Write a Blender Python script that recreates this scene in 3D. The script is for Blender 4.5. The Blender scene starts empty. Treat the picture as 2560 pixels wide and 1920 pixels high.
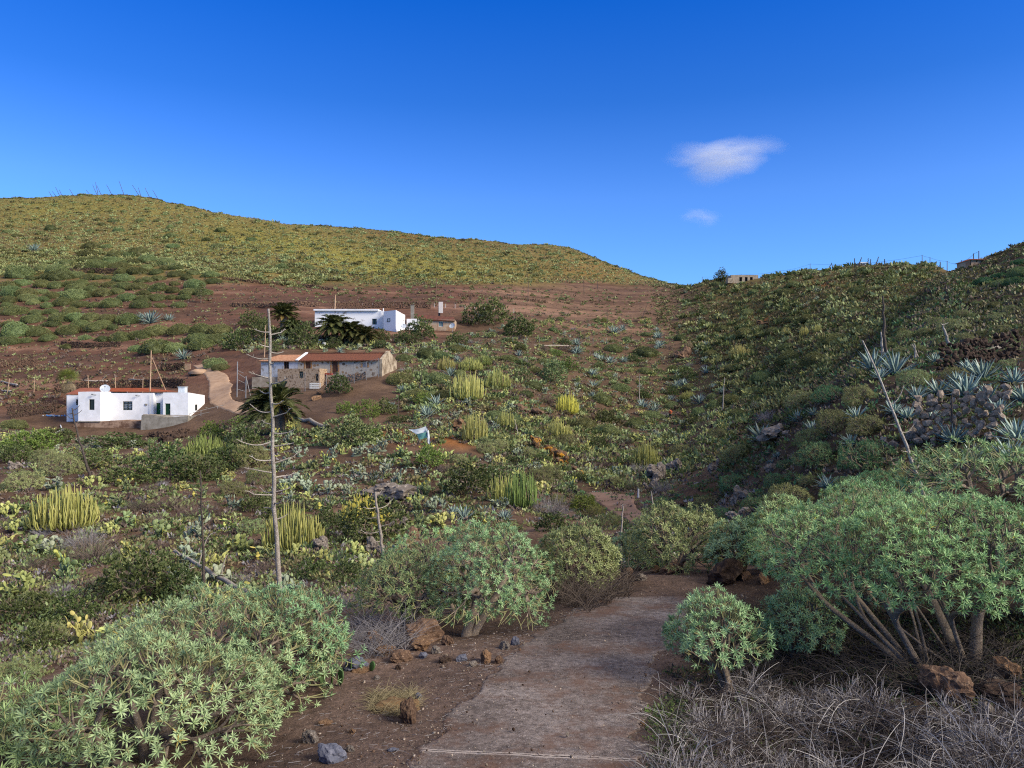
import bpy, math, random
import numpy as np
from mathutils import Vector, Matrix, noise as mnoise

random.seed(11)
rng = np.random.default_rng(11)
sc = bpy.context.scene
COL = sc.collection
R = math.radians

# ---------------------------------------------------------------- view geometry used to lay out the ground
F, CX, CY, EYE = 1639.0, 1106.0, 829.5, 1.6

def lin(r, g, b, k=1.0):
    out = []
    for c in (r, g, b):
        c /= 255.0
        c = c / 12.92 if c <= 0.04045 else ((c + 0.055) / 1.055) ** 2.4
        out.append(c * k)
    return (*out, 1.0)

# ---------------------------------------------------------------- numpy value noise
_H = np.random.default_rng(3).random((512, 512))

def vnoise(x, y, seed=0):
    xo = np.floor(x); yo = np.floor(y); xf = x - xo; yf = y - yo
    xi = (xo.astype(np.int32) + seed * 37) & 511; yi = (yo.astype(np.int32) + seed * 91) & 511; x2 = (xi + 1) & 511; y2 = (yi + 1) & 511
    u = xf * xf * (3 - 2 * xf); v = yf * yf * (3 - 2 * yf)
    a = _H[xi, yi]; b = _H[x2, yi]; c = _H[xi, y2]; d = _H[x2, y2]
    return (a * (1 - u) + b * u) * (1 - v) + (c * (1 - u) + d * u) * v

def fbm(x, y, seed=0, oct=4):
    s = 0; a = 0.5
    for i in range(oct):
        s = s + a * vnoise(x * 2 ** i, y * 2 ** i, seed + i * 17); a *= 0.5
    return s / (1 - 0.5 ** oct)

# ---------------------------------------------------------------- terrain profiles: per bearing, (view row, metres)
PROF = {
 -700: [(1659,7),(1500,13),(1400,19),(1200,32),(1100,42),(1000,65),(930,92),(905,105),(850,125),(800,145),(750,165),(700,190),(650,220),(600,255),(550,300),(500,350),(460,405),(440,460)],
 0:    [(1659,7),(1500,13),(1400,19),(1200,32),(1100,42),(1000,65),(940,88),(908,103),(880,118),(850,127),(800,148),(750,168),(700,192),(650,222),(600,258),(550,302),(500,352),(450,410),(415,460)],
 160:  [(1659,6.7),(1490,12.5),(1400,18),(1200,31.5),(1100,42),(1000,65),(962,90),(952,99.5),(907,106),(896,113),(855,125),(800,146),(750,166),(700,190),(650,220),(600,256),(550,300),(500,350),(450,408),(411,460)],
 300:  [(1659,6.4),(1470,11.5),(1400,16.5),(1300,23),(1200,31),(1100,42),(1000,65),(966,88),(957,99.5),(908,106),(898,111),(870,118),(820,136),(760,160),(700,188),(650,218),(600,254),(550,300),(500,352),(450,408),(410,455)],
 420:  [(1659,6.2),(1450,11),(1400,15.5),(1300,23),(1200,31),(1100,42),(1000,65),(962,85),(950,98.5),(900,106.5),(887,111),(850,119),(790,140),(750,158),(700,185),(650,216),(600,252),(550,300),(500,350),(460,400),(442,430)],
 520:  [(1659,6.1),(1450,10),(1400,13.5),(1300,23),(1200,31),(1100,42),(1000,65),(938,84),(912,97),(885,105),(866,109),(845,114),(790,132),(740,156),(700,178),(660,205),(610,245),(560,295),(510,345),(466,410)],
 600:  [(1659,6),(1450,9.2),(1390,12),(1300,22),(1200,30),(1100,41),(1000,62),(940,79),(895,95),(878,102.5),(862,107),(806,115),(770,128),(730,148),(700,165),(660,195),(610,240),(560,290),(510,345),(477,410)],
 720:  [(1659,6),(1500,7.9),(1400,10.2),(1345,13),(1280,20),(1200,29),(1100,40),(1000,60),(940,76),(895,92),(872,100),(853,106.5),(808,115),(770,128),(730,148),(700,168),(655,205),(610,246),(560,300),(520,350),(484,405)],
 830:  [(1659,6),(1500,8),(1400,10),(1360,11.8),(1300,16.5),(1230,25),(1150,34),(1080,44),(1000,60),(940,76),(890,92),(850,103),(812,112),(780,123),(745,143),(717,158.5),(690,175),(655,205),(615,245),(565,300),(525,350),(492,395)],
 960:  [(1659,6),(1500,8),(1380,10.3),(1350,11.8),(1300,15.5),(1230,23),(1150,32),(1080,43),(1000,58),(950,70),(900,84),(850,100),(810,114),(770,128),(745,144),(724,160),(690,176),(655,207),(615,247),(565,302),(530,350),(500,390)],
 1100: [(1659,6),(1500,8),(1380,10.4),(1310,13.5),(1260,17),(1190,26),(1110,38),(1050,48),(1000,58),(950,70),(900,84),(850,102),(800,122),(755,142),(715,165),(685,188),(650,220),(610,265),(565,320),(522,385)],
 1230: [(1659,6),(1500,8),(1365,10.5),(1300,12.5),(1250,15),(1200,22),(1130,38),(1085,48),(1040,57),(1000,66),(940,84),(890,105),(840,126),(790,148),(740,175),(700,202),(665,235),(630,270),(590,315),(550,355),(525,390)],
 1340: [(1659,6),(1500,8),(1365,10.5),(1300,12.5),(1245,15),(1190,23),(1130,38),(1090,47),(1060,54),(1020,64),(960,80),(905,110),(860,130),(800,155),(750,180),(710,205),(680,228),(650,260),(620,295),(590,335),(566,375)],
 1460: [(1659,6),(1500,8.1),(1365,10.5),(1300,12.5),(1240,15),(1180,23),(1130,33),(1090,43),(1060,52),(1010,66),(960,82),(905,128),(860,142),(800,160),(750,184),(710,208),(680,232),(650,265),(620,305),(602,350)],
 1560: [(1659,6),(1500,8.2),(1365,10.6),(1300,12.6),(1240,15),(1180,21),(1130,28),(1080,38),(1030,48),(985,58),(940,72),(900,95),(860,118),(810,140),(760,162),(710,188),(670,212),(640,235),(615,262),(597,285)],
 1650: [(1659,6.2),(1500,8.3),(1380,10.4),(1300,12.5),(1240,14.8),(1160,19),(1100,25),(1040,31),(985,38),(950,44),(965,54),(920,70),(880,92),(840,110),(790,132),(740,155),(690,180),(650,205),(615,232),(590,258)],
 1740: [(1659,6.4),(1500,8.2),(1390,9.9),(1300,12.2),(1230,14.5),(1140,18),(1060,23.5),(980,29.5),(900,36),(850,44),(880,56),(858,72),(820,90),(770,110),(715,138),(665,165),(625,195),(595,222),(577,242)],
 1850: [(1659,6.2),(1500,7.8),(1400,9.3),(1300,11.4),(1200,14),(1110,17.5),(1040,21.5),(960,25.2),(900,28),(860,31),(800,42),(775,50),(810,64),(770,84),(725,105),(675,135),(625,168),(590,198),(570,222)],
 1940: [(1659,6),(1500,7.5),(1400,9),(1300,11),(1200,13.3),(1110,16.3),(1040,19.3),(960,23),(900,25.5),(855,28),(800,37),(745,52),(700,68),(688,76),(715,92),(670,122),(620,160),(572,200)],
 2040: [(1659,5.8),(1500,7.4),(1425,8.4),(1300,10.4),(1200,12.5),(1110,15),(1040,18),(960,22),(910,25),(890,25.6),(850,27.5),(800,35),(740,48),(700,60),(655,78),(620,96),(600,112),(610,130),(590,160),(568,190)],
 2130: [(1659,5.6),(1500,7.3),(1425,8.3),(1300,10),(1200,11.8),(1110,14),(1040,17),(960,21),(910,24),(890,24.6),(850,27),(800,33.5),(740,45),(700,56),(650,74),(610,95),(580,118),(548,150)],
 2212: [(1659,5.5),(1500,7.2),(1400,8.4),(1300,9.8),(1200,11.6),(1110,13.8),(1000,17.5),(920,22),(860,25),(800,31),(740,42),(680,57),(620,78),(570,100),(525,128)],
 2500: [(1659,5.2),(1400,8),(1200,10.8),(1000,16),(880,22),(780,30),(680,44),(580,66),(500,92),(430,125)],
 3000: [(1659,5),(1300,8.5),(1100,12),(900,18),(720,30),(560,55),(440,90),(360,130)],
}
_cols = np.array(sorted(PROF))
_LY = np.linspace(math.log(0.3), math.log(2500), 700)
_tab = []
for c in _cols:
    p = sorted(PROF[c], key=lambda q: q[1])
    ys = [0.3] + [q[1] for q in p]
    zs = [-0.04] + [EYE - (q[0] - CY) / F * q[1] for q in p]
    y0, z0 = ys[-1], zs[-1]
    slope = max(0.0, (zs[-1] - zs[-3]) / (ys[-1] - ys[-3]))
    for k, dz in ((1.03, slope * y0 * 0.012), (1.08, -1.5), (1.25, -9), (1.8, -30), (3, -55), (8, -80)):
        ys.append(y0 * k); zs.append(z0 + dz)
    _tab.append(np.interp(_LY, np.log(ys), zs))
_tab = np.array(_tab)
_k = np.exp(-0.5 * (np.arange(-9, 10) / 3.2) ** 2); _k /= _k.sum()
_tab = np.array([np.convolve(np.pad(t, 9, mode='edge'), _k, 'valid') for t in _tab])
_CF = np.linspace(-700, 3000, 371)
_T2 = np.array([np.interp(_CF, _cols, _tab[:, j]) for j in range(len(_LY))]).T      # bearings x distances
_k2 = np.exp(-0.5 * (np.arange(-6, 7) / 2.4) ** 2); _k2 /= _k2.sum()
_T2 = np.array([np.convolve(np.pad(_T2[:, j], 6, mode='edge'), _k2, 'valid') for j in range(len(_LY))]).T

def path_x(y):
    """(left, right) edges of the concrete path at distance y"""
    yy = [-20, 6, 7.0, 8.0, 9.0, 10.0, 11.0, 12.0, 12.9]
    l = [-0.88, -0.86, -0.62, -0.40, -0.15, 0.10, 0.55, 1.05, 1.60]
    r = [1.08, 1.08, 1.22, 1.42, 1.68, 2.02, 2.42, 2.95, 3.30]
    return np.interp(y, yy, l), np.interp(y, yy, r)

def sstep(a, b, x):
    t = np.clip((x - a) / (b - a), 0, 1)
    return t * t * (3 - 2 * t)

FLATS = []      # (x, y, radius) kept free of bumps

def Hbase(x, y):
    yc = np.maximum(y, 3.0)
    px = CX + F * x / yc
    fx = np.clip((px + 700) / 10.0, 0, 369.999)
    fy = np.clip((np.log(np.maximum(y, 0.3)) - _LY[0]) / (_LY[1] - _LY[0]), 0, 698.999)
    i = fx.astype(int); j = fy.astype(int); u = fx - i; v = fy - j
    z = (_T2[i, j] * (1 - u) + _T2[i + 1, j] * u) * (1 - v) + (_T2[i, j + 1] * (1 - u) + _T2[i + 1, j + 1] * u) * v
    return np.where(y < 0.3, z - np.minimum(y, 0.3) * 0.12 + 0.036, z)

def H(x, y, lo=0.0):
    x = np.asarray(x, float); y = np.asarray(y, float)
    z = Hbase(x, y)
    d = np.maximum(y, 1.0)
    l, r = path_x(y)
    near = sstep(0.1, 1.6, np.maximum(l - x, x - r)) * (1 - 0) if True else 1
    near = np.where(y > 14, 1.0, near)
    n = 0
    for lam, amp, sd in ((0.35, 0.02, 1), (1.1, 0.07, 2), (3.6, 0.28, 3), (11, 0.75, 4), (34, 2.0, 5), (90, 3.0, 6)):
        w = sstep(lam * 1.5, lam * 5, d)
        if lam >= lo and np.any(w > 0): n = n + w * amp * (fbm(x / lam, y / lam, sd, 2) - 0.5) * 1.6
    keep = np.ones_like(z)
    for fx, fy, fr in FLATS:
        keep = keep * sstep(fr * 0.7, fr * 1.3, np.hypot(x - fx, y - fy))
    return z + n * near * keep

_GRID = None
def depth(vx, vy):
    """rough distance of the ground at a view position"""
    global _GRID
    if _GRID is None:
        gx, gy = np.meshgrid(np.arange(-60, 2300, 20), np.arange(380, 1780, 10)); _GRID = fast_at(np.stack([gx.ravel(), gy.ravel()], -1).astype(float))[:, 1].reshape(gx.shape)
    i = int(np.clip((vy - 380) / 10, 0, _GRID.shape[0] - 1)); j = int(np.clip((vx + 60) / 20, 0, _GRID.shape[1] - 1)); return float(_GRID[i, j])

_RY = np.exp(np.linspace(math.log(3.2), math.log(520), 1500))

def at(vx, vy):
    """ground point seen at view position (vx, vy)"""
    x = (vx - CX) / F * _RY
    zr = EYE - (vy - CY) / F * _RY
    g = H(x, _RY)
    d = zr - g
    hit = np.nonzero(d <= 0)[0]
    if len(hit):
        k = hit[0]
    else:
        k = int(np.argmin(d / _RY))
    if 0 < k < len(_RY) and len(hit):
        t = d[k - 1] / max(1e-9, d[k - 1] - d[k])
        y = _RY[k - 1] + t * (_RY[k] - _RY[k - 1])
    else:
        y = _RY[k]
    xx = (vx - CX) / F * y
    return Vector((xx, y, float(H(np.array([xx]), np.array([y]))[0])))

def fast_at(V):
    """many ground points at once"""
    out = np.zeros((len(V), 3)); ry = np.exp(np.linspace(math.log(4), math.log(500), 330))
    for a in range(0, len(V), 1500):
        q = V[a:a + 1500]; x = (q[:, 0:1] - CX) / F * ry[None]; zr = EYE - (q[:, 1:2] - CY) / F * ry[None]; yy_ = np.broadcast_to(ry[None], x.shape)
        d = zr - H(x, yy_, 10.0); hit = d <= 0; k = np.where(hit.any(1), hit.argmax(1), np.argmin(d / ry[None], 1)); i = np.arange(len(q))
        k0 = np.maximum(k - 1, 0); d0, d1 = d[i, k0], d[i, k]; t = np.where(hit.any(1) & (k > 0), d0 / np.maximum(d0 - d1, 1e-6), 1.0); y = ry[k0] + np.clip(t, 0, 1) * (ry[k] - ry[k0])
        xx = (q[:, 0] - CX) / F * y; out[a:a + 1500] = np.stack([xx, y, H(xx, y)], -1)
    return out


def W(vx, vy, y):
    """point at distance y seen at view position"""
    return Vector(((vx - CX) / F * y, y, EYE - (vy - CY) / F * y))

def view(p):
    return (CX + F * p[0] / p[1], CY - F * (p[2] - EYE) / p[1])

# ---------------------------------------------------------------- mesh building
class MB:
    def __init__(self):
        self.v = []; self.r = []; self.f = []; self.n = 0
    def add(self, v, f, mat=0, rnd=0.5):
        v = np.asarray(v, float).reshape(-1, 3)
        self.v.append(v)
        self.r.append(np.broadcast_to(np.asarray(rnd, float), (len(v),)))
        if isinstance(f, np.ndarray):
            f = [f]
        for a in f:
            self.f.append((np.asarray(a, np.int64) + self.n, mat))
        self.n += len(v)
        return self
    def poly(self, pts, mat=0, rnd=0.5):
        return self.add(pts, [np.arange(len(pts))[None]], mat, rnd)
    def box(self, lo, hi, mat=0, rnd=0.5):
        x0, y0, z0 = lo; x1, y1, z1 = hi
        v = [(x0,y0,z0),(x1,y0,z0),(x1,y1,z0),(x0,y1,z0),(x0,y0,z1),(x1,y0,z1),(x1,y1,z1),(x0,y1,z1)]
        return self.add(v, np.array([(0,3,2,1),(4,5,6,7),(0,1,5,4),(1,2,6,5),(2,3,7,6),(3,0,4,7)]), mat, rnd)
    def prism(self, pts, depth, mat=0, rnd=0.5):
        """polygon pts (in order), extruded by vector depth"""
        n = len(pts); p = np.array(pts, float); q = p + np.array(depth, float)
        fs = [np.arange(n)[None], (np.arange(n)[::-1] + n)[None]]
        fs.append(np.array([(i, i + n, (i + 1) % n + n, (i + 1) % n) for i in range(n)]))
        return self.add(np.vstack([p, q]), fs, mat, rnd)
    def tube(self, P, Rr, k=6, mat=0, rnd=0.5):
        v, f = tubes(np.array(P, float)[None], np.array(Rr, float)[None], k)
        return self.add(v, f, mat, rnd)
    def mesh(self, name, mats, smooth=False):
        me = bpy.data.meshes.new(name)
        v = np.vstack(self.v); me.vertices.add(len(v)); me.vertices.foreach_set('co', v.astype(np.float32).ravel())
        loops = np.concatenate([a.ravel() for a, _ in self.f])
        tot = np.concatenate([np.full(len(a), a.shape[1]) for a, _ in self.f])
        mi = np.concatenate([np.full(len(a), m) for a, m in self.f])
        start = np.concatenate([[0], np.cumsum(tot)[:-1]])
        me.loops.add(len(loops)); me.loops.foreach_set('vertex_index', loops.astype(np.int32))
        me.polygons.add(len(tot)); me.polygons.foreach_set('loop_start', start.astype(np.int32))
        me.polygons.foreach_set('material_index', mi.astype(np.int32))
        me.polygons.foreach_set('use_smooth', np.full(len(tot), smooth))
        for m in (mats if isinstance(mats, (list, tuple)) else [mats]):
            me.materials.append(m)
        me.update(calc_edges=True)
        at_ = me.attributes.new('rnd', 'FLOAT', 'POINT')
        at_.data.foreach_set('value', np.concatenate(self.r).astype(np.float32))
        return me

def norm(a):
    return a / np.maximum(np.linalg.norm(a, axis=-1, keepdims=True), 1e-9)

def tubes(P, Rr, k=5):
    P = np.asarray(P, float); m, n, _ = P.shape
    T = norm(np.gradient(P, axis=1))
    D = norm(P[:, -1] - P[:, 0])
    ref = np.where(np.abs(D[:, 2:3]) < 0.85, np.array([[0, 0, 1.0]]), np.array([[1.0, 0, 0]]))[:, None, :]
    U = norm(np.cross(T, np.broadcast_to(ref, T.shape))); Wv = np.cross(T, U)
    a = np.linspace(0, 2 * math.pi, k, endpoint=False)
    ring = P[:, :, None, :] + Rr[:, :, None, None] * (np.cos(a)[None, None, :, None] * U[:, :, None, :] + np.sin(a)[None, None, :, None] * Wv[:, :, None, :])
    v = ring.reshape(-1, 3)
    base = (np.arange(m) * n * k)[:, None, None] + (np.arange(n - 1) * k)[None, :, None] + np.arange(k)[None, None, :]
    nx = (np.arange(m) * n * k)[:, None, None] + (np.arange(n - 1) * k)[None, :, None] + ((np.arange(k) + 1) % k)[None, None, :]
    f = np.stack([base, nx, nx + k, base + k], -1).reshape(-1, 4)
    return v, f

def frames(d, spin):
    """matrices whose z column is d and whose x column is turned by spin"""
    d = norm(np.asarray(d, float))
    ref = np.where(np.abs(d[:, 2:3]) < 0.9, np.array([[0, 0, 1.0]]), np.array([[1.0, 0, 0]]))
    x = norm(np.cross(ref, d)); y = np.cross(d, x)
    c, s = np.cos(spin)[:, None], np.sin(spin)[:, None]
    return np.stack([x * c + y * s, -x * s + y * c, d], -1)

def place(tv, tf, M, pos):
    tv = np.asarray(tv, float); tf = np.asarray(tf)
    m = len(pos)
    v = np.einsum('mij,qj->mqi', M, tv) + pos[:, None, :]
    f = tf[None] + (np.arange(m) * len(tv))[:, None, None]
    return v.reshape(-1, 3), f.reshape(-1, tf.shape[1])

# ---------------------------------------------------------------- objects, labels
def obj(name, me, parent=None, loc=None, rz=0.0, s=None):
    o = bpy.data.objects.new(name, me); COL.objects.link(o)
    if loc is not None: o.location = loc
    if rz: o.rotation_euler = (0, 0, rz)
    if s is not None: o.scale = (s, s, s) if np.isscalar(s) else s
    if parent is not None: o.parent = parent
    return o

def tag(o, label=None, cat=None, group=None, kind=None):
    if label: o['label'] = label
    if cat: o['category'] = cat
    if group: o['group'] = group
    if kind: o['kind'] = kind
    return o

def empty(name, loc=(0, 0, 0), rz=0.0, s=None):
    return obj(name, None, None, loc, rz, s)

AUTO = []       # (object, phrase, group, view x, view y)
MARKS = []      # (phrase, view x, view y)

def auto(o, phrase, cat, group, vx, vy):
    o['category'] = cat; o['group'] = group
    AUTO.append((o, phrase, vx, vy))

# ---------------------------------------------------------------- materials
def newmat(name):
    m = bpy.data.materials.new(name); m.use_nodes = True
    nt = m.node_tree; nt.nodes.clear()
    out = nt.nodes.new('ShaderNodeOutputMaterial')
    return m, nt, nt.nodes, nt.links, out

def N(nt, t, **kw):
    n = nt.nodes.new(t)
    for k, v in kw.items():
        if k.startswith('i_'):
            n.inputs[k[2:].replace('_', ' ')].default_value = v
        else:
            setattr(n, k, v)
    return n

def mixc(nt, fac, a, b, mode='MIX'):
    n = nt.nodes.new('ShaderNodeMix'); n.data_type = 'RGBA'; n.blend_type = mode
    for sock, val in ((n.inputs[0], fac), (n.inputs[6], a), (n.inputs[7], b)):
        if isinstance(val, bpy.types.NodeSocket): nt.links.new(val, sock)
        else: sock.default_value = val
    return n.outputs[2]

def math_(nt, op, a, b=None, clamp=False):
    n = nt.nodes.new('ShaderNodeMath'); n.operation = op; n.use_clamp = clamp
    for i, val in enumerate((a, b)):
        if val is None: continue
        if isinstance(val, bpy.types.NodeSocket): nt.links.new(val, n.inputs[i])
        else: n.inputs[i].default_value = val
    return n.outputs[0]

def ramp(nt, fac, stops):
    n = nt.nodes.new('ShaderNodeValToRGB'); e = n.color_ramp.elements
    e[0].position, e[0].color = stops[0]; e[1].position, e[1].color = stops[-1]
    for p, c in stops[1:-1]:
        q = e.new(p); q.color = c
    nt.links.new(fac, n.inputs[0]); return n.outputs[0]

def noise(nt, scale, detail=4, rough=0.6, vec=None, dim='3D'):
    n = nt.nodes.new('ShaderNodeTexNoise'); n.noise_dimensions = dim
    n.inputs['Scale'].default_value = scale; n.inputs['Detail'].default_value = detail; n.inputs['Roughness'].default_value = rough
    if vec is not None: nt.links.new(vec, n.inputs['Vector'])
    return n.outputs['Fac']

def coords(nt, which='Object'):
    return nt.nodes.new('ShaderNodeTexCoord').outputs[which]

def worldpos(nt):
    return nt.nodes.new('ShaderNodeNewGeometry').outputs['Position']

def foliage(name, a, b, c=None, trans=0.28, vary=0.22, rough=0.55, spec=0.25):
    """leaf colours a..b by the leaf's own random number, c a few old leaves; each plant a little lighter or darker"""
    m, nt, ns, ln, out = newmat(name)
    at_ = N(nt, 'ShaderNodeAttribute', attribute_name='rnd').outputs['Fac']
    oi = N(nt, 'ShaderNodeObjectInfo').outputs['Random']
    col = mixc(nt, at_, a, b)
    if c:
        old = math_(nt, 'GREATER_THAN', at_, 0.955)
        col = mixc(nt, old, col, c)
    hsv = N(nt, 'ShaderNodeHueSaturation'); ln.new(col, hsv.inputs['Color'])
    ln.new(math_(nt, 'MULTIPLY_ADD', oi, 2 * vary), hsv.inputs['Value'])
    hsv.inputs['Value'].links[0].from_node.inputs[2].default_value = 1 - vary
    ln.new(math_(nt, 'MULTIPLY_ADD', math_(nt, 'FRACT', math_(nt, 'MULTIPLY', oi, 7.3)), 0.05), hsv.inputs['Hue'])
    hsv.inputs['Hue'].links[0].from_node.inputs[2].default_value = 0.475
    p = N(nt, 'ShaderNodeBsdfPrincipled', i_Roughness=rough); ln.new(hsv.outputs[0], p.inputs['Base Color'])
    p.inputs['Specular IOR Level'].default_value = spec
    if trans > 0:
        t = N(nt, 'ShaderNodeBsdfTranslucent'); ln.new(hsv.outputs[0], t.inputs['Color'])
        mx = N(nt, 'ShaderNodeMixShader'); mx.inputs[0].default_value = trans
        ln.new(p.outputs[0], mx.inputs[1]); ln.new(t.outputs[0], mx.inputs[2]); ln.new(mx.outputs[0], out.inputs[0])
    else:
        ln.new(p.outputs[0], out.inputs[0])
    return m

def rocky(name, a, b, c=None, scale=3.0, bump=0.5, rough=0.9, lichen=None, vary=0.15):
    m, nt, ns, ln, out = newmat(name)
    co = coords(nt)
    n1 = noise(nt, scale, 8, 0.65, co); n2 = noise(nt, scale * 5, 6, 0.7, co)
    col = mixc(nt, math_(nt, 'SMOOTHSTEP' if False else 'MULTIPLY_ADD', n1, 2.0, True), a, b)
    col.node.inputs[0].links[0].from_node.inputs[2].default_value = -0.5
    if c: col = mixc(nt, ramp(nt, n2, [(0.52, (0,0,0,1)), (0.66, (1,1,1,1))]), col, c)
    if lichen: col = mixc(nt, ramp(nt, noise(nt, scale * 0.8, 5, 0.7, co), [(0.48, (0,0,0,1)), (0.6, (1,1,1,1))]), col, lichen)
    oi = N(nt, 'ShaderNodeObjectInfo').outputs['Random']
    hsv = N(nt, 'ShaderNodeHueSaturation'); ln.new(col, hsv.inputs['Color'])
    ln.new(math_(nt, 'MULTIPLY_ADD', oi, 2 * vary), hsv.inputs['Value'])
    hsv.inputs['Value'].links[0].from_node.inputs[2].default_value = 1 - vary
    p = N(nt, 'ShaderNodeBsdfPrincipled', i_Roughness=rough); ln.new(hsv.outputs[0], p.inputs['Base Color'])
    p.inputs['Specular IOR Level'].default_value = 0.15
    b_ = N(nt, 'ShaderNodeBump', i_Strength=bump, i_Distance=0.05); ln.new(n2, b_.inputs['Height']); ln.new(b_.outputs[0], p.inputs['Normal'])
    ln.new(p.outputs[0], out.inputs[0])
    return m

def plain(name, a, b=None, scale=2.0, rough=0.8, metal=0.0, bump=0.0, spec=0.3, detail=6):
    m, nt, ns, ln, out = newmat(name)
    p = N(nt, 'ShaderNodeBsdfPrincipled', i_Roughness=rough, i_Metallic=metal)
    p.inputs['Specular IOR Level'].default_value = spec
    n1 = noise(nt, scale, detail, 0.65, coords(nt))
    ln.new(ramp(nt, n1, [(0.32, a), (0.68, b or a)]), p.inputs['Base Color'])
    if bump:
        b_ = N(nt, 'ShaderNodeBump', i_Strength=bump, i_Distance=0.03); ln.new(n1, b_.inputs['Height']); ln.new(b_.outputs[0], p.inputs['Normal'])
    ln.new(p.outputs[0], out.inputs[0])
    return m

M = {}
M['spurge_leaf'] = foliage('spurge_leaf', (.14,.245,.105,1), (.40,.54,.26,1), (.36,.33,.08,1), 0.14, 0.08)
M['spurge_leaf_fresh'] = foliage('spurge_leaf_fresh', (.17,.285,.10,1), (.42,.56,.24,1), (.44,.38,.07,1), 0.16, 0.08)
M['spurge_olive'] = foliage('spurge_olive', (.15,.19,.07,1), (.33,.38,.16,1), (.30,.26,.07,1), 0.16, 0.15)
M['spurge_shaded'] = foliage('spurge_shaded', (.05,.125,.05,1), (.13,.24,.10,1), None, 0.22, 0.15)  # spurge green with the shade of the right slope put into its colour
M['spurge_far'] = foliage('spurge_far', (.125,.14,.05,1), (.25,.262,.10,1), None, 0.2, 0.22)
M['scrub'] = foliage('scrub', (.13,.122,.04,1), (.27,.258,.068,1), None, 0.2, 0.1)
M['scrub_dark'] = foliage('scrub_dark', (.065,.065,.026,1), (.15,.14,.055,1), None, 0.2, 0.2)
M['scrub_brown'] = foliage('scrub_brown', (.105,.08,.045,1), (.20,.165,.075,1), None, 0.1, 0.1)
M['pear_green'] = foliage('pear_green', (.13,.175,.07,1), (.27,.32,.135,1), (.40,.38,.08,1), 0.06, 0.25, 0.5)
M['pear_yellow'] = foliage('pear_yellow', (.22,.25,.075,1), (.42,.43,.14,1), (.43,.42,.12,1), 0.06, 0.2, 0.5)
M['pear_grey'] = foliage('pear_grey', (.15,.185,.115,1), (.30,.34,.23,1), None, 0.06, 0.2, 0.5)
M['agave_leaf'] = foliage('agave_leaf', (.15,.215,.18,1), (.33,.42,.36,1), None, 0.05, 0.2, 0.45, 0.35)
M['cardon'] = foliage('cardon', (.20,.22,.05,1), (.44,.42,.13,1), None, 0.0, 0.15, 0.6)
M['cardon_yellow'] = foliage('cardon_yellow', (.34,.30,.05,1), (.58,.48,.10,1), None, 0.0, 0.1, 0.6)
M['cardon_green'] = foliage('cardon_green', (.10,.155,.035,1), (.21,.27,.075,1), None, 0.0, 0.1, 0.6)
M['leafy'] = foliage('leafy', (.06,.09,.027,1), (.17,.205,.07,1), None, 0.25, 0.3)
M['leafy_bright'] = foliage('leafy_bright', (.11,.18,.035,1), (.24,.31,.07,1), None, 0.28, 0.2)
M['palm_leaf'] = foliage('palm_leaf', (.05,.06,.018,1), (.13,.135,.04,1), (.26,.18,.05,1), 0.2, 0.15)
M['fan_leaf'] = foliage('fan_leaf', (.10,.15,.03,1), (.22,.27,.06,1), (.30,.22,.06,1), 0.2, 0.1)
M['dead_leaf'] = foliage('dead_leaf', (.16,.13,.07,1), (.30,.24,.13,1), None, 0.1, 0.1)
M['twig_brown'] = foliage('twig_brown', (.07,.052,.042,1), (.19,.15,.12,1), None, 0.0, 0.2, 0.9, 0.1)
M['twig_grey'] = foliage('twig_grey', (.13,.12,.118,1), (.32,.30,.30,1), None, 0.0, 0.15, 0.9, 0.1)
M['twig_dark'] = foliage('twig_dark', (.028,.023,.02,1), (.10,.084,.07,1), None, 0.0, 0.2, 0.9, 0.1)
M['dry_grass'] = foliage('dry_grass', (.09,.08,.073,1), (.50,.47,.44,1), None, 0.0, 0.1, 0.9, 0.1)
M['bark'] = rocky('bark', lin(140,124,106), lin(92,82,72), lin(160,146,128), 9, 0.5)
M['stem_green'] = plain('stem_green', (.20,.20,.08,1), (.28,.26,.12,1), 8, 0.7)
M['dead_wood'] = rocky('dead_wood', lin(176,166,152), lin(112,102,92), lin(205,198,186), 7, 0.6)
M['dead_wood_dark'] = rocky('dead_wood_dark', lin(92,82,74), lin(55,48,43), lin(120,110,100), 7, 0.6)
M['rock_brown'] = rocky('rock_brown', lin(112,88,70), lin(80,62,50), lin(140,116,94), 2.2, 0.8)
M['rock_grey'] = rocky('rock_grey', lin(118,112,106), lin(80,74,70), lin(160,154,146), 2.2, 0.8)
M['rock_dark'] = rocky('rock_dark', lin(78,62,52), lin(48,38,33), lin(100,84,70), 2.0, 0.8)
M['rock_ochre'] = rocky('rock_ochre', lin(132,102,74), lin(94,72,56), lin(160,132,102), 2.0, 0.8)
M['rock_slate'] = rocky('rock_slate', lin(92,94,104), lin(72,74,84), lin(112,112,120), 1.2, 0.3)
M['rock_lichen'] = rocky('rock_lichen', lin(104,82,62), lin(70,54,42), lin(130,110,88), 2.0, 0.8, lichen=lin(190,134,40))
M['rock_wall'] = rocky('rock_wall', lin(150,134,118), lin(98,86,74), lin(184,170,152), 2.2, 0.8)
M['rock_grey'] = rocky('rock_grey', lin(128,118,108), lin(84,76,68), lin(170,160,148), 2.6, 0.8)
# ---------------------------------------------------------------- camera, light, sky
cam = bpy.data.cameras.new('camera'); co_ = bpy.data.objects.new('camera', cam); COL.objects.link(co_)
co_.location = (0, 0, EYE); co_.rotation_euler = (R(90), 0, 0)
cam.sensor_fit = 'HORIZONTAL'; cam.angle = 2 * math.atan(CX / F); cam.clip_start = 0.05; cam.clip_end = 9000
sc.camera = co_

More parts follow.
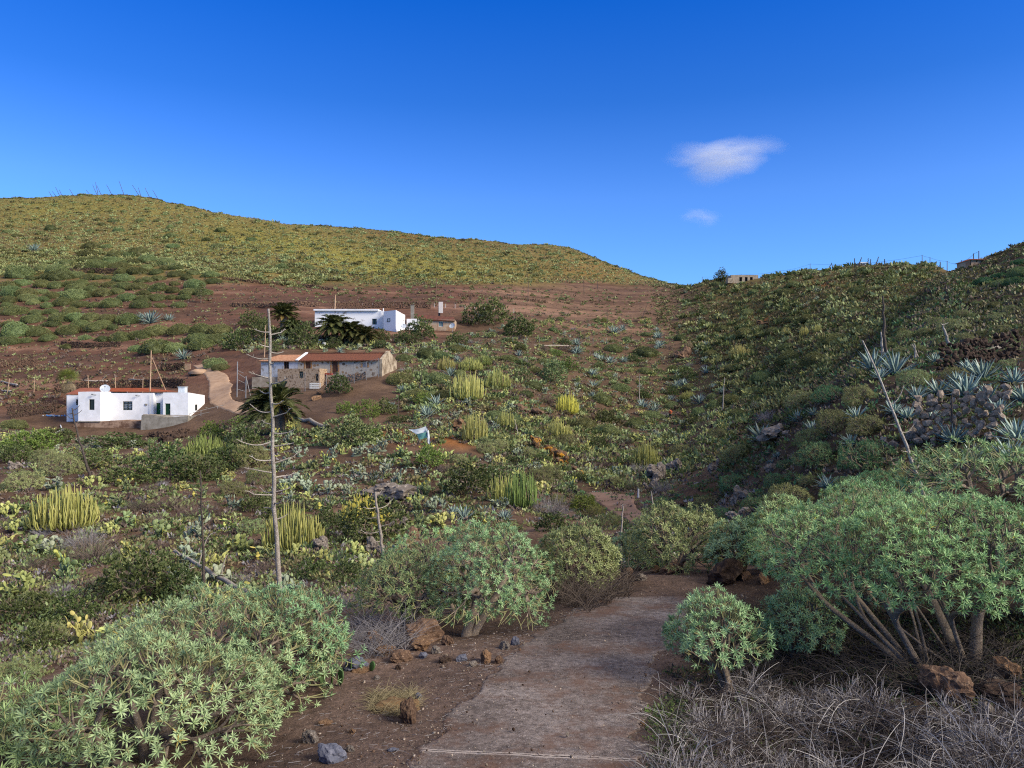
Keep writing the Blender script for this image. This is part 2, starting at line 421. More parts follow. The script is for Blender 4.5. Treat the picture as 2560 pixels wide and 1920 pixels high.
SUN_EL, SUN_AZ = 31.0, 116.0          # azimuth clockwise from the viewing direction
sun = bpy.data.lights.new('sun', 'SUN'); so = bpy.data.objects.new('sun', sun); COL.objects.link(so)
sun.energy = 4.6; sun.angle = R(26); sun.color = (1.0, 0.90, 0.74)
sd = Vector((math.sin(R(SUN_AZ)) * math.cos(R(SUN_EL)), math.cos(R(SUN_AZ)) * math.cos(R(SUN_EL)), math.sin(R(SUN_EL))))
so.rotation_euler = sd.to_track_quat('Z', 'Y').to_euler()
so.location = sd * 60

wd = bpy.data.worlds.new('World'); sc.world = wd; wd.use_nodes = True
nt = wd.node_tree; bg = nt.nodes['Background']
sky = nt.nodes.new('ShaderNodeTexSky'); sky.sky_type = 'NISHITA'; sky.sun_disc = False
sky.sun_elevation = R(SUN_EL); sky.sun_rotation = R(SUN_AZ); sky.air_density = 1.25; sky.dust_density = 0.15; sky.ozone_density = 3.0; sky.altitude = 300
hs = nt.nodes.new('ShaderNodeHueSaturation'); hs.inputs['Saturation'].default_value = 1.0
tn = nt.nodes.new('ShaderNodeMix'); tn.data_type = 'RGBA'; tn.blend_type = 'MULTIPLY'; tn.inputs[0].default_value = 1.0; tn.inputs[7].default_value = (0.34, 0.66, 1.12, 1)
nt.links.new(sky.outputs[0], hs.inputs['Color']); nt.links.new(hs.outputs[0], tn.inputs[6]); 
sx = nt.nodes.new('ShaderNodeSeparateXYZ'); nt.links.new(nt.nodes.new('ShaderNodeTexCoord').outputs['Generated'], sx.inputs[0])
deep = nt.nodes.new('ShaderNodeValToRGB'); e_ = deep.color_ramp.elements; e_[0].position = 0.0; e_[0].color = (1, .95, 1, 1); e_[1].position = .46; e_[1].color = (.07, .48, .84, 1)
for p_, c_ in ((.235, (.78, .76, .90, 1)), (.345, (.31, .56, .80, 1))): q_ = e_.new(p_); q_.color = c_
nt.links.new(sx.outputs['Z'], deep.inputs[0])
t2 = nt.nodes.new('ShaderNodeMix'); t2.data_type = 'RGBA'; t2.blend_type = 'MULTIPLY'; t2.inputs[0].default_value = 1.0; nt.links.new(tn.outputs[2], t2.inputs[6]); nt.links.new(deep.outputs[0], t2.inputs[7])
# bright neutral fill added to the unseen sky overhead, which softens the daylight
zenith_fill = nt.nodes.new('ShaderNodeMapRange'); zenith_fill.interpolation_type = 'SMOOTHSTEP'; zenith_fill.inputs['From Min'].default_value = .54; zenith_fill.inputs['From Max'].default_value = .84; nt.links.new(sx.outputs['Z'], zenith_fill.inputs['Value'])
t3 = nt.nodes.new('ShaderNodeMix'); t3.data_type = 'RGBA'; t3.inputs[7].default_value = (4.0, 3.85, 3.8, 1); nt.links.new(zenith_fill.outputs[0], t3.inputs[0]); nt.links.new(t2.outputs[2], t3.inputs[6]); nt.links.new(t3.outputs[2], bg.inputs[0]); bg.inputs[1].default_value = 0.15

sc.view_settings.view_transform = 'Standard'; sc.view_settings.look = 'None'
sc.view_settings.exposure = 0.45; sc.view_settings.gamma = 1
sc.cycles.max_bounces = 6; sc.cycles.diffuse_bounces = 2; sc.cycles.glossy_bounces = 2; sc.cycles.transmission_bounces = 3
sc.cycles.transparent_max_bounces = 8; sc.cycles.volume_bounces = 1
sc.cycles.pixel_filter_type = 'BLACKMAN_HARRIS'; sc.cycles.filter_width = 1.15
sc.cycles.use_denoising = False

# ---------------------------------------------------------------- ground sheet
for vx, vy, fr in ((290, 903, 9.5), (700, 806, 7.5), (800, 714, 9), (950, 712, 6), (1605, 608, 7)):
    p = at(vx, vy); FLATS.append((p.x, p.y, fr))

def ground():
    ys = np.concatenate([np.linspace(-14, 2.6, 26), np.exp(np.linspace(math.log(2.9), math.log(600), 640)), np.exp(np.linspace(math.log(640), math.log(2200), 16))])
    us = np.linspace(-1.15, 1.15, 620)
    X = us[None, :] * (np.maximum(ys, -9)[:, None] + 11); Y = np.broadcast_to(ys[:, None], X.shape)
    Z = H(X, Y)
    px = CX + F * X / np.maximum(Y, 2.0); py = CY - F * (Z - EYE) / np.maximum(Y, 2.0)
    v = np.stack([X, Y, Z], -1).reshape(-1, 3)
    r, c = X.shape
    i = (np.arange(r - 1)[:, None] * c + np.arange(c - 1)[None, :]).ravel()
    mb = MB(); mb.add(v, np.stack([i, i + 1, i + c + 1, i + c], -1))
    me = mb.mesh('terrain', M['ground'], True)
    def c3(*a): return np.array(lin(*a)[:3])
    red, brown, olive, yel = c3(106, 74, 59), c3(98, 79, 64), c3(112, 98, 58), c3(134, 128, 62)
    dark, greyb, orange = c3(82, 64, 48), c3(122, 102, 88), c3(146, 96, 50)
    def lerp(a, b, t): return a + (b - a) * t[..., None]
    w1 = (fbm(X / 22, Y / 30, 31, 3) - 0.5); w2 = fbm(X / 6, Y / 8, 41, 4); w3 = fbm(X / 2, Y / 2.5, 51, 4)
    col = lerp(np.broadcast_to(brown, X.shape + (3,)), dark[None, None], sstep(0.4, 0.7, w2))
    col = lerp(col, greyb[None, None], sstep(0.58, 0.72, w3) * 0.6 * sstep(60, 15, Y))
    # red soil of the terraces, left and centre
    t = 0.85 * sstep(112, 128, Y + w1 * 26) * sstep(1500, 1330, px + w1 * 160) * sstep(586, 620, py + w1 * 40)
    t = t * np.where((px > 960), sstep(165, 196, Y + w1 * 20), 1.0) * np.where((px > 560) & (px <= 960), sstep(140, 158, Y + w1 * 16), 1.0)
    col = lerp(col, red[None, None], t * (0.82 + 0.3 * (w2 - 0.5)))
    w4 = fbm(X / 45, Z / 1.1, 61, 4); col = lerp(col, c3(112, 90, 72)[None, None], sstep(980, 1120, px + w1 * 120) * sstep(1560, 1450, px) * sstep(130, 180, Y) * .8); t4 = sstep(100, 140, Y) * sstep(1500, 1350, px)
    col = lerp(col, c3(84, 64, 52)[None, None], t4 * sstep(.52, .64, w4) * .8); col = lerp(col, c3(150, 118, 96)[None, None], t4 * sstep(.40, .32, w4) * .45)
    # upper hill: olive, with yellow green flushes and bare ochre patches
    t = sstep(624, 596, py + w1 * 46) * sstep(170, 215, Y)
    col = lerp(col, olive[None, None], t)
    g = np.exp(-((px - 860) / 230) ** 2 - ((py - 575 - (px - 860) * 0.10) / 34) ** 2) + 0.8 * np.exp(-((px - 560) / 170) ** 2 - ((py - 520) / 34) ** 2) + 0.55 * np.exp(-((px - 180) / 260) ** 2 - ((py - 450) / 30) ** 2)
    col = lerp(col, yel[None, None], np.clip(g * 1.1 + w1 * 0.6, 0, 1) * t)
    g = np.exp(-((px - 930) / 120) ** 2 - ((py - 508) / 14) ** 2) + np.exp(-((px - 1290) / 110) ** 2 - ((py - 585) / 26) ** 2) * 0.7
    col = lerp(col, orange[None, None] * 0.8, np.clip(g * 0.4 * (w2 + 0.3), 0, 1))
    # gully side on the right: soil darkened to paint its shade; olive brown, rust scars
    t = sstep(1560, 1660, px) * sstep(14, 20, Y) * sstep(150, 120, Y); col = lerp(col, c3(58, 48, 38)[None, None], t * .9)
    t = sstep(900, 1100, px) * sstep(1600, 1480, px) * sstep(40, 60, Y) * sstep(200, 170, Y); col = lerp(col, c3(86, 70, 54)[None, None], t * .8)
    t = sstep(1480, 1560, px) * sstep(120, 150, Y)
    col = lerp(col, c3(98, 86, 50)[None, None], t * 0.9)
    for gx, gy, sx, sy in ((1650, 690, 45, 10), (2000, 612, 45, 18), (1930, 640, 40, 12), (1790, 615, 60, 8), (870, 945, 70, 16), (985, 945, 45, 26), (1120, 880, 40, 14), (1000, 915, 30, 14)):
        g = np.exp(-((px - gx) / sx) ** 2 - ((py - gy) / sy) ** 2)
        col = lerp(col, orange[None, None] * 0.85, np.clip(g * 1.3 * (w3 + 0.15), 0, 0.9))
    # foot dirt beside the path
    l, rr = path_x(Y)
    near = sstep(4.5, 1.0, np.abs(X - (l + rr) / 2)) * sstep(19, 14, Y)
    col = lerp(col, c3(98, 83, 74)[None, None], near * 0.9)
    t = sstep(.15, .7, X - rr) * sstep(15, 12.5, Y) * sstep(4.5, 6, Y); col = lerp(col, c3(54, 44, 36)[None, None], t * .85)  # soil darkened to paint the shade under the right hand bushes
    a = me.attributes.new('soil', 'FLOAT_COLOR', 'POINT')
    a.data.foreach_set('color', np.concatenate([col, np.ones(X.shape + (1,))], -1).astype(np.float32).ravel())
    o = obj('ground', me); tag(o, 'red brown volcanic hillside dropping into a gully and rising to a green ridge', None, None, 'structure')
    return o

m, nt, ns, ln, out = newmat('ground'); M['ground'] = m
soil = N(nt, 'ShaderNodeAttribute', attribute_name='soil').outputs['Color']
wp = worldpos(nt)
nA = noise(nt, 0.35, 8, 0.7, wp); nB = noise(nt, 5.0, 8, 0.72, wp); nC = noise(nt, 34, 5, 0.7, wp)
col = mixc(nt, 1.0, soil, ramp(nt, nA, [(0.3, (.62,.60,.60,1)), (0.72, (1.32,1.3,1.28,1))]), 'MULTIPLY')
col = mixc(nt, 1.0, col, ramp(nt, nB, [(0.3, (.55,.55,.55,1)), (0.7, (1.4,1.4,1.4,1))]), 'MULTIPLY')
vor = N(nt, 'ShaderNodeTexVoronoi', feature='F1'); vor.inputs['Scale'].default_value = 26; ln.new(wp, vor.inputs['Vector'])
peb = ramp(nt, vor.outputs['Distance'], [(0.12, (1,1,1,1)), (0.2, (0,0,0,1))])
sel = math_(nt, 'GREATER_THAN', N(nt, 'ShaderNodeSeparateColor').outputs[0], 0.72)
ln.new(vor.outputs['Color'], sel.node.inputs[0].links[0].from_node.inputs[0])
pm = math_(nt, 'MULTIPLY', sel, 0.5); pm2 = math_(nt, 'MULTIPLY', pm, 1.0); ln.new(peb, pm2.node.inputs[1])
col = mixc(nt, pm2, col, lin(165, 145, 128))
col = mixc(nt, 1.0, col, ramp(nt, nC, [(0.32, (.6,.6,.6,1)), (0.68, (1.3,1.3,1.3,1))]), 'MULTIPLY')
p = N(nt, 'ShaderNodeBsdfPrincipled', i_Roughness=0.95); p.inputs['Specular IOR Level'].default_value = 0.1
ln.new(col, p.inputs['Base Color'])
b1 = N(nt, 'ShaderNodeBump', i_Strength=0.9, i_Distance=0.25); ln.new(nA, b1.inputs['Height'])
b2 = N(nt, 'ShaderNodeBump', i_Strength=0.8, i_Distance=0.05); ln.new(nB, b2.inputs['Height']); ln.new(b1.outputs[0], b2.inputs['Normal'])
b3 = N(nt, 'ShaderNodeBump', i_Strength=0.6, i_Distance=0.012); ln.new(nC, b3.inputs['Height']); ln.new(b2.outputs[0], b3.inputs['Normal'])
ln.new(b3.outputs[0], p.inputs['Normal']); ln.new(p.outputs[0], out.inputs[0])
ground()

# concrete of the path
m, nt, ns, ln, out = newmat('path_concrete'); M['path'] = m
wp = worldpos(nt)
nA = noise(nt, 0.9, 6, 0.65, wp); nB = noise(nt, 14, 8, 0.75, wp); nC = noise(nt, 90, 4, 0.7, wp)
col = ramp(nt, nA, [(0.3, lin(84,76,70)), (0.5, lin(108,99,93)), (0.72, lin(136,128,122))])
col = mixc(nt, 1.0, col, ramp(nt, nB, [(0.34, (.42,.40,.39,1)), (0.64, (1.5,1.48,1.48,1))]), 'MULTIPLY')
col = mixc(nt, 1.0, col, ramp(nt, nC, [(0.36, (.45,.43,.43,1)), (0.64, (1.45,1.45,1.45,1))]), 'MULTIPLY')
vo = N(nt, 'ShaderNodeTexVoronoi', feature='F1'); vo.inputs['Scale'].default_value = 42; ln.new(wp, vo.inputs['Vector'])
vs_ = N(nt, 'ShaderNodeSeparateColor'); ln.new(vo.outputs['Color'], vs_.inputs[0])
col = mixc(nt, math_(nt, 'MULTIPLY', ramp(nt, vo.outputs['Distance'], [(0.15, (1,1,1,1)), (0.32, (0,0,0,1))]), math_(nt, 'GREATER_THAN', vs_.outputs[0], .55)), col, mixc(nt, vs_.outputs[1], lin(58, 52, 48), lin(176, 168, 160)))
px_ = N(nt, 'ShaderNodeSeparateXYZ'); ln.new(wp, px_.inputs[0])
jy = math_(nt, 'ADD', px_.outputs['Y'], math_(nt, 'MULTIPLY', px_.outputs['X'], .12)); jy = math_(nt, 'ADD', jy, math_(nt, 'MULTIPLY', noise(nt, 5, 5, .7, wp), .10))
jd = math_(nt, 'ABSOLUTE', math_(nt, 'SUBTRACT', jy, 6.33))
col = mixc(nt, ramp(nt, jd, [(0.018, (1,1,1,1)), (0.04, (0,0,0,1))]), col, lin(168, 156, 146)); col = mixc(nt, ramp(nt, jd, [(0.005, (1,1,1,1)), (0.011, (0,0,0,1))]), col, lin(52, 44, 40))
dirt = ramp(nt, noise(nt, 1.7, 7, 0.7, wp), [(0.5, (0,0,0,1)), (0.64, (1,1,1,1))])
col = mixc(nt, math_(nt, 'MULTIPLY', dirt, 0.75), col, lin(98, 74, 60))
p = N(nt, 'ShaderNodeBsdfPrincipled', i_Roughness=0.92); p.inputs['Specular IOR Level'].default_value = 0.12; ln.new(col, p.inputs['Base Color'])
b1 = N(nt, 'ShaderNodeBump', i_Strength=0.5, i_Distance=0.02); ln.new(nB, b1.inputs['Height'])
b2 = N(nt, 'ShaderNodeBump', i_Strength=0.5, i_Distance=0.006); ln.new(nC, b2.inputs['Height']); ln.new(b1.outputs[0], b2.inputs['Normal'])
ln.new(b2.outputs[0], p.inputs['Normal']); ln.new(p.outputs[0], out.inputs[0])

def strip(name, L, Rr, mat, lift, rough=0.06, cols=24, sub=10):
    """sheet draped on the ground between two edge polylines (world x, y)"""
    L = np.array(L, float); Rr = np.array(Rr, float); n = len(L)
    t = np.linspace(0, n - 1, (n - 1) * sub + 1)
    l = np.stack([np.interp(t, np.arange(n), L[:, k]) for k in (0, 1)], -1); r = np.stack([np.interp(t, np.arange(n), Rr[:, k]) for k in (0, 1)], -1)
    wl = (fbm(l[:, 0] * 3.4, l[:, 1] * 3.4, 71, 5) - 0.5) * rough * 4; wr = (fbm(r[:, 0] * 3.4, r[:, 1] * 3.4, 77, 5) - 0.5) * rough * 4
    d = norm(r - l); l = l + d * wl[:, None]; r = r + d * wr[:, None]
    s = np.linspace(0, 1, cols)
    P = l[:, None] * (1 - s)[None, :, None] + r[:, None] * s[None, :, None]
    z = H(P[..., 0], P[..., 1]) + lift + 0.006 * (fbm(P[..., 0] * 3, P[..., 1] * 3, 5, 3) - 0.5)
    z[:, 0] -= lift + .012; z[:, -1] -= lift + .012; z[0] -= lift + .012; z[-1] -= lift + .012
    P[:, 1] = P[:, 0] * 0.97 + P[:, 1] * 0.03 if False else P[:, 1]
    v = np.concatenate([P, z[..., None]], -1).reshape(-1, 3); rr, c = z.shape
    i = (np.arange(rr - 1)[:, None] * c + np.arange(c - 1)[None]).ravel()
    mb = MB(); mb.add(v, np.stack([i, i + 1, i + c + 1, i + c], -1))
    return tag(obj(name, mb.mesh(name, mat, True)), None, None, None, 'structure')

yy = np.concatenate([np.linspace(-12, 5, 10), np.linspace(5.3, 12.9, 24)])
l, r = path_x(yy)
o = strip('path', np.stack([l, yy], -1), np.stack([r, yy], -1), M['path'], 0.012, 0.11, 80, 16)
o['label'] = 'worn grey brown concrete path running down from the camera'
def vstrip(name, rows, mat, lift, rough):
    a = [at(*q[0]) for q in rows]; b = [at(*q[1]) for q in rows]
    return strip(name, [(p.x, p.y) for p in a], [(p.x, p.y) for p in b], mat, lift, rough)
M['dirt_road'] = plain('dirt_road', lin(150,122,98), lin(176,148,122), 0.8, 0.95, 0, 0.3, 0.1)
M['dirt_path'] = plain('dirt_path', lin(116,92,77), lin(138,112,96), 0.8, 0.95, 0, 0.4, 0.1)
o = vstrip('road', [((415,790),(440,786)),((430,800),(466,797)),((446,814),(492,811)),((452,834),(501,831)),((450,856),(498,856)),((454,872),(510,868)),((482,884),(548,878)),((505,893),(600,889))], M['dirt_road'], 0.12, 0.2)
o['label'] = 'pale dirt road curving up behind the white house'
o = vstrip('footpath', [((1258,1066),(1296,1063)),((1278,1077),(1372,1074)),((1292,1088),(1370,1088)),((1305,1098),(1374,1098)),((1325,1110),(1386,1110)),((1352,1122),(1393,1120)),((1372,1136),(1396,1133))], M['dirt_path'], 0.10, 0.1)
o['label'] = 'red brown bend of the path in the gully below'

# ---------------------------------------------------------------- plant generators
def leaf_tpl(l, w, curve=0.15, z0=0.0):
    """narrow leaf growing along +x, curling down"""
    return (np.array([(0, -w * .3, z0), (0, w * .3, z0), (l * .55, -w * .5, l * curve * .35), (l * .55, w * .5, l * curve * .35), (l, 0, -l * curve * .2)]),
            np.array([(0, 2, 3, 1), (2, 4, 4, 3)]))

def rosettes(mb, pos, dirs, nl, l, w, mat=0, tilt=(25, 95), g=rng, size=(0.75, 1.2), tri=False):
    m = len(pos)
    base = frames(dirs, g.random(m) * 6.28)
    k = np.arange(nl)
    az = k * 2.39996; el = R(tilt[0]) + (R(tilt[1]) - R(tilt[0])) * ((k + 0.5) / nl)      # from the axis
    sc_ = g.uniform(*size, m)
    # leaf frame: x along leaf, z up of leaf
    dx = np.stack([np.sin(el) * np.cos(az), np.sin(el) * np.sin(az), np.cos(el)], -1)
    up = np.stack([-np.cos(el) * np.cos(az), -np.cos(el) * np.sin(az), np.sin(el)], -1)
    dy = np.cross(up, dx)
    L = np.stack([dx, dy, up], -1)                                           # nl x 3 x 3
    A = np.einsum('mij,njk->mnik', base, L) * sc_[:, None, None, None]
    A = A * g.uniform(0.8, 1.15, (m, nl))[:, :, None, None]
    A = A.reshape(-1, 3, 3)
    tv, tf = (np.array([(0, 0, 0), (l * .6, -w * .5, 0), (l, 0, -l * .04), (l * .6, w * .5, 0)]), np.array([(0, 1, 2, 3)])) if tri else leaf_tpl(l, w)
    v, f = place(tv, tf, A, np.repeat(pos, nl, 0))
    if not tri:
        q = f.reshape(-1, 2, 4); f = [q[:, 0], q[:, 1][:, [0, 1, 3]]]
    ph = g.random(3) * 6.28; sm = .5 + .5 * np.sin(pos[:, 0] * 3.1 + ph[0]) * np.sin(pos[:, 1] * 3.4 + ph[1]) + .25 * np.sin(pos[:, 2] * 6 + ph[2])
    rn = np.clip(np.repeat(np.clip(sm * .35 + g.random(m) * .4, 0, .75), nl) + g.random(m * nl) * 0.27, 0, 1)
    mb.add(v, f, mat, np.repeat(rn, len(tv)))

def dome_pts(n, w, h, g, low=0.35, lump=0.13, inner=0.12, flat=1.0, down=100):
    az = g.random(n) * 6.2832
    c = 1 - g.random(n) * (1 - math.cos(R(down)))
    ph = np.arccos(c)
    ks = g.uniform(1.5, 4.5, (5, 1)); p1 = g.random((5, 1)) * 6.28; p2 = g.random((5, 1)) * 6.28
    lum = 1 + lump * (np.sin(ks * az + p1) * np.sin(ks * ph * 1.3 + p2)).sum(0) / 1.6
    rad = lum * np.where(g.random(n) < inner, g.uniform(0.55, 0.88, n), g.uniform(0.92, 1.03, n))
    return np.stack([w / 2 * np.sin(ph) * np.cos(az) * rad, w / 2 * np.sin(ph) * np.sin(az) * rad, h * low + np.maximum(h * (1 - low) * np.cos(ph) * rad, -h * low * 0.75)], -1)

def grow(tips, trunks, g, r0=0.0042, lean=0.42, tipr=0.004):
    """branch skeleton from trunk feet to tips -> list of (p0, p1, r0, r1) and the direction at each tip"""
    segs = []; dirs = np.zeros_like(tips)
    def rec(p, idx, d, lvl):
        n = len(idx)
        if n == 1:
            q = tips[idx[0]]; v = q - p; ln_ = np.linalg.norm(v) + 1e-6
            segs.append((p, q, r0 * 1.25, r0 * 0.8, d)); dirs[idx[0]] = v / ln_ * 0.8 + d * 0.3 + np.array([0, 0, .35]); return
        P = tips[idx]; c = P.mean(0)
        if n == 2: lab = np.array([0, 1])
        else:
            X = P - c; u = np.linalg.eigh(X.T @ X)[1][:, -1]
            s = X @ u; lab = (s > np.median(s)).astype(int) if n < 8 else np.digitize(s, np.quantile(s, [1/3, 2/3]) if g.random() < 0.4 else [np.median(s)])
            if lab.min() == lab.max(): lab[: n // 2] = 1 - lab[0]
        for k in np.unique(lab):
            sub = idx[lab == k]; cc = tips[sub].mean(0)
            if len(sub) == 1:
                rec(p, sub, d, lvl + 1); continue
            t = 0.30 + 0.16 * g.random()
            q = p + (cc - p) * t + g.normal(0, 0.02, 3) * np.linalg.norm(cc - p)
            segs.append((p, q, r0 * (n ** lean), r0 * (len(sub) ** lean) * 1.06, d))
            rec(q, sub, norm((q - p)[None])[0], lvl + 1)
    near = np.argmin(((tips[:, None, :2] - np.array([t[1][:2] for t in trunks])[None]) ** 2).sum(-1), 1)
    for k, (foot, fork) in enumerate(trunks):
        idx = np.nonzero(near == k)[0]
        if not len(idx): continue
        foot = np.array(foot, float); fork = np.array(fork, float)
        d = norm((fork - foot)[None])[0]
        segs.append((foot, fork, r0 * len(idx) ** lean * 1.35, r0 * len(idx) ** lean, d))
        rec(fork, idx, d, 0)
    return segs, norm(dirs)

def wood(mb, segs, k=5, n=4, mat=0, g=rng, young=0.0):
    if young:
        a_ = [s for s in segs if s[2] < young]; segs = [s for s in segs if s[2] >= young]
        if a_: wood(mb, a_, k, n, 1, g)
    p0 = np.array([s[0] for s in segs]); p1 = np.array([s[1] for s in segs]); d = np.array([s[4] for s in segs])
    a = np.array([s[2] for s in segs]); b = np.array([s[3] for s in segs])
    L = np.linalg.norm(p1 - p0, axis=1)
    t = np.linspace(0, 1, n)
    m1 = p0 + d * (L * 0.4)[:, None]
    P = p0[:, None] * ((1 - t) ** 2)[None, :, None] + m1[:, None] * (2 * t * (1 - t))[None, :, None] + p1[:, None] * (t ** 2)[None, :, None]
    Rr = a[:, None] * (1 - t) + b[:, None] * t
    v, f = tubes(P, Rr, k); mb.add(v, f, mat, np.repeat(g.random(len(segs)), n * k))

def make_spurge(w, h, ntips, nl, leaf, lw, seed, low=0.35, ntr=3, r0=0.0042, lump=0.13, inner=0.12, tri=False, sides=5, down=100, spread=0.12, tilt=(25, 95), dead=0.0, size=(0.75, 1.2), fork=None, feet=None):
    g = np.random.default_rng(seed)
    tips = dome_pts(ntips, w, h, g, low, lump, inner, down=down)
    tr = []
    for k in range(ntr if not feet else 0):
        a = 6.28 * k / ntr + g.random(); q = spread * w * (0.3 + g.random())
        tr.append(((math.cos(a) * q * .35, math.sin(a) * q * .35, -0.06), (math.cos(a) * q, math.sin(a) * q, h * (fork or low) * g.uniform(.35, .75))))
    for k in range(ntr if feet else 0):
        fx = feet[k % len(feet)]; a = 6.28 * k / ntr + g.random() * .6; q = spread * w * g.uniform(.5, 1.1)
        tr.append(((fx + math.cos(a) * .10, math.sin(a) * .10, -0.06), (fx * 1.3 + math.cos(a) * q, math.sin(a) * q, h * low * g.uniform(.35, .7))))
    segs, dirs = grow(tips, tr, g, r0)
    A, B = MB(), MB()
    keep = g.random(ntips) >= dead
    rosettes(A, tips[keep], dirs[keep], nl, leaf, lw, 0, tilt, g, size, tri)
    wood(B, segs, sides, 4 if not tri else 3, 0, g, r0 * 1.9)
    # green young stems under each rosette
    return A, B

def core_dome(mb, w, h, g, s=0.82, low=0.2, mat=0, rnd=0.1, nu=14, nv=6):
    az = np.linspace(0, 2 * math.pi, nu, endpoint=False); ph = np.linspace(0.05, R(108), nv)
    A, Pp = np.meshgrid(az, ph); k = s * (1 + 0.12 * np.sin(A * 3 + 1) * np.sin(Pp * 3) + g.uniform(-.05, .05, A.shape))
    v = np.stack([w / 2 * np.sin(Pp) * np.cos(A) * k, w / 2 * np.sin(Pp) * np.sin(A) * k, h * low + h * (1 - low) * np.cos(Pp) * k], -1).reshape(-1, 3)
    f = np.array([(i * nu + j, (i + 1) * nu + j, (i + 1) * nu + (j + 1) % nu, i * nu + (j + 1) % nu) for i in range(nv - 1) for j in range(nu)])
    mb.add(v, f, mat, rnd)

def tufts(mb, pos, dirs, nl, l, w, g, mat=0, spread=0.9):
    """loose leaf-sized faces around points"""
    m = len(pos) * nl
    P = np.repeat(pos, nl, 0); D = norm(np.repeat(dirs, nl, 0) + g.normal(0, spread, (m, 3)))
    A = frames(D, g.random(m) * 6.28) * g.uniform(0.6, 1.3, m)[:, None, None]
    tv = np.array([(-w * .5, 0, 0), (w * .5, 0, 0), (w * .35, 0, l * .6), (0, 0, l), (-w * .35, 0, l * .6)]) 
    v, f = place(tv, np.array([(0, 1, 2, 3, 4)]), A, P)
    mb.add(v, f, mat, np.repeat(np.clip(np.repeat(g.random(len(pos)), nl) * .6 + g.random(m) * .4, 0, 1), 5))

def make_far_dome(seed, w=1.0, h=0.42, n=420, nl=5, l=0.07, lw=0.03):
    g = np.random.default_rng(seed); mb = MB()
    core_dome(mb, w, h, g, 0.76, 0.18, 0, 0.02)
    p = dome_pts(n, w, h, g, 0.2, 0.09, 0.04, down=104)
    d = norm(p - np.array([0, 0, -0.1 * h]))
    tufts(mb, p * 0.93, d, nl, l, lw, g, 0, 0.55)
    return mb

def pad_tpl(l=0.33, w=0.22, t=0.035):
    a = np.linspace(0, 2 * math.pi, 10, endpoint=False)
    ox = np.sin(a) * w / 2 * (1 + 0.12 * -np.cos(a)); oz = l / 2 - np.cos(a) * l / 2
    rim = np.stack([ox, np.zeros(10), oz], -1); rings = [rim]
    for s in (1, -1):
        rings.append(np.stack([ox * .72, np.full(10, s * t * .42), (oz - l / 2) * .76 + l / 2], -1))
    v = np.vstack(rings + [[(0, t * .5, l / 2), (0, -t * .5, l / 2)]])
    f4 = []; f3 = []
    for i in range(10):
        j = (i + 1) % 10
        f4 += [(i, 10 + i, 10 + j, j), (j, 20 + j, 20 + i, i)]
        f3 += [(30, 10 + j, 10 + i), (31, 20 + i, 20 + j)]
    return v, np.array(f4), np.array(f3)
PAD = pad_tpl()

def make_pear(seed, n=46, spread=1.0, height=1.2, sprawl=0.6):
    g = np.random.default_rng(seed); pads = []; q = []
    for k in range(max(4, n // 9)):
        a = g.random() * 6.28; r = spread * math.sqrt(g.random()) * 0.75
        d = np.array([math.cos(a) * sprawl * g.random(), math.sin(a) * sprawl * g.random(), 1.0])
        q.append((np.array([r * math.cos(a), r * math.sin(a), -0.05]), d / np.linalg.norm(d), 0))
    while q and len(pads) < n:
        p, d, lv = q.pop(0); s = g.uniform(0.75, 1.2)
        pads.append((p, d, g.random() * 6.28, s, lv))
        if lv < 5:
            for _ in range(g.integers(1, 4) if lv < 3 else g.integers(0, 3)):
                e = norm((d + g.normal(0, 0.62, 3) + np.array([0, 0, .18]))[None])[0]
                if e[2] < -0.3: e[2] = 0.1
                q.insert(g.integers(0, len(q) + 1), (p + d * 0.30 * s + g.normal(0, .02, 3), e, lv + 1))
    mb = MB(); core_dome(mb, spread * 1.9, .16, g, 1.0, .1, 0, .05, 10, 4); pos = np.array([a[0] for a in pads]); A = frames(np.array([a[1] for a in pads]), np.array([a[2] for a in pads])) * np.array([a[3] for a in pads])[:, None, None]
    v, f4 = place(PAD[0], PAD[1], A, pos); _, f3 = place(PAD[0], PAD[2], A, pos)
    rn = np.clip(np.array([a[4] for a in pads]) / 6 + g.random(len(pads)) * .45, 0, 1)
    mb.add(v, [f4, f3], 0, np.repeat(rn, len(PAD[0])))
    return mb

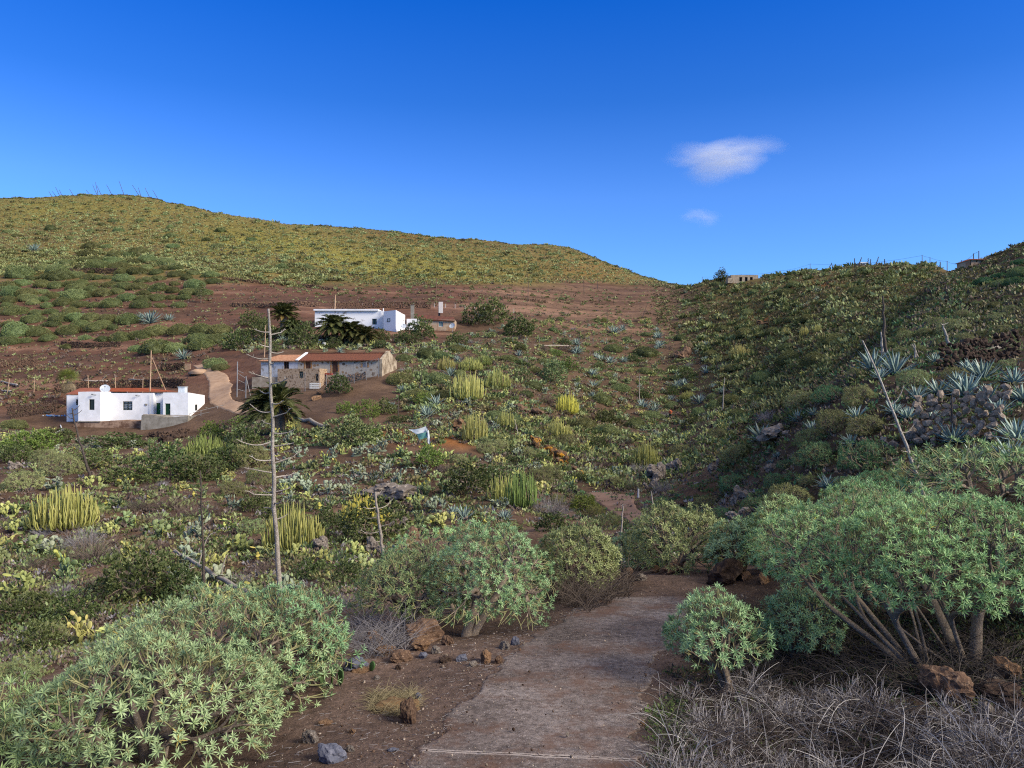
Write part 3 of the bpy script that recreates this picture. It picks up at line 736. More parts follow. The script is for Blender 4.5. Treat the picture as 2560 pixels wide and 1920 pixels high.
def make_agave(seed, n=34, L=1.0, wind=0.0, up=0.0):
    g = np.random.default_rng(seed); mb = MB()
    for k in range(n):
        t = (k + .5) / n
        az = k * 2.39996 + g.normal(0, .12); el = R(84 - 82 * t ** 0.8 + up) + g.normal(0, .07)
        l = L * (0.65 + 0.45 * math.sin(math.pi * min(1, t * 0.8 + .15))) * g.uniform(.85, 1.1); w = l * 0.135
        s = np.linspace(0, 1, 8); bend = g.uniform(-.25, .45) * (0.4 + t)
        e = el - bend * s * s * 1.1
        step = l / 7
        xr = np.concatenate([[0], np.cumsum(np.cos((e[1:] + e[:-1]) / 2) * step)]); z = np.concatenate([[0], np.cumsum(np.sin((e[1:] + e[:-1]) / 2) * step)])
        wd_ = w * np.array([.75, .8, .95, 1.0, .9, .68, .36, .03]); gut = wd_ * 0.28
        d = np.array([math.cos(az), math.sin(az), 0]); sd_ = np.array([-math.sin(az), math.cos(az), 0])
        C = d[None] * (xr + 0.04)[:, None] + np.array([0, 0, 1.0])[None] * (z + 0.05)[:, None]
        nrm = -np.sin(e)[:, None] * d[None] + np.cos(e)[:, None] * np.array([[0, 0, 1.0]])
        a = C - sd_ * wd_[:, None] / 2 + nrm * gut[:, None]; b = C + sd_ * wd_[:, None] / 2 + nrm * gut[:, None]
        c2 = C - nrm * (w * 0.16 * (1 - s))[:, None]
        v = np.concatenate([a, C, b, c2]); f = []
        for i in range(7):
            f += [(i, i + 1, 8 + i + 1, 8 + i), (8 + i, 8 + i + 1, 16 + i + 1, 16 + i), (16 + i, 16 + i + 1, 24 + i + 1, 24 + i), (24 + i, 24 + i + 1, i + 1, i)]
        mb.add(v, np.array(f), 0, np.clip(g.normal(.5, .25), 0, 1))
    return mb

def make_cardon(seed, n=110, w=1.0, h=0.8, r=0.018):
    """candelabra of many upright five-sided stems rising from arching bases"""
    g = np.random.default_rng(seed); t = np.linspace(0, 1, 9)
    az = g.random(n) * 6.28; rr = w / 2 * np.sqrt(g.random(n)); top = h * (1 - 0.5 * (rr / (w / 2)) ** 2) * g.uniform(.72, 1.03, n)
    out_ = np.clip(t / 0.4, 0, 1) ** 0.75; zz = np.where(t < .4, (t / .4) ** 2.4 * .24, .24 + (t - .4) / .6 * .76)
    c = np.stack([np.cos(az), np.sin(az)], -1)
    P = np.zeros((n, 9, 3)); P[:, :, :2] = (c * rr[:, None])[:, None] * (out_ * (1 + .05 * t))[None, :, None]
    P[:, :, 2] = top[:, None] * zz[None] - 0.02
    P[:, :, :2] += g.normal(0, .005, (n, 9, 2)) * w
    base = (rr / (w / 2)) * h * 0.10
    P[:, :, 2] += base[:, None] * (1 - t)[None]
    Rr = r * g.uniform(.85, 1.15, (n, 1)) * np.array([.8, .9, 1, 1.05, 1.0, 1.05, 1.0, .9, .35])[None]
    v, f = tubes(P, Rr, 5); mb = MB(); mb.add(v, f, 0, np.clip(np.repeat(g.random(n) * .6, 45) + np.tile(np.repeat(t * .4, 5), n), 0, 1))
    return mb

def make_twigs(seed, n=220, w=1.0, h=0.7, r=0.006, droop=0.3, k=3, sub=3):
    g = np.random.default_rng(seed); mb = MB(); t = np.linspace(0, 1, 6)
    def arcs(p0, az, el, L, rad, bend):
        d = np.stack([np.cos(el) * np.cos(az), np.cos(el) * np.sin(az), np.sin(el)], -1); m = len(L)
        side = norm(g.normal(0, 1, (m, 3)))
        P = p0[:, None] + d[:, None] * (L[:, None] * t)[..., None] + side[:, None] * ((L * .16)[:, None] * t ** 2)[..., None]
        P[:, :, 2] -= (L * bend)[:, None] * t[None] ** 2.4
        v, f = tubes(P, rad[:, None] * (1 - .75 * t)[None], k); mb.add(v, f, 0, np.repeat(g.random(m), 6 * k)); return P, d
    az = g.random(n) * 6.28; el = np.arccos(g.random(n) ** .8 * .96) ; el = R(90) - el * .95
    p0 = np.stack([np.cos(az), np.sin(az), np.zeros(n)], -1) * (w * .08 * g.random(n))[:, None]
    L = np.sqrt((np.cos(el) * w / 2) ** 2 + (np.sin(el) * h) ** 2) * g.uniform(.55, 1.0, n)
    P, d = arcs(p0, az, el, L, np.full(n, r), g.random(n) * droop)
    idx = np.repeat(np.arange(n), sub); j = g.integers(2, 5, n * sub)
    q = P[idx, j]; a2 = az[idx] + g.normal(0, .9, n * sub); e2 = el[idx] + g.normal(.1, .5, n * sub)
    arcs(q, a2, e2, L[idx] * g.uniform(.25, .5, n * sub), np.full(n * sub, r * .6), g.random(n * sub) * droop)
    return mb

def make_leafy(seed, w=1.0, h=0.7, n=420, nl=6, l=0.06, lw=0.035, core=0.72, lump=0.3):
    g = np.random.default_rng(seed); A, B = MB(), MB()
    p = dome_pts(n, w, h, g, .22, lump, .2, down=102)
    tufts(A, p, norm(p - np.array([0, 0, -.1 * h])), nl, l, lw, g, 0, .9)
    segs, _ = grow(p[:70], [((0, 0, -.05), (.05 * w, 0, .15 * h)), ((.03, .02, -.05), (-.06 * w, .04 * w, .18 * h))], g, 0.0035)
    wood(B, segs, 3, 3)
    return A, B

def make_palm(seed, nf=42, L=2.0, trunk=0.6, tr=0.22, wind=None, fan=False, up=80):
    g = np.random.default_rng(seed); A, B, S = MB(), MB(), MB()
    top = np.array([0, 0, trunk]); t = np.linspace(0, 1, 10)
    for k in range(nf):
        u = (k + .5) / nf; az = k * 2.39996 + g.normal(0, .15); el = R(up - (up + 25) * u ** .9)
        l = L * g.uniform(.85, 1.1) * (.8 + .25 * math.sin(math.pi * u))
        d = np.array([math.cos(az) * math.cos(el), math.sin(az) * math.cos(el), math.sin(el)])
        if wind is not None: d = norm((d + np.array(wind))[None])[0]
        dr = g.uniform(.30, .6)
        P = top + d[None] * (l * t)[:, None]; P[:, 2] -= l * dr * t ** 2.2
        if wind is not None: P += np.array(wind)[None] * (l * .3 * t ** 2)[:, None]
        B.tube(P, .025 * (1.1 - t), 4, 0, g.random())
        T = norm(np.gradient(P, axis=0)); side = norm(np.cross(T, np.array([[0, 0, 1.0]]))); upv = np.cross(side, T)
        m = 30; s = np.linspace(.12, .99, m); Q = np.stack([np.interp(s, t, P[:, i]) for i in range(3)], -1)
        Ts = np.stack([np.interp(s, t, T[:, i]) for i in range(3)], -1); Ss = np.stack([np.interp(s, t, side[:, i]) for i in range(3)], -1); Us = np.stack([np.interp(s, t, upv[:, i]) for i in range(3)], -1)
        ll = l * .26 * np.sin(np.pi * np.clip(s * .85 + .12, 0, 1))
        for sg in (1, -1):
            dv = norm(Ts * .75 + Ss * sg * .75 + Us * g.uniform(.05, .45, m)[:, None]); wv = Ts * (l * .024)
            tip = Q + dv * ll[:, None]; tip[:, 2] -= ll * .12
            mid = Q + dv * (ll * .5)[:, None]
            v = np.stack([Q - wv * .6, mid - wv, tip, mid + wv, Q + wv * .6], 1).reshape(-1, 3)
            A.add(v, np.arange(m * 5).reshape(m, 5), 0, np.clip(g.normal(.45, .2) + (.5 if u > .9 else 0), 0, 1))
    if trunk > .05:
        tt = np.linspace(0, 1, 8); S.tube(np.stack([.06 * np.sin(tt * 3), .04 * tt, tt * trunk - .1], -1), tr * (1.15 - .2 * tt), 10)
    return A, B, S

def make_fan(seed, nf=40, L=1.1, trunk=3.0):
    g = np.random.default_rng(seed); A, D, S = MB(), MB(), MB(); top = np.array([0, 0, trunk])
    for k in range(nf + 26):
        dead = k >= nf; u = (k + .5) / nf if not dead else 1.0
        az = k * 2.39996; el = R(82 - 95 * u) if not dead else R(g.uniform(-80, -55))
        d = np.array([math.cos(az) * math.cos(el), math.sin(az) * math.cos(el), math.sin(el)])
        p = top - np.array([0, 0, g.uniform(0, .9) if dead else 0]) + d * L * .75
        fr = frames(d[None], np.array([g.random() * .6]))[0]
        m = 18; a = np.linspace(-1.9, 1.9, m)
        mb = D if dead else A
        mb.tube([top, p], [.02, .015], 3, 0, .5)
        for x in a:
            e = fr[:, 2] * math.cos(x) + fr[:, 0] * math.sin(x); e2 = -fr[:, 2] * math.sin(x) + fr[:, 0] * math.cos(x)
            l = L * .8 * (.7 + .3 * math.cos(x))
            tip = p + e * l; tip[2] -= l * .22
            mb.add([p, p + e * l * .6 - e2 * .03, tip, p + e * l * .6 + e2 * .03], np.array([(0, 1, 2, 3)]), 0, np.clip(g.normal(.5, .2), 0, 1))
    tt = np.linspace(0, 1, 8); S.tube(np.stack([.1 * np.sin(tt * 2), tt * 0, tt * trunk - .2], -1), .3 - .08 * tt, 10)
    return A, D, S

def make_rock(seed, sub=3, rough=0.35, squash=(1, .85, .7), angular=0.5):
    import bmesh
    bm = bmesh.new(); bmesh.ops.create_icosphere(bm, subdivisions=sub, radius=.5)
    g = random.Random(seed); o = Vector((g.random() * 50, g.random() * 50, g.random() * 50))
    planes = [(Vector((g.gauss(0, 1), g.gauss(0, 1), g.gauss(0, 1))).normalized(), g.uniform(.28, .44)) for _ in range(9)]
    for v in bm.verts:
        c = v.co.copy(); n = c.normalized()
        for pn, pd in planes:
            dd = c.dot(pn)
            if dd > pd: c -= pn * (dd - pd) * angular * 1.7 if angular < .58 else pn * (dd - pd)
        c += n * (mnoise.fractal(c * 3.2 + o, 0.8, 2.1, 4) * rough * .22)
        v.co = Vector((c.x * squash[0], c.y * squash[1], c.z * squash[2]))
    vs = np.array([v.co for v in bm.verts]); fs = np.array([[v.index for v in f.verts] for f in bm.faces]); bm.free()
    mb = MB(); mb.add(vs, fs); return mb
# ---------------------------------------------------------------- building materials
M['white'] = plain('white_plaster', (.82,.82,.82,1), (.66,.66,.65,1), 1.1, 0.9, 0, 0.15, 0.1)
def peeling(name, a, b, sc_=0.9, lo=.52, hi=.6):
    m, nt, ns, ln, out = newmat(name); co = coords(nt)
    f = ramp(nt, noise(nt, sc_, 8, 0.72, co), [(lo, (0,0,0,1)), (hi, (1,1,1,1))])
    p = N(nt, 'ShaderNodeBsdfPrincipled', i_Roughness=0.92); p.inputs['Specular IOR Level'].default_value = 0.1
    ln.new(mixc(nt, f, a, b), p.inputs['Base Color']); ln.new(p.outputs[0], out.inputs[0]); return m
M['white_worn'] = peeling('white_plaster_peeling', (.78,.78,.77,1), lin(150,142,132), 0.7, .57, .62)
M['grey_plaster'] = peeling('grey_plaster', lin(178,180,184), lin(140,136,130), 0.8)
M['concrete'] = peeling('concrete', lin(150,144,132), lin(110,104,92), 1.1, .4, .65)
M['block'] = peeling('concrete_block', lin(170,156,136), lin(132,116,96), 1.3, .4, .65)
M['tan_wall'] = peeling('tan_render', lin(176,158,134), lin(146,108,80), 0.6, .42, .62)
M['plinth'] = peeling('plinth', lin(160,134,112), lin(104,80,64), 0.8, .45, .58)
def rubble(name, mortar, s1, s2, scale):
    m, nt, ns, ln, out = newmat(name); co = coords(nt)
    mp = N(nt, 'ShaderNodeMapping'); mp.inputs['Scale'].default_value = (1, 1, 1.25); ln.new(co, mp.inputs[0])
    v = N(nt, 'ShaderNodeTexVoronoi', feature='F1'); v.inputs['Scale'].default_value = scale; v.inputs['Randomness'].default_value = .9; ln.new(mp.outputs[0], v.inputs['Vector'])
    sepc = N(nt, 'ShaderNodeSeparateColor'); ln.new(v.outputs['Color'], sepc.inputs[0])
    stone = mixc(nt, sepc.outputs[0], s1, s2)
    thr = math_(nt, 'ADD', v.outputs['Distance'], math_(nt, 'MULTIPLY', sepc.outputs[1], 0.35))
    f = ramp(nt, thr, [(0.40, (1,1,1,1)), (0.52, (0,0,0,1))])
    col = mixc(nt, f, mortar, stone)
    col = mixc(nt, 1.0, col, ramp(nt, noise(nt, 3, 6, .7, co), [(0.3, (.75,.74,.73,1)), (0.7, (1.15,1.15,1.15,1))]), 'MULTIPLY')
    p = N(nt, 'ShaderNodeBsdfPrincipled', i_Roughness=0.92); ln.new(col, p.inputs['Base Color']); p.inputs['Specular IOR Level'].default_value = 0.1
    ln.new(p.outputs[0], out.inputs[0]); return m
M['rubble'] = rubble('rubble_stone', lin(172,164,150), lin(92,82,72), lin(146,118,88), 1.8)
M['rubble_brown'] = rubble('rubble_brown', lin(164,142,118), lin(104,84,66), lin(140,116,90), 3.0)
M['gable'] = peeling('gable_render', lin(174,160,138), lin(116,102,84), 0.9, .42, .58)
M['tile'] = plain('roof_tile', lin(122,76,58), lin(76,54,46), 5.0, 0.9, 0, 0.2, 0.1)
M['tile_pale'] = plain('roof_tile_pale', lin(166,130,104), lin(132,90,68), 3.0, 0.9, 0, 0.2, 0.1)
M['tile_orange'] = plain('roof_orange', lin(156,82,50), lin(124,66,42), 2.0, 0.85, 0, 0.1, 0.1)
M['tile_faded'] = plain('roof_faded', lin(150,92,72), lin(122,74,58), 2.0, 0.85, 0, 0.1, 0.1)
M['door_green'] = plain('door_green', (.006,.10,.03,1), (.005,.08,.022,1), 2, 0.5)
M['door_dark_green'] = plain('door_dark_green', (.006,.04,.014,1), (.005,.03,.012,1), 2, 0.5)
M['door_brown'] = plain('door_brown', lin(92,60,40), lin(66,42,30), 5, 0.7)
M['shutter_white'] = plain('shutter_white', lin(214,206,196), lin(196,186,176), 3, 0.7)
M['frame_dark'] = plain('frame_dark', (.012,.02,.016,1), (.016,.024,.02,1), 3, 0.5)
M['orange_stone'] = plain('orange_stone', lin(170,128,82), lin(146,104,64), 3, 0.9)
M['dark_inside'] = plain('dark_inside', (.012,.011,.010,1), (.02,.018,.016,1), 1, 0.9)
M['glass'] = plain('window_glass', (.012,.018,.02,1), (.02,.028,.03,1), 1, 0.12, 0, 0, 0.5)
M['pane_light'] = plain('pane_light', lin(150,158,162), lin(200,206,208), 6, 0.3)
M['metal'] = plain('galvanised', lin(150,150,150), lin(120,120,120), 6, 0.5, 0.4)
M['metal_white'] = plain('white_paint', lin(214,214,210), lin(190,190,184), 4, 0.5)
M['wood_pole'] = plain('wood_pole', lin(190,160,130), lin(140,112,88), 5, 0.85)
M['rust'] = plain('rusty_steel', lin(118,92,74), lin(86,66,54), 8, 0.85)
M['dish'] = plain('dish_grey', lin(178,186,192), lin(160,168,176), 2, 0.45)
M['black'] = plain('black_plastic', (.02,.02,.02,1), (.03,.03,.03,1), 3, 0.6)
M['blue_plastic'] = plain('blue_plastic', lin(50,120,190), lin(120,170,210), 4, 0.5)
M['tarp_white'] = plain('tarp_white', lin(205,212,214), lin(176,184,186), 3, 0.6)
M['tarp_teal'] = plain('tarp_teal', lin(72,124,120), lin(100,150,146), 4, 0.6)
M['orange_red'] = plain('red_box', lin(150,60,40), lin(120,50,36), 3, 0.7)

class Thing:
    def __init__(s, name, label, cat, loc, rz=0.0, group=None, world=True):
        s.o = empty(name, loc, rz); tag(s.o, label, cat, group); s.loc = np.array(loc, float); s.world = world
    def part(s, name, mb, mat, parent=None, smooth=False, label=None):
        if s.world: mb.v = [v - s.loc for v in mb.v]
        p = obj(name, mb.mesh(name, mat, smooth), parent or s.o)
        if label: p['label'] = label
        return p

def facade(mb, x0, x1, z0, z1, y, holes, d=0.22, mat=0):
    """front wall at y facing -y with openings and their reveals"""
    xs = sorted({x0, x1, *[h[0] for h in holes], *[h[1] for h in holes]}); zs = sorted({z0, z1, *[h[2] for h in holes], *[h[3] for h in holes]})
    for a, b in zip(xs, xs[1:]):
        for c, e in zip(zs, zs[1:]):
            mx, mz = (a + b) / 2, (c + e) / 2
            if not any(h[0] < mx < h[1] and h[2] < mz < h[3] for h in holes):
                mb.poly([(a, y, c), (b, y, c), (b, y, e), (a, y, e)], mat)
    for a, b, c, e in holes:
        mb.poly([(a, y, c), (a, y + d, c), (a, y + d, e), (a, y, e)], mat); mb.poly([(b, y, c), (b, y, e), (b, y + d, e), (b, y + d, c)], mat)
        mb.poly([(a, y, e), (a, y + d, e), (b, y + d, e), (b, y, e)], mat); mb.poly([(a, y, c), (b, y, c), (b, y + d, c), (a, y + d, c)], mat)

def block(mb, x0, x1, y0, y1, z0, z1, holes=(), mat=0):
    facade(mb, x0, x1, z0, z1, y0, list(holes), 0.22, mat)
    mb.poly([(x1, y0, z0), (x1, y1, z0), (x1, y1, z1), (x1, y0, z1)], mat); mb.poly([(x0, y0, z0), (x0, y0, z1), (x0, y1, z1), (x0, y1, z0)], mat)
    mb.poly([(x0, y1, z0), (x0, y1, z1), (x1, y1, z1), (x1, y1, z0)], mat); mb.poly([(x0, y0, z1), (x1, y0, z1), (x1, y1, z1), (x0, y1, z1)], mat)

def window(t, parent, x0, x1, z0, z1, y, frame, pane, bars=(1, 1), fw=0.06, name='window'):
    """frame set back in the opening with its pane as a sub-part"""
    f = MB()
    for a, b, c, e in ((x0, x0 + fw, z0, z1), (x1 - fw, x1, z0, z1), (x0 + fw, x1 - fw, z0, z0 + fw), (x0 + fw, x1 - fw, z1 - fw, z1)):
        f.box((a, y + .08, c), (b, y + .16, e))
    for i in range(1, bars[0]):
        xx = x0 + (x1 - x0) * i / bars[0]; f.box((xx - fw * .4, y + .085, z0 + fw), (xx + fw * .4, y + .155, z1 - fw))
    for i in range(1, bars[1]):
        zz = z0 + (z1 - z0) * i / bars[1]; f.box((x0 + fw, y + .09, zz - fw * .4), (x1 - fw, y + .15, zz + fw * .4))
    w = t.part(name, f, frame)
    g = MB().poly([(x0, y + .2, z0), (x1, y + .2, z0), (x1, y + .2, z1), (x0, y + .2, z1)])
    t.part('pane', g, pane, w)
    return w

def tile_roof(mb, a, b, c, d, n=60, amp=0.05, thick=0.12):
    """ridged tile slope: eave a->b, ridge d->c (same order)"""
    a, b, c, d = (np.array(q, float) for q in (a, b, c, d))
    nrm = np.cross(b - a, d - a); nrm /= np.linalg.norm(nrm)
    if nrm[2] < 0: nrm = -nrm
    s = np.linspace(0, 1, n * 4 + 1); off = np.abs(np.sin(s * n * math.pi))[:, None] * amp * nrm
    E = a + (b - a) * s[:, None] + off; T = d + (c - d) * s[:, None] + off; m = len(s)
    E2 = a + (b - a) * s[:, None] - nrm * thick; T2 = d + (c - d) * s[:, None] - nrm * thick
    v = np.concatenate([E, T, E2, T2]); i = np.arange(m - 1)
    mb.add(v, np.concatenate([np.stack([i, i + 1, m + i + 1, m + i], -1), np.stack([i, 2 * m + i, 2 * m + i + 1, i + 1], -1), np.stack([2 * m + i, 3 * m + i, 3 * m + i + 1, 2 * m + i + 1], -1)]), 0, 0.5)

def dish(loc, r, az, el, label, mast=0.6):
    t = Thing('satellite_dish', label, 'satellite dish', loc, 0, None, False)
    d = np.array([math.sin(az) * math.cos(el), -math.cos(az) * math.cos(el), math.sin(el)]); fr = frames(d[None], np.array([0.0]))[0]
    c = np.array([0, 0, mast + r * .6]); a = np.linspace(0, 2 * math.pi, 24, endpoint=False); m = MB(); rings = []
    for k, q in enumerate((0.02, .35, .7, 1.0)):
        rings.append(c + (np.cos(a)[:, None] * fr[:, 0] + np.sin(a)[:, None] * fr[:, 1]) * r * q + d * r * .22 * q * q)
    v = np.concatenate(rings); f = np.array([(i * 24 + j, i * 24 + (j + 1) % 24, (i + 1) * 24 + (j + 1) % 24, (i + 1) * 24 + j) for i in range(3) for j in range(24)])
    m.add(v, f); m.add(v - d * .03, f[:, ::-1]); t.part('reflector', m, M['dish'], None, True)
    m = MB(); lo = c - fr[:, 1] * r * .95 * np.sign(fr[2, 1] or 1) + d * r * .2; e = c + d * r * .95
    m.tube([lo, e], [.025, .02], 5); m.box(tuple(e - .07), tuple(e + .07)); t.part('feed_arm', m, M['metal'])
    m = MB(); m.tube([(0, 0, -.15), (0, 0, mast * .6), c - d * .05], [.04, .04, .04], 6); t.part('mast', m, M['metal'])
    return t

# ---------------------------------------------------------------- white house with green doors
YH = 105.0
def wx(v, y): return (v - CX) / F * y
def wz(v, y): return EYE - (v - CY) / F * y
wh = Thing('white_house', 'single storey white house with two green doors and a red roof', 'house', (wx(290, YH), YH, wz(908, YH)))
zb = wz(908, YH) - 0.9
m = MB()
y1 = 107.5
hA = [(wx(164, 107), wx(168.3, 107), wz(875, 107), wz(862.5, 107))]
block(m, wx(144, 107), wx(171, 107) + .3, 107.0, 112.5, zb, wz(853.5, 107), hA)
hB = [(wx(192.5, YH), wx(204, YH), wz(885.5, YH), wz(862.5, YH))]
block(m, wx(169, YH), wx(217, YH), YH, 112.4, zb, wz(846.5, YH), hB)
hC = [(wx(265.6, y1), wx(286, y1), wz(886, y1), wz(867, y1))]
block(m, wx(217, YH) - .01, wx(331.5, y1), y1, 112.45, zb, wz(849, y1), hC)
hD = [(wx(337.5, 108.2), wx(346.5, 108.2), wz(900, 108.2), wz(870.5, 108.2))]
block(m, wx(331.5, y1) - .02, wx(353, 108.2), 108.2, 112.5, zb, wz(850, 108.2), hD)
yr = 106.0
hE = [(wx(356.5, yr), wx(368, yr), wz(901, yr), wz(871.5, yr))]
x0, x1, za = wx(352, yr), wx(406.5, yr), wz(848, yr)
facade(m, x0, x1, zb, za, yr, hE)
yb = yr + 5.7; zc = za - .45
m.poly([(x1, yr, zb), (x1, yb, zb), (x1, yb, zc), (x1, yr, za)]); m.poly([(x0, yr, zb), (x0, yr, za), (x0, yb, zc), (x0, yb, zb)])
m.poly([(x0, yr, za), (x1, yr, za), (x1, yb, zc), (x0, yb, zc)]); m.poly([(x0, yb, zb), (x0, yb, zc), (x1, yb, zc), (x1, yb, zb)])
wh.part('wall', m, M['white'])
window(wh, None, *hA[0], 107.0, M['frame_dark'], M['glass'], (1, 1), .05)
window(wh, None, *hB[0], YH, M['frame_dark'], M['glass'], (1, 1), .07)
window(wh, None, *hC[0], y1, M['frame_dark'], M['pane_light'], (2, 4), .12)
def door(t, h, y, mat, name='door'):
    d = t.part(name, MB().box((h[0] + .02, y + .12, h[2]), (h[1] - .02, y + .19, h[3] - .03)), mat)
    t.part('handle', MB().box((h[1] - .16, y + .07, h[2] + .95), (h[1] - .10, y + .12, h[2] + 1.07)), M['metal'], d)
    return d
door(wh, hD[0], 108.2, M['door_green'])['label'] = 'bright green door in the recess'
door(wh, hE[0], yr, M['door_dark_green'])['label'] = 'dark green door'
# side window in the right end wall
sy0, sy1 = yr + 2.3, yr + 3.0
m = MB(); m.box((x1 - .02, sy0, wz(888, yr)), (x1 + .015, sy1, wz(875, yr))); w = wh.part('window', m, M['frame_dark'])
wh.part('pane', MB().box((x1 + .015, sy0 + .08, wz(888, yr) + .08), (x1 + .022, sy1 - .08, wz(875, yr) - .08)), M['glass'], w)
# roofs
ze, zr_ = wz(849, y1) - .05, wz(838, 110)
def hip(mb, xa, xb, ya, yb_, z0, xr0, xr1, yr_, z1):
    A, B, C_, D = (xa, ya, z0), (xb, ya, z0), (xb, yb_, z0), (xa, yb_, z0); P, Q = (xr0, yr_, z1), (xr1, yr_, z1)
    for q in ((A, B, Q, P), (C_, D, P, Q)): mb.poly(q)
    for q in ((B, C_, Q), (D, A, P)): mb.poly(q)
m = MB(); hip(m, wx(229, 107.6), wx(352, 107.6) + .1, 107.6, 112.3, ze + .25, wx(236, 110), wx(312, 110), 110.2, zr_)
wh.part('roof', m, M['tile_orange'], None, False, 'bright orange red hipped roof')
m = MB(); hip(m, wx(144, 107) - .2, wx(227, 107.6), 106.9, 112.6, wz(853, 107) + .08, wx(176, 110), wx(222, 110), 109.8, zr_ + .02)
wh.part('roof', m, M['tile_faded'], None, False, 'faded red hipped roof')
m = MB(); m.box((wx(385, 108), 108, za - .4), (wx(399, 108), 108.9, wz(836.5, 108))); m.box((wx(384, 108), 107.9, wz(836.5, 108)), (wx(400, 108), 109.0, wz(836.5, 108) + .08))
wh.part('chimney', m, M['tarp_white'])
m = MB()
for vx, y, vy in ((203, YH, 851.5), (298, y1, 853.5)):
    p = np.array([wx(vx, y), y - .35, wz(vy, y)]); m.tube([p + (0.35, .34, -.1), p + (.1, .1, .0), p], [.03, .03, .05], 5); m.box(tuple(p - (.14, .1, .1)), tuple(p + (.1, .06, .04)))
wh.part('wall_lamp', m, M['metal'])
m = MB(); m.box((wx(313.5, y1), y1 - .1, wz(876, y1)), (wx(318, y1), y1 - .003, wz(872, y1)))
wh.part('meter_box', m, M['concrete'])
m = MB(); yp = y1 - .25
m.tube([(wx(325.5, yp), yp, wz(905, yp)), (wx(324.5, yp), yp, wz(850, yp))], [.03, .03], 5)
wh.part('drain_pipe', m, M['metal_white'])
t = Thing('terrace_wall', 'grey concrete wall in front of the green doors of the white house', 'wall', (wx(355, 102.8), 102.8, wz(935, 102.8)))
m = MB(); yq = 102.8
top = [(306, 896.5), (330, 897.5), (348, 900.5), (356, 902), (385, 900.5), (406.5, 899)]; bot = [(404, 926), (392, 934), (372, 941), (352, 942), (330, 938), (303, 938)]
m.prism([(wx(a, yq), yq, wz(b, yq)) for a, b in bot[::-1]] + [(wx(a, yq), yq, wz(b, yq)) for a, b in top[::-1]], (0, 3.0, 0))
t.part('wall', m, M['concrete']); t.part('coping', MB().prism([(wx(406, yq), yq + .2, wz(899, yq) + .02), (wx(307, yq), yq + .2, wz(896.8, yq) + .02), (wx(307, yq), yq + .2, wz(896.2, yq) + .06), (wx(406, yq), yq + .2, wz(898.4, yq) + .06)], (0, .3, 0)), M['block'])
t = Thing('retaining_wall', 'low tan rubble plinth wall under the bay of the white house', 'wall', (wx(230, 103.9), 103.9, wz(930, 103.9)))
m = MB(); yq = 103.9
m.prism([(wx(a, yq), yq, wz(b, yq)) for a, b in ((160, 940), (200, 938), (250, 934), (304, 930), (304, 909.5), (262, 908), (235, 909.5), (216, 911), (170, 911), (158, 916))], (0, 2.4, 0))
t.part('wall', m, M['plinth']); m = MB().box((wx(168, yq), yq - .12, wz(911.5, yq)), (wx(217, yq), yq + .3, wz(909.8, yq))); t.part('coping', m, M['concrete'])
dish((wx(227, 107.3), 107.3, wz(848, 107.3)), .66, R(25), R(32), 'large grey satellite dish on the roof of the white house', .1)
def pole(name, label, cat, a, b, r, mat, k=6, n=5, group=None, bend=0.0):
    a, b = np.array(a, float), np.array(b, float); t_ = np.linspace(0, 1, n)[:, None]
    P = (b - a) * t_; P[:, 0] += bend * np.sin(t_[:, 0] * 3.1)
    mb = MB(); mb.tube(P, np.linspace(r, r * .75, n), k); mb.poly([P[-1] + (r * .7 * math.cos(q), r * .7 * math.sin(q), 0) for q in np.linspace(0, 6.28, k, endpoint=False)])
    o = obj(name, mb.mesh(name, mat, True), None, a); return tag(o, label, cat, group)
pole('wooden_pole', 'tall bare wooden pole standing up from the white house roof', 'pole', W(324, 851, 107.9), W(326.5, 757, 107.9), .10, M['wood_pole'])
pole('wooden_pole', 'leaning wooden prop behind the tall pole of the white house', 'pole', W(360, 849, 111.5), W(328, 772, 108.2), .09, M['wood_pole'])
# ramp with handrail
t = Thing('handrail', 'thin grey handrail along the ramp beside the white house', 'handrail', W(408, 914, 103.2))
m = MB(); a, b, c = W(407, 911, 103.2), W(409.5, 893.5, 103.2), W(512, 869, 107.5)
m.tube([a, b], [.03, .03], 4); m.tube([b, W(440, 885.5, 104.6), W(470, 878, 106), c], [.03] * 4, 4); m.tube([W(408.3, 902, 103.2), W(440, 893, 104.6), W(472, 886, 106), W(512, 876, 107.5)], [.025] * 4, 4); t.part('rail', m, M['metal'])
for vx, v0, v1, y in ((434, 906, 887, 104.3), (470, 896, 877.5, 106), (505, 886, 870, 107.3)): t.part('post', MB().tube([W(vx, v0, y), W(vx, v1, y)], [.03, .03], 4), M['metal'])
t = Thing('ramp', 'tan concrete ramp rising along the right end of the white house', 'ramp', W(430, 912, 103.5))
m = MB(); P = [W(409, 914, 103.4), W(430, 913, 103.4), W(462, 903, 104.5), W(510, 893, 106.5), W(545, 886, 108.5)]; Q = [W(409, 905, 105.8), W(430, 903, 106), W(462, 895, 107), W(510, 886, 108.5), W(545, 881, 110)]
for i in range(4): m.prism([P[i], P[i + 1], Q[i + 1], Q[i]], (0, 0, -1.6))
t.part('slab', m, M['block']); t.part('parapet', MB().prism([W(444, 880, 108.6), W(444, 901, 108.6), W(482, 899, 108.9), W(482, 876, 108.9)], (0, .5, 0)), M['concrete'])

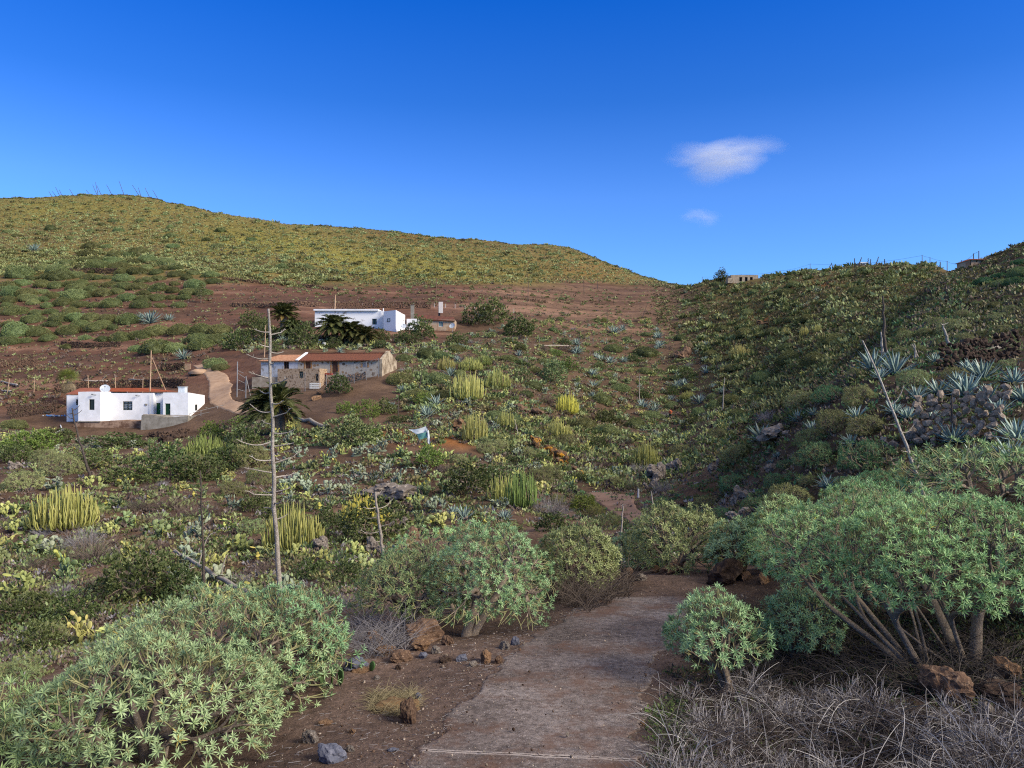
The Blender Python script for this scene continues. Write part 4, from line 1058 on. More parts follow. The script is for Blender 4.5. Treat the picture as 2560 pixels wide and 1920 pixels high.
# ---------------------------------------------------------------- old stone farmhouse with tiled roof
th = R(10.5); o3 = W(820, 808, 110.0)
sh = Thing('stone_farmhouse', 'long old rubble stone farmhouse with a weathered red tile roof', 'farmhouse', o3, -th, None, False)
k = .0685
m = MB(); L = -12.75
h1 = (-7.35, -6.45, 0.0, 1.95); h2 = (-11.5, -10.7, .85, 1.95); h3 = (-2.65, -1.9, .98, 1.9)
facade(m, L, 0, -3.0, 2.02, 0, [h1, h2, h3]); m.poly([(L, 6, -1.5), (L, 6, 2.02), (0, 6, 2.02), (0, 6, -1.5)])
sh.part('wall', m, M['rubble'])
m = MB()
for a, b, z in ((0.0, .4, 0), ):
    m.prism([(a, -.06, -3.0), (a, 6.3, -2.0), (a, 6.3, 2.1), (a, 3.1, 3.45), (a, 2.7, 3.45), (a, -.06, 2.15)], (b, 0, 0))
sh.part('gable_wall', m, M['gable'])
m = MB(); m.prism([(L - .2, -.3, 2.0), (L - .2, 3.0, 3.25), (L - .2, 3.0, 3.38), (L - .2, -.36, 2.14)], (.42, 0, 0)); sh.part('parapet', m, M['white'], None, False, 'white plastered strip between the two roofs')
m = MB(); tile_roof(m, (L + .2, -.35, 1.98), (-.02, -.35, 1.98), (-.02, 3.0, 3.12), (L + .2, 3.0, 3.12), 52); tile_roof(m, (-.02, 6.3, 1.98), (L + .2, 6.3, 1.98), (L + .2, 3.0, 3.12), (-.02, 3.0, 3.12), 52)
m.tube([(L + .2, 3.0, 3.17), (-.02, 3.0, 3.17)], [.12, .12], 6); sh.part('roof', m, M['tile'], None, False, 'dark red tile roof')
x0 = L - 5.9
m = MB(); h4 = (x0 + 1.3, x0 + 2.1, .85, 1.85); h5 = (x0 + 3.7, x0 + 4.5, .75, 1.9)
facade(m, x0, L, -1.1, 2.02, .02, [h4, h5]); m.poly([(x0, .02, -1.1), (x0, .02, 2.02), (x0, 5.5, 2.02), (x0, 5.5, -1.1)]); m.poly([(x0, 5.5, -1), (x0, 5.5, 2), (L, 5.5, 2), (L, 5.5, -1)])
sh.part('wall', m, M['grey_plaster'], None, False, 'grey plastered wall at the left end')
m = MB(); tile_roof(m, (x0 - .25, -.33, 1.98), (L - .2, -.33, 1.98), (L - .2, 2.7, 2.98), (x0 + 1.7, 2.7, 2.98), 24)
tile_roof(m, (L - .2, 5.8, 1.98), (x0 - .25, 5.8, 1.98), (x0 + 1.7, 2.7, 2.98), (L - .2, 2.7, 2.98), 24); tile_roof(m, (x0 - .25, 5.8, 1.98), (x0 - .25, -.33, 1.98), (x0 + 1.7, 2.7, 2.98), (x0 + 1.72, 2.71, 2.98), 20)
sh.part('roof', m, M['tile_pale'], None, False, 'paler tile roof at the left end')
sh.part('door', MB().box((h1[0], .1, h1[2]), (h1[1], .17, h1[3])), M['door_brown'], None, False, 'tall brown plank door')
sh.part('door', MB().box((h2[0], .1, h2[2]), (h2[1], .17, h2[3])), M['door_brown'], None, False, 'short brown door above the terrace')
def lwin(h, frame, pane, bars=(2, 1)):
    return window(sh, None, *h, 0.0, frame, pane, bars, .07)
lwin(h3, M['door_brown'], M['shutter_white']); lwin(h4, M['shutter_white'], M['shutter_white']); lwin(h5, M['door_brown'], M['dark_inside'])
m = MB()
for h in (h1, h2, h3):
    for xx in (h[0] - .28, h[1]): 
        for q in range(4): m.box((xx + (.06 if q % 2 else 0), -.025, h[2] + q * (h[3] - h[2]) / 4), (xx + .26, .02, h[2] + (q + .92) * (h[3] - h[2]) / 4))
sh.part('quoin', m, M['orange_stone'], None, False, 'orange cut stones around doors and window')
m = MB(); hh = (-11.25, -10.6, -.55, .38); hi = (-8.75, -8.3, -1.0, 0.0)
facade(m, -14.6, -8.1, -4.0, .78, -2.6, [hh, hi], .3); m.poly([(-8.1, -2.6, -4), (-8.1, 0, -4), (-8.1, 0, .78), (-8.1, -2.6, .78)]); m.poly([(-14.6, -2.6, .78), (-8.1, -2.6, .78), (-8.1, 0, .78), (-14.6, 0, .78)]); m.poly([(-14.6, -2.6, -4), (-14.6, -2.6, .78), (-14.6, 0, .78), (-14.6, 0, -4)])
sh.part('outhouse', m, M['rubble_brown'], None, False, 'brown rubble outhouse built against the front')
window(sh, None, *hh, -2.6, M['frame_dark'], M['glass'], (2, 1), .06)
sh.part('door', MB().box((hi[0], -2.5, hi[2]), (hi[1], -2.42, hi[3])), M['dark_inside'], None, False, 'dark doorway of the outhouse')
m = MB().box((x0 - .1, -2.4, -5.5), (-14.4, -1.9, -.42)); m.box((x0 - .1, -1.9, -5.5), (x0 + .4, .0, -.5)); m.box((x0, -1.9, -1.2), (-14.4, 0, -.9))
sh.part('block_wall', m, M['block'], None, False, 'bare concrete block wall under the left end')
sh.part('bench', MB().box((-8.05, -.9, -.15), (-7.0, -.4, .15)), M['orange_red'])
def lw(x, y, z): return Vector(o3) + Vector((math.cos(th) * x + math.sin(th) * y, -math.sin(th) * x + math.cos(th) * y, z))
t = Thing('crate', 'white slatted crate standing before the stone farmhouse outhouse', 'crate', lw(-9.2, -3.5, -2.1), 0, None, False)
m = MB()
for z in (0, .3, .6): m.box((0, 0, z), (1.4, .04, z + .2))
for z in (0, .3, .6): m.box((0, .8, z), (1.4, .84, z + .2))
t.part('slats', m, M['metal_white']); m = MB()
for x in (0.02, .7, 1.34):
    for y in (.04, .76): m.box((x, y, 0), (x + .05, y + .04, .85))
t.part('frame', m, M['metal_white'])
pole('wooden_pole', 'tan pole behind the left end of the stone farmhouse', 'pole', W(571, 772, 122), W(574, 702, 122), .09, M['wood_pole'])

# ---------------------------------------------------------------- upper white house and its annexe
YU = 160.0
uh = Thing('white_cottage', 'low white house with peeling walls behind the palms', 'house', (wx(770, YU), YU, wz(714, YU)))
zb = wz(722, YU); m = MB(); yl = 162.0
hw = (wx(804, yl), wx(813.6, yl), wz(701, yl), wz(688.5, yl))
block(m, wx(680, yl), wx(829, yl), yl, 170, zb, wz(671.5, yl), [hw])
A, B, C_, D = (wx(855, 158.8), 158.8), (wx(875, 162.5), 162.5), (wx(857, 167), 167.0), (wx(828.5, 160.3), 160.3)
zt = wz(672.5, 160)
for (p, q, zp, zq) in ((D, A, zt, zt + .15), (A, B, zt + .15, zt - .55), (B, C_, zt - .55, zt - .5), (C_, D, zt - .5, zt)):
    m.poly([(*p, zb), (*q, zb), (*q, zq), (*p, zp)])
m.poly([(*D, zt), (*A, zt + .15), (*B, zt - .55), (*C_, zt - .5)])
uh.part('wall', m, M['white_worn'])
uh.part('roof', MB().box((wx(678.5, yl), yl - .5, wz(671.5, yl)), (wx(818, yl), 170.3, wz(668, yl))), M['white'])
window(uh, None, *hw, yl, M['frame_dark'], M['glass'], (2, 1), .1)
f = (A[0] - D[0], A[1] - D[1]); 
def du(t_, off): return (D[0] + f[0] * t_ + off * f[1] / 3 * .3, D[1] + f[1] * t_ - off)
p, q = du(.3, .02), du(.55, .02); z0, z1 = wz(696, 160), wz(688, 160)
w = uh.part('window', MB().prism([(*p, z0), (*q, z0), (*q, z1), (*p, z1)], (0, .05, 0)), M['frame_dark'])
p2, q2 = du(.35, .03), du(.5, .03); uh.part('pane', MB().prism([(*p2, z0 + .1), (*q2, z0 + .1), (*q2, z1 - .1), (*p2, z1 - .1)], (0, .005, 0)), M['pane_light'], w)
uh.part('chimney', MB().tube([(wx(828, 161.5), 161.5, zt - .2), (wx(828, 161.5), 161.5, wz(666, 161.5))], [.12, .12], 8), M['white'])
t = Thing('stone_annexe', 'tan stone annexe with a low red roof right of the upper white house', 'annexe', (wx(940, 163), 163.0, wz(722, 163)))
m = MB(); hx_ = (wx(947.5, 163), wx(957, 163), wz(706, 163), wz(694, 163))
block(m, wx(906, 163), wx(982, 163), 163.0, 168.5, wz(726, 163), wz(690.5, 163), [hx_])
t.part('wall', m, M['tan_wall']); m = MB(); tile_roof(m, (wx(901, 162.6), 162.6, wz(689.5, 163)), (wx(983, 162.6), 162.6, wz(693.5, 163)), (wx(980, 169), 169, wz(685, 169)), (wx(901, 169), 169, wz(680, 169)), 30); t.part('roof', m, M['tile'])
window(t, None, *hx_, 163.0, M['shutter_white'], M['tarp_teal'], (2, 1), .1)
t = Thing('white_shed', 'small white wall block between upper white house and tan annexe', 'shed', (wx(889, 162.2), 162.2, wz(716, 162)))
m = MB(); hz = (wx(880, 162.2), wx(883, 162.2), wz(712, 162), wz(700, 162)); block(m, wx(878.5, 162.2), wx(905, 162.2), 162.2, 165, wz(724, 162), wz(688.5, 162), [hz]); t.part('wall', m, M['white']); t.part('door', MB().box((hz[0], 162.3, hz[2]), (hz[1], 162.36, hz[3])), M['frame_dark'])
dish((wx(871, 158), 158.0, wz(714, 158)), .62, R(20), R(30), 'grey satellite dish in front of the upper white house corner', .55)
dish((wx(977, 161.5), 161.5, wz(716, 161.5)), .62, R(-20), R(30), 'white satellite dish at the right end of the tan annexe', .8)
t = Thing('sheet_chimney', 'upright pale metal sheet chimney behind the tan annexe roof', 'chimney', (wx(952, 172), 172, wz(690, 172)))
m = MB().box((wx(947.5, 172), 172, wz(676, 172)), (wx(956.5, 172), 172.4, wz(652, 172))); t.part('sheet', m, M['shutter_white']); m = MB().tube([(wx(949, 172.6), 172.6, wz(690, 172)), (wx(949, 172.6), 172.6, wz(660, 172))], [.25, .22], 7); t.part('pipe', m, M['black'])
t = Thing('concrete_pillar', 'square grey concrete pillar above the small white shed', 'pillar', (wx(890, 171), 171, wz(690, 171)))
t.part('shaft', MB().box((wx(887, 171), 171, wz(694, 171)), (wx(894, 171), 171.7, wz(660, 171))), M['concrete']); t.part('cap', MB().box((wx(886.5, 171), 170.95, wz(660, 171)), (wx(894.5, 171), 171.75, wz(658.5, 171))), M['concrete'])

# ---------------------------------------------------------------- ruin and huts on the skyline
p = at(1608, 608.5); yq = p.y; t = Thing('ruined_hut', 'roofless pale stone hut with three dark openings on the far ridge', 'ruin', (p.x, yq, p.z))
hs_ = [(wx(v, yq), wx(v + 6, yq), wz(608, yq), wz(598.5, yq)) for v in (1597, 1609, 1620)]
m = MB(); facade(m, wx(1579, yq), wx(1638, yq), wz(612, yq), wz(594, yq), yq, hs_, .4)
a, b = wx(1579, yq), wx(1638, yq); m.poly([(b, yq, wz(612, yq)), (b, yq + 6, wz(612, yq)), (b, yq + 6, wz(592.5, yq)), (b, yq, wz(593.5, yq))]); m.poly([(a, yq, wz(612, yq)), (a, yq, wz(594, yq)), (a, yq + 6, wz(594, yq)), (a, yq + 6, wz(612, yq))]); m.poly([(a, yq + 6, wz(612, yq)), (a, yq + 6, wz(595, yq)), (b, yq + 6, wz(592.5, yq)), (b, yq + 6, wz(612, yq))])
t.part('wall', m, M['block'])
for h in hs_: t.part('opening', MB().box((h[0], yq + .38, h[2]), (h[1], yq + .42, h[3])), M['dark_inside'])
t.part('lean_to', MB().box((wx(1578, yq) - 1, yq - .5, wz(612, yq)), (wx(1583, yq), yq + 2, wz(601, yq))), M['gable'])
p = at(1866, 573); t = Thing('skyline_hut', 'tiny white flat roofed hut on the right hand ridge', 'hut', p, 0, None, False); s = p.y / F
m = MB(); facade(m, -7 * s, 7 * s, -1, 5 * s, 0, [(-2 * s, 1 * s, 0, 3.4 * s)]); m.box((-7 * s, .3, -1), (7 * s, 3, 4.9 * s)); t.part('wall', m, M['white']); t.part('roof', MB().box((-8 * s, -.2, 5 * s), (8 * s, 3.2, 6.4 * s)), M['white_worn'])
p = at(2130, 566); t = Thing('skyline_house', 'small house with brown roof half sunk behind the right hand ridge', 'house', (p.x, p.y + 1.5, p.z), 0, None, False); s = p.y / F
m = MB(); facade(m, -20 * s, 14 * s, -2, 8 * s, 0, [(-10 * s, -6 * s, 3 * s, 6.5 * s), (2 * s, 6 * s, 3 * s, 6.5 * s)]); m.box((-20 * s, .3, -2), (14 * s, 4, 7.9 * s)); t.part('wall', m, M['tan_wall'])
m = MB(); hip(m, -22 * s, 17 * s, -.4, 4.6, 8 * s, -8 * s, 6 * s, 2, 14.5 * s); t.part('roof', m, M['tile_faded']); 
for xx in (-10, 2): t.part('window', MB().box((xx * s, .2, 3 * s), ((xx + 4) * s, .25, 6.5 * s)), M['dark_inside'])

# ---------------------------------------------------------------- fences, poles, wires
def fence(name, label, posts, h, r, mat, wires=(0.35, 0.65, 0.95), mesh=False, lean=0.0, group=None):
    """posts: ground points; each post a part, the strands one part"""
    t = Thing(name, label, 'fence', posts[0], 0, group); tops = []
    for q in posts:
        q = Vector(q); tp = q + Vector((random.uniform(-1, 1) * lean, random.uniform(-1, 1) * lean, h * random.uniform(.92, 1.08))); tops.append((q, tp))
        t.part('post', MB().tube([q - Vector((0, 0, .2)), tp], [r, r * .8], 5), mat)
    m = MB()
    for w in wires:
        for (a, b), (c, d) in zip(tops, tops[1:]):
            p_, q_ = a.lerp(b, w), c.lerp(d, w); md = (p_ + q_) / 2 - Vector((0, 0, .04)); m.tube([p_, md, q_], [r * .16] * 3, 3)
    if mesh:
        for (a, b), (c, d) in zip(tops, tops[1:]):
            for i in range(10):
                u0 = i / 10; u1 = min(1, u0 + .35)
                m.tube([a.lerp(c, u0), b.lerp(d, u1)], [.006, .006], 3); m.tube([b.lerp(d, u0), a.lerp(c, u1)], [.006, .006], 3)
    if m.v: t.part('wire', m, M['metal'])
    return t
fence('wire_fence', 'row of thin stakes and wire on the red soil behind the upper white house', [at(v, 664.5 - (v - 780) * .003) for v in np.linspace(783, 938, 8)], 1.15, .05, M['metal_white'])
fence('wire_fence', 'wire fence stakes dipping to the right past the annexe', [at(v, 664 + (v - 950) * .075) for v in np.linspace(962, 1110, 8)], 1.1, .05, M['metal_white'])
fence('wire_fence', 'wire fence along the edge of the red soil right of the agaves', [at(v, 682 + (v - 1130) * .02) for v in np.linspace(1135, 1390, 10)], 1.2, .05, M['rust'])
fence('wire_fence', 'wire fence above the pale ledge left of the tall agave', [at(v, 742) for v in np.linspace(1108, 1310, 8)], 1.3, .05, M['metal'])
fence('wire_fence', 'thin leaning stakes on the red terrace behind the fan palm', [at(15, 852), at(73, 848), at(133, 845), at(192, 846), at(250, 850), at(308, 848)], 2.6, .07, M['wood_pole'], (), False, .5)
fence('chain_fence', 'tall wire netting fence in front of the stone farmhouse', [W(v, b, y) for v, b, y in ((615, 850, 107.5), (659, 846, 107.3), (705, 846, 106.5), (737, 840, 106.6), (765, 826, 107.5), (791, 818, 108.3), (818, 812, 109))], 2.6, .05, M['metal'], (.05, .5, .97), True)
t = Thing('netting_gate', 'tall galvanised gate frame beside the dirt road', 'gate', at(512, 857))
a, b = W(512, 858, 106), W(531, 860, 106.5); a2, b2 = W(513, 781, 106), W(531.5, 813, 106.5)
t.part('post', MB().tube([a, a2], [.07, .07], 6), M['metal']); t.part('post', MB().tube([b, b2], [.07, .07], 6), M['metal'])
m = MB()
for u in (.25, .55, .75): m.tube([a.lerp(a2, u * .9), b.lerp(b2, u * 1.2 if u < .8 else 1)], [.035, .035], 4)
m.tube([a.lerp(a2, .75), W(526, 806, 106.2)], [.03, .03], 4); m.tube([b2, W(541, 855, 105.5)], [.03, .03], 4); t.part('brace', m, M['metal'])
pole('utility_pole', 'tall bare utility pole on the red soil behind the annexe', 'pole', at(942, 658), at(942, 658) + Vector((.1, 0, 58 / F * at(942, 658).y)), .14, M['rust'])
pole('utility_pole', 'short leaning pole behind the left roof end of the upper white house', 'pole', W(723, 672, 171), W(724.5, 637, 171), .16, M['wood_pole'])
m = MB(); pt = at(942, 658); s = pt.y / F
tops = []
for vx, vb, vt in ((1517, 600, 591), (1601, 585, 576), (1679, 580, 574), (1750, 577, 564), (1992, 571, 555), (2009, 571, 560), (2046, 566, 552.5), (2077, 561, 553), (2103, 556, 546), (2114.5, 553, 542.5)):
    p = at(vx, vb + 3); h = (vb - vt) / F * p.y + .8; tops.append((p, h))
    pole('utility_pole', {1517: 'lone pole in the dip where the two ridges meet', 1601: 'pole on the skyline above the ruined hut', 1679: 'short pole beside the skyline mound right of the ruined hut', 1750: 'tall thin pole on the ridge between ruined hut and white hut', 1992: 'dark pole on the ridge right of the white skyline hut', 2009: 'pole beside the dark one, left of the tallest ridge pole', 2046: 'tallest pole on the ridge left of the skyline house', 2077: 'short post between tallest ridge pole and skyline house', 2103: 'post just left of the roof of the skyline house', 2114: 'post standing above the roof of the skyline house'}[int(vx)], 'pole', p - Vector((0, 0, .4)), p + Vector((0, 0, h)), .09, M['rust'], 5, 4, 'poles along the right hand ridge')
t = Thing('overhead_wire', 'sagging power line strung along the right hand ridge', 'power line', tops[0][0] + Vector((0, 0, tops[0][1])))
for (p, h), (q, g_) in zip(tops, tops[1:]):
    a, b = p + Vector((0, 0, h * .95)), q + Vector((0, 0, g_ * .95)); L_ = (b - a).length
    t.part('strand', MB().tube([a.lerp(b, u) - Vector((0, 0, 4 * u * (1 - u) * L_ * .02)) for u in np.linspace(0, 1, 8)], [.025] * 8, 3), M['black'])
# ---------------------------------------------------------------- stone things
ROCKS = [make_rock(40 + i, 4, .55, sq, .5 if i % 2 else .6) for i, sq in enumerate([(1, .8, .62), (1, .9, .8), (1, .75, .5), (1, 1, .9), (1, .7, .66), (1, .85, .75)])]
RMESH = {}
def crag(seed):
    g = np.random.default_rng(seed); mb = MB()
    for k in range(7):
        r = ROCKS3[g.integers(6)]; A = frames(g.normal(0, 1, (1, 3)), g.random(1) * 6)[0] * g.uniform(.35, .62)
        c = np.array([g.uniform(-.34, .34), g.uniform(-.22, .22), g.uniform(-.2, .2)]); mb.add(r.v[0] @ A.T + c, [f for f, _ in r.f])
    return mb
ROCKS3 = [make_rock(140 + i, 3, .8, (1, .8, .75), .6) for i in range(6)]
CRAG = [crag(5 + i) for i in range(4)]
def rockmesh(i, mat):
    key = (i, mat)
    if key not in RMESH:
        RMESH[key] = ROCKS[i].mesh('boulder', M[mat], False) if i < 6 else CRAG[i - 6].mesh('outcrop', M[mat], False)
    return RMESH[key]
TAKEN = []
def boulder(vx, vb, w, h, mat, label, name='boulder', group=None, rz=None, i=None):
    p = at(vx, vb); s = p.y / F; ww = w * s; hh = h * s
    i = random.randrange(6) if i is None else i
    if w >= 30 and p.y > 20: i, name = 6 + int(vx) % 4, 'rock_outcrop'
    o = obj(name, rockmesh(i, mat), None, (p.x, p.y + ww * .25, p.z + hh * .24), random.random() * 6.28 if rz is None else rz)
    o.scale = (ww * 1.08, ww * 1.0, hh * 1.35 / [.62, .8, .5, .9, .66, .75, .8, .8, .8, .8][i]); TAKEN.append((vx, vb - h / 2, w * .5))
    return tag(o, label, 'rock', group)
for q in [
 (910,1391,94,48,'rock_brown','large brown block of lava beside the forked bush trunk'),
 (905,1406,62,24,'rock_ochre','ochre slab wedged below the large brown lava block'),
 (966,1394,26,26,'rock_brown','narrow brown stone against the right end of the lava block'),
 (803,1402,48,36,'rock_brown','brown stone half under dry twigs, left of the lava block'),
 (830,1415,42,20,'rock_ochre','flat ochre stone in front of the twig covered brown stone'),
 (765,1447,62,30,'rock_slate','dark slate stone behind the small prickly pear pads by the path'),
 (777,1454,40,9,'rock_ochre','pale flat ochre stone lying beside the small prickly pear pads'),
 (863,1430,46,24,'rock_brown','rust brown stone in the row edging the path, left end'),
 (941,1413,21,17,'rock_grey','small squarish grey stone on top of the row edging the path'),
 (914,1423,26,14,'rock_slate','slate grey stone in the middle of the row edging the path'),
 (961,1432,30,13,'rock_dark','flat dark stone in the row edging the path'),
 (995,1429,25,17,'rock_slate','bluish grey pointed stone in the row edging the path'),
 (1050,1432,34,26,'rock_ochre','round orange brown stone in the row edging the path'),
 (1076,1434,24,17,'rock_brown','pinkish brown stone at the right end of the row edging the path'),
 (1021,1440,22,11,'rock_grey','pale low stone in front of the bluish pointed stone'),
 (1089,1403,27,20,'rock_grey','grey brown stone under the right edge of the dense green bush'),
 (860,1447,14,11,'rock_dark','small dark stone alone on dirt below the edging row'),
 (813,1468,18,10,'rock_grey','small pale stone on dirt left of the grassy hump'),
 (880,1562,42,54,'rock_brown','upright brown wedge of rock leaning on the grassy hump by the path'),
 (903,1513,20,16,'rock_slate','small slate stone on the right shoulder of the grassy hump'),
 (715,1648,62,48,'rock_slate','large smooth blue grey stone at the bottom beside the left bush'),
 (668,1606,42,26,'rock_grey','pale crusted stone half under the left bush'),
 (700,1567,30,9,'rock_ochre','flat pale ochre stone right of the left bush foliage'),
 (760,1584,14,9,'rock_ochre','little ochre stone on dirt above the smooth blue grey stone'),
 (848,1624,24,9,'rock_slate','flat blue grey stone on dirt left of the concrete edge'),
 (757,1624,20,15,'rock_grey','small rough pale stone right of the smooth blue grey stone'),
 (1113,1394,18,24,'rock_slate','upright slate stone below the dense green bush'),
 (1389,1567,14,9,'rock_ochre','small ochre stone at the right edge of the concrete path'),
 (1361,1596,10,6,'rock_grey','tiny whitish stone on the concrete near its right edge'),
 (1358,1247,24,24,'rock_brown','round brown stone at the rim where the path bends'),
 (1338,1248,17,10,'rock_grey','small pinkish grey stone left of the round brown rim stone'),
 (1385,1254,32,19,'rock_grey','pale broken stone at the rim right of the round brown stone'),
 (1314,1249,32,9,'rock_brown','low brown stone at the left end of the rim row'),
 (1453,1240,58,30,'rock_brown','broad brown rock at the rim under the middle bush'),
 (1416,1238,25,21,'rock_ochre','ochre stone against the left end of the broad rim rock'),
 (1576,1262,96,66,'rock_dark','big dark brown boulder at the bend of the path'),
 (1553,1264,28,19,'rock_grey','pale capped grey stone in front of the big dark boulder'),
 (1612,1254,32,24,'rock_brown','brown stone leaning on the right side of the big dark boulder'),
 (1652,1260,38,24,'rock_ochre','red brown stone between the big dark boulder and the right bushes'),
 (2062,1512,104,76,'rock_brown','large rounded brown boulder with lichen below the big right bush'),
 (2180,1474,70,48,'rock_ochre','ochre topped boulder at the right edge under the bush'),
 (2150,1478,34,22,'rock_grey','pale stone at the left foot of the ochre topped boulder'),
 (2172,1512,84,36,'rock_dark','dark flat boulder under the ochre topped one'),
 (2137,1566,50,54,'rock_grey','knobbly pale grey rock among the dry twigs at lower right'),
 (2062,1570,90,30,'rock_grey','flat grey rock half hidden by dry twigs'),
 (2195,1545,60,32,'rock_dark','dark stone at the right edge behind dry twigs'),
 (1820,1418,58,26,'rock_grey','dim grey stone in the shade behind the big bush trunks'),
 (1931,968,46,32,'rock_grey','pale grey outcrop right of the leaning dead stalk'),
 (2002,955,60,36,'rock_grey','smooth purplish grey rock at the foot of the stone wall'),
 (2142,955,34,22,'rock_grey','grey rock beside the lowest big agave on the right'),
 (1686,950,90,34,'rock_grey','pale sloping outcrop above the round shrubs of the gully'),
 (1668,1018,28,18,'rock_grey','small pale rock beside two little agaves in the gully'),
 (1421,1040,56,42,'rock_grey','grey cliff block under the candelabra plant of the gully'),
 (1466,1024,46,34,'rock_grey','pocked grey cliff block right of the gully candelabra plant'),
 (1404,1056,34,22,'rock_grey','low grey block at the left foot of the gully cliff'),
 (1543,1016,30,34,'rock_grey','grey block standing in the gully bank by a small agave'),
 (1598,1090,56,40,'rock_grey','mottled grey rock on the shaded gully bank'),
 (1596,1118,48,22,'rock_grey','low mottled rock under the larger one on the gully bank'),
 (1470,1098,28,18,'rock_brown','brown rock under the little tree shaped spurge'),
 (825,1084,132,40,'rock_grey','long flat grey brown outcrop behind the short dead stalk'),
 (693,1190,54,28,'rock_grey','rounded grey rock right of the candelabra plant behind the tall stalk'),
 (808,1200,50,38,'rock_grey','weathered grey rock left of the foot of the short dead stalk'),
 (876,1180,60,38,'rock_brown','brown grey rock face right of the short dead stalk'),
 (860,1142,40,24,'rock_grey','small rock face above the brown grey one'),
 (1150,960,34,20,'rock_lichen','uppermost orange lichened rock of the diagonal ridge'),
 (1172,976,44,26,'rock_lichen','second rock down of the orange lichened diagonal ridge'),
 (1198,992,48,26,'rock_lichen','middle rock of the orange lichened diagonal ridge'),
 (1222,1006,44,22,'rock_lichen','fourth rock down of the orange lichened diagonal ridge'),
 (1247,1026,46,20,'rock_lichen','lowest rock of the orange lichened diagonal ridge'),
 (690,853,17,12,'rock_ochre','upper tan boulder on the bank under the stone farmhouse'),
 (681,864,24,14,'rock_ochre','lower tan boulder on the bank under the stone farmhouse'),
 (1476,775,48,30,'rock_brown','brown rock knob in the middle of the opposite slope'),
 (18,1014,34,18,'rock_grey','grey rocks at the left edge under the green shrubs'),
 (1140,895,60,24,'rock_brown','brown rock shelf left of the candelabra plants on the slope'),
 (1000,930,60,28,'rock_ochre','ochre rock face behind the hanging tarpaulin'),
 (1655,702,50,16,'rock_ochre','rust coloured rock scar on the far right slope'),
 (470,925,26,16,'rock_dark','dark boulder beside the ramp of the white house'),
 (492,922,20,14,'rock_dark','dark boulder right of the one beside the ramp'),
 (385,950,34,16,'rock_dark','dark rock under the grey terrace wall'),
 (350,958,40,18,'rock_dark','larger dark rock under the middle of the terrace wall'),
]: boulder(*q)

def stone_wall(name, label, pts, h, size, mat, slope=.25, seed=1):
    """dry stone wall: irregular stones in rough courses, one mesh"""
    g = np.random.default_rng(seed); mb = MB(); P = [np.array(at(*q)) for q in pts]
    for a, b in zip(P, P[1:]):
        L = np.linalg.norm(b - a); nrm = norm(np.cross(b - a, [0, 0, 1.0])[None])[0]
        z = 0.0
        while z < h:
            u = g.random() * size
            while u < L:
                s = size * g.uniform(.65, 1.4); r = ROCKS[g.integers(6)]
                c = a + (b - a) * u / L - nrm * (z * slope) + np.array([0, 0, z + s * .25]) + g.normal(0, size * .1, 3)
                A = frames(g.normal(0, 1, (1, 3)), g.random(1) * 6)[0] * s * np.array([1.15, 1, 1.0])
                mb.add(r.v[0] @ A.T + c, [f for f, _ in r.f], 0, g.random()); u += s * .92
            z += size * .62
    lo = P[0]; mb.v = [v - lo for v in mb.v]
    o = obj(name, mb.mesh(name, M[mat]), None, lo); return tag(o, label, 'stone wall')
_s = ROCKS; ROCKS2 = [make_rock(90 + i, 1, .5, (1, .85, .75), .5) for i in range(6)]; ROCKS = ROCKS2
stone_wall('dry_stone_wall', 'tumbled dry stone wall under the big agaves on the right', [(1975,962),(2035,955),(2110,950),(2175,935)], 1.35, .30, 'rock_wall', .3, 1)
stone_wall('dry_stone_wall', 'dark dry stone terrace wall above the agaves on the right slope', [(2030,800),(2090,795),(2150,782),(2212,768)], 1.1, .28, 'rock_dark', .3, 2)
stone_wall('dry_stone_wall', 'dry stone wall on red soil behind the upper white house', [(715,668),(780,667),(850,666),(930,667)], 1.6, .42, 'rock_brown', .3, 3)
stone_wall('dry_stone_wall', 'dark dry stone wall behind the roof of the white house', [(120,850),(190,842),(280,839),(360,836),(392,838)], 1.3, .34, 'rock_dark', .4, 4)
stone_wall('dry_stone_wall', 'dry stone wall left of the white house behind blue rubbish', [(20,905),(70,898),(128,890)], 1.6, .36, 'rock_dark', .3, 5)
stone_wall('dry_stone_wall', 'pale dry stone wall at the left edge on the red terrace', [(0,794),(40,793),(78,791)], 1.4, .36, 'rock_brown', .3, 6)
stone_wall('dry_stone_wall', 'short dry stone wall left of the pallets by the dirt road', [(345,800),(370,800),(396,799)], 1.3, .36, 'rock_dark', .3, 7)
stone_wall('dry_stone_wall', 'dark dry stone terrace wall among the domed shrubs below the ridge', [(150,590),(200,590),(270,592)], 1.6, .6, 'rock_dark', .3, 8)
stone_wall('dry_stone_wall', 'long low stone terrace line across the upper red soil', [(480,604),(560,612),(640,618),(720,628)], .9, .55, 'rock_brown', .3, 9)
stone_wall('dry_stone_wall', 'dry stone wall under the green dome hedge above the white house', [(130,748),(190,752),(260,750)], 1.2, .4, 'rock_dark', .3, 10)
stone_wall('dry_stone_wall', 'stone terrace line on the red soil above the farmhouse track', [(500,662),(560,664),(640,660),(690,664)], 1.0, .5, 'rock_brown', .3, 11)
stone_wall('dry_stone_wall', 'stone terrace line on the bare ground right of the utility pole', [(990,640),(1080,646),(1180,655)], .9, .5, 'rock_brown', .3, 12)
stone_wall('dry_stone_wall', 'low rubble wall along the bank in front of the stone farmhouse', [(690,832),(740,826),(790,818)], .9, .34, 'rock_brown', .3, 13)
stone_wall('dry_stone_wall', 'rough stone footing under the terrace wall of the white house', [(318,944),(365,946),(410,934)], .7, .4, 'rock_dark', .3, 14)
ROCKS = _s

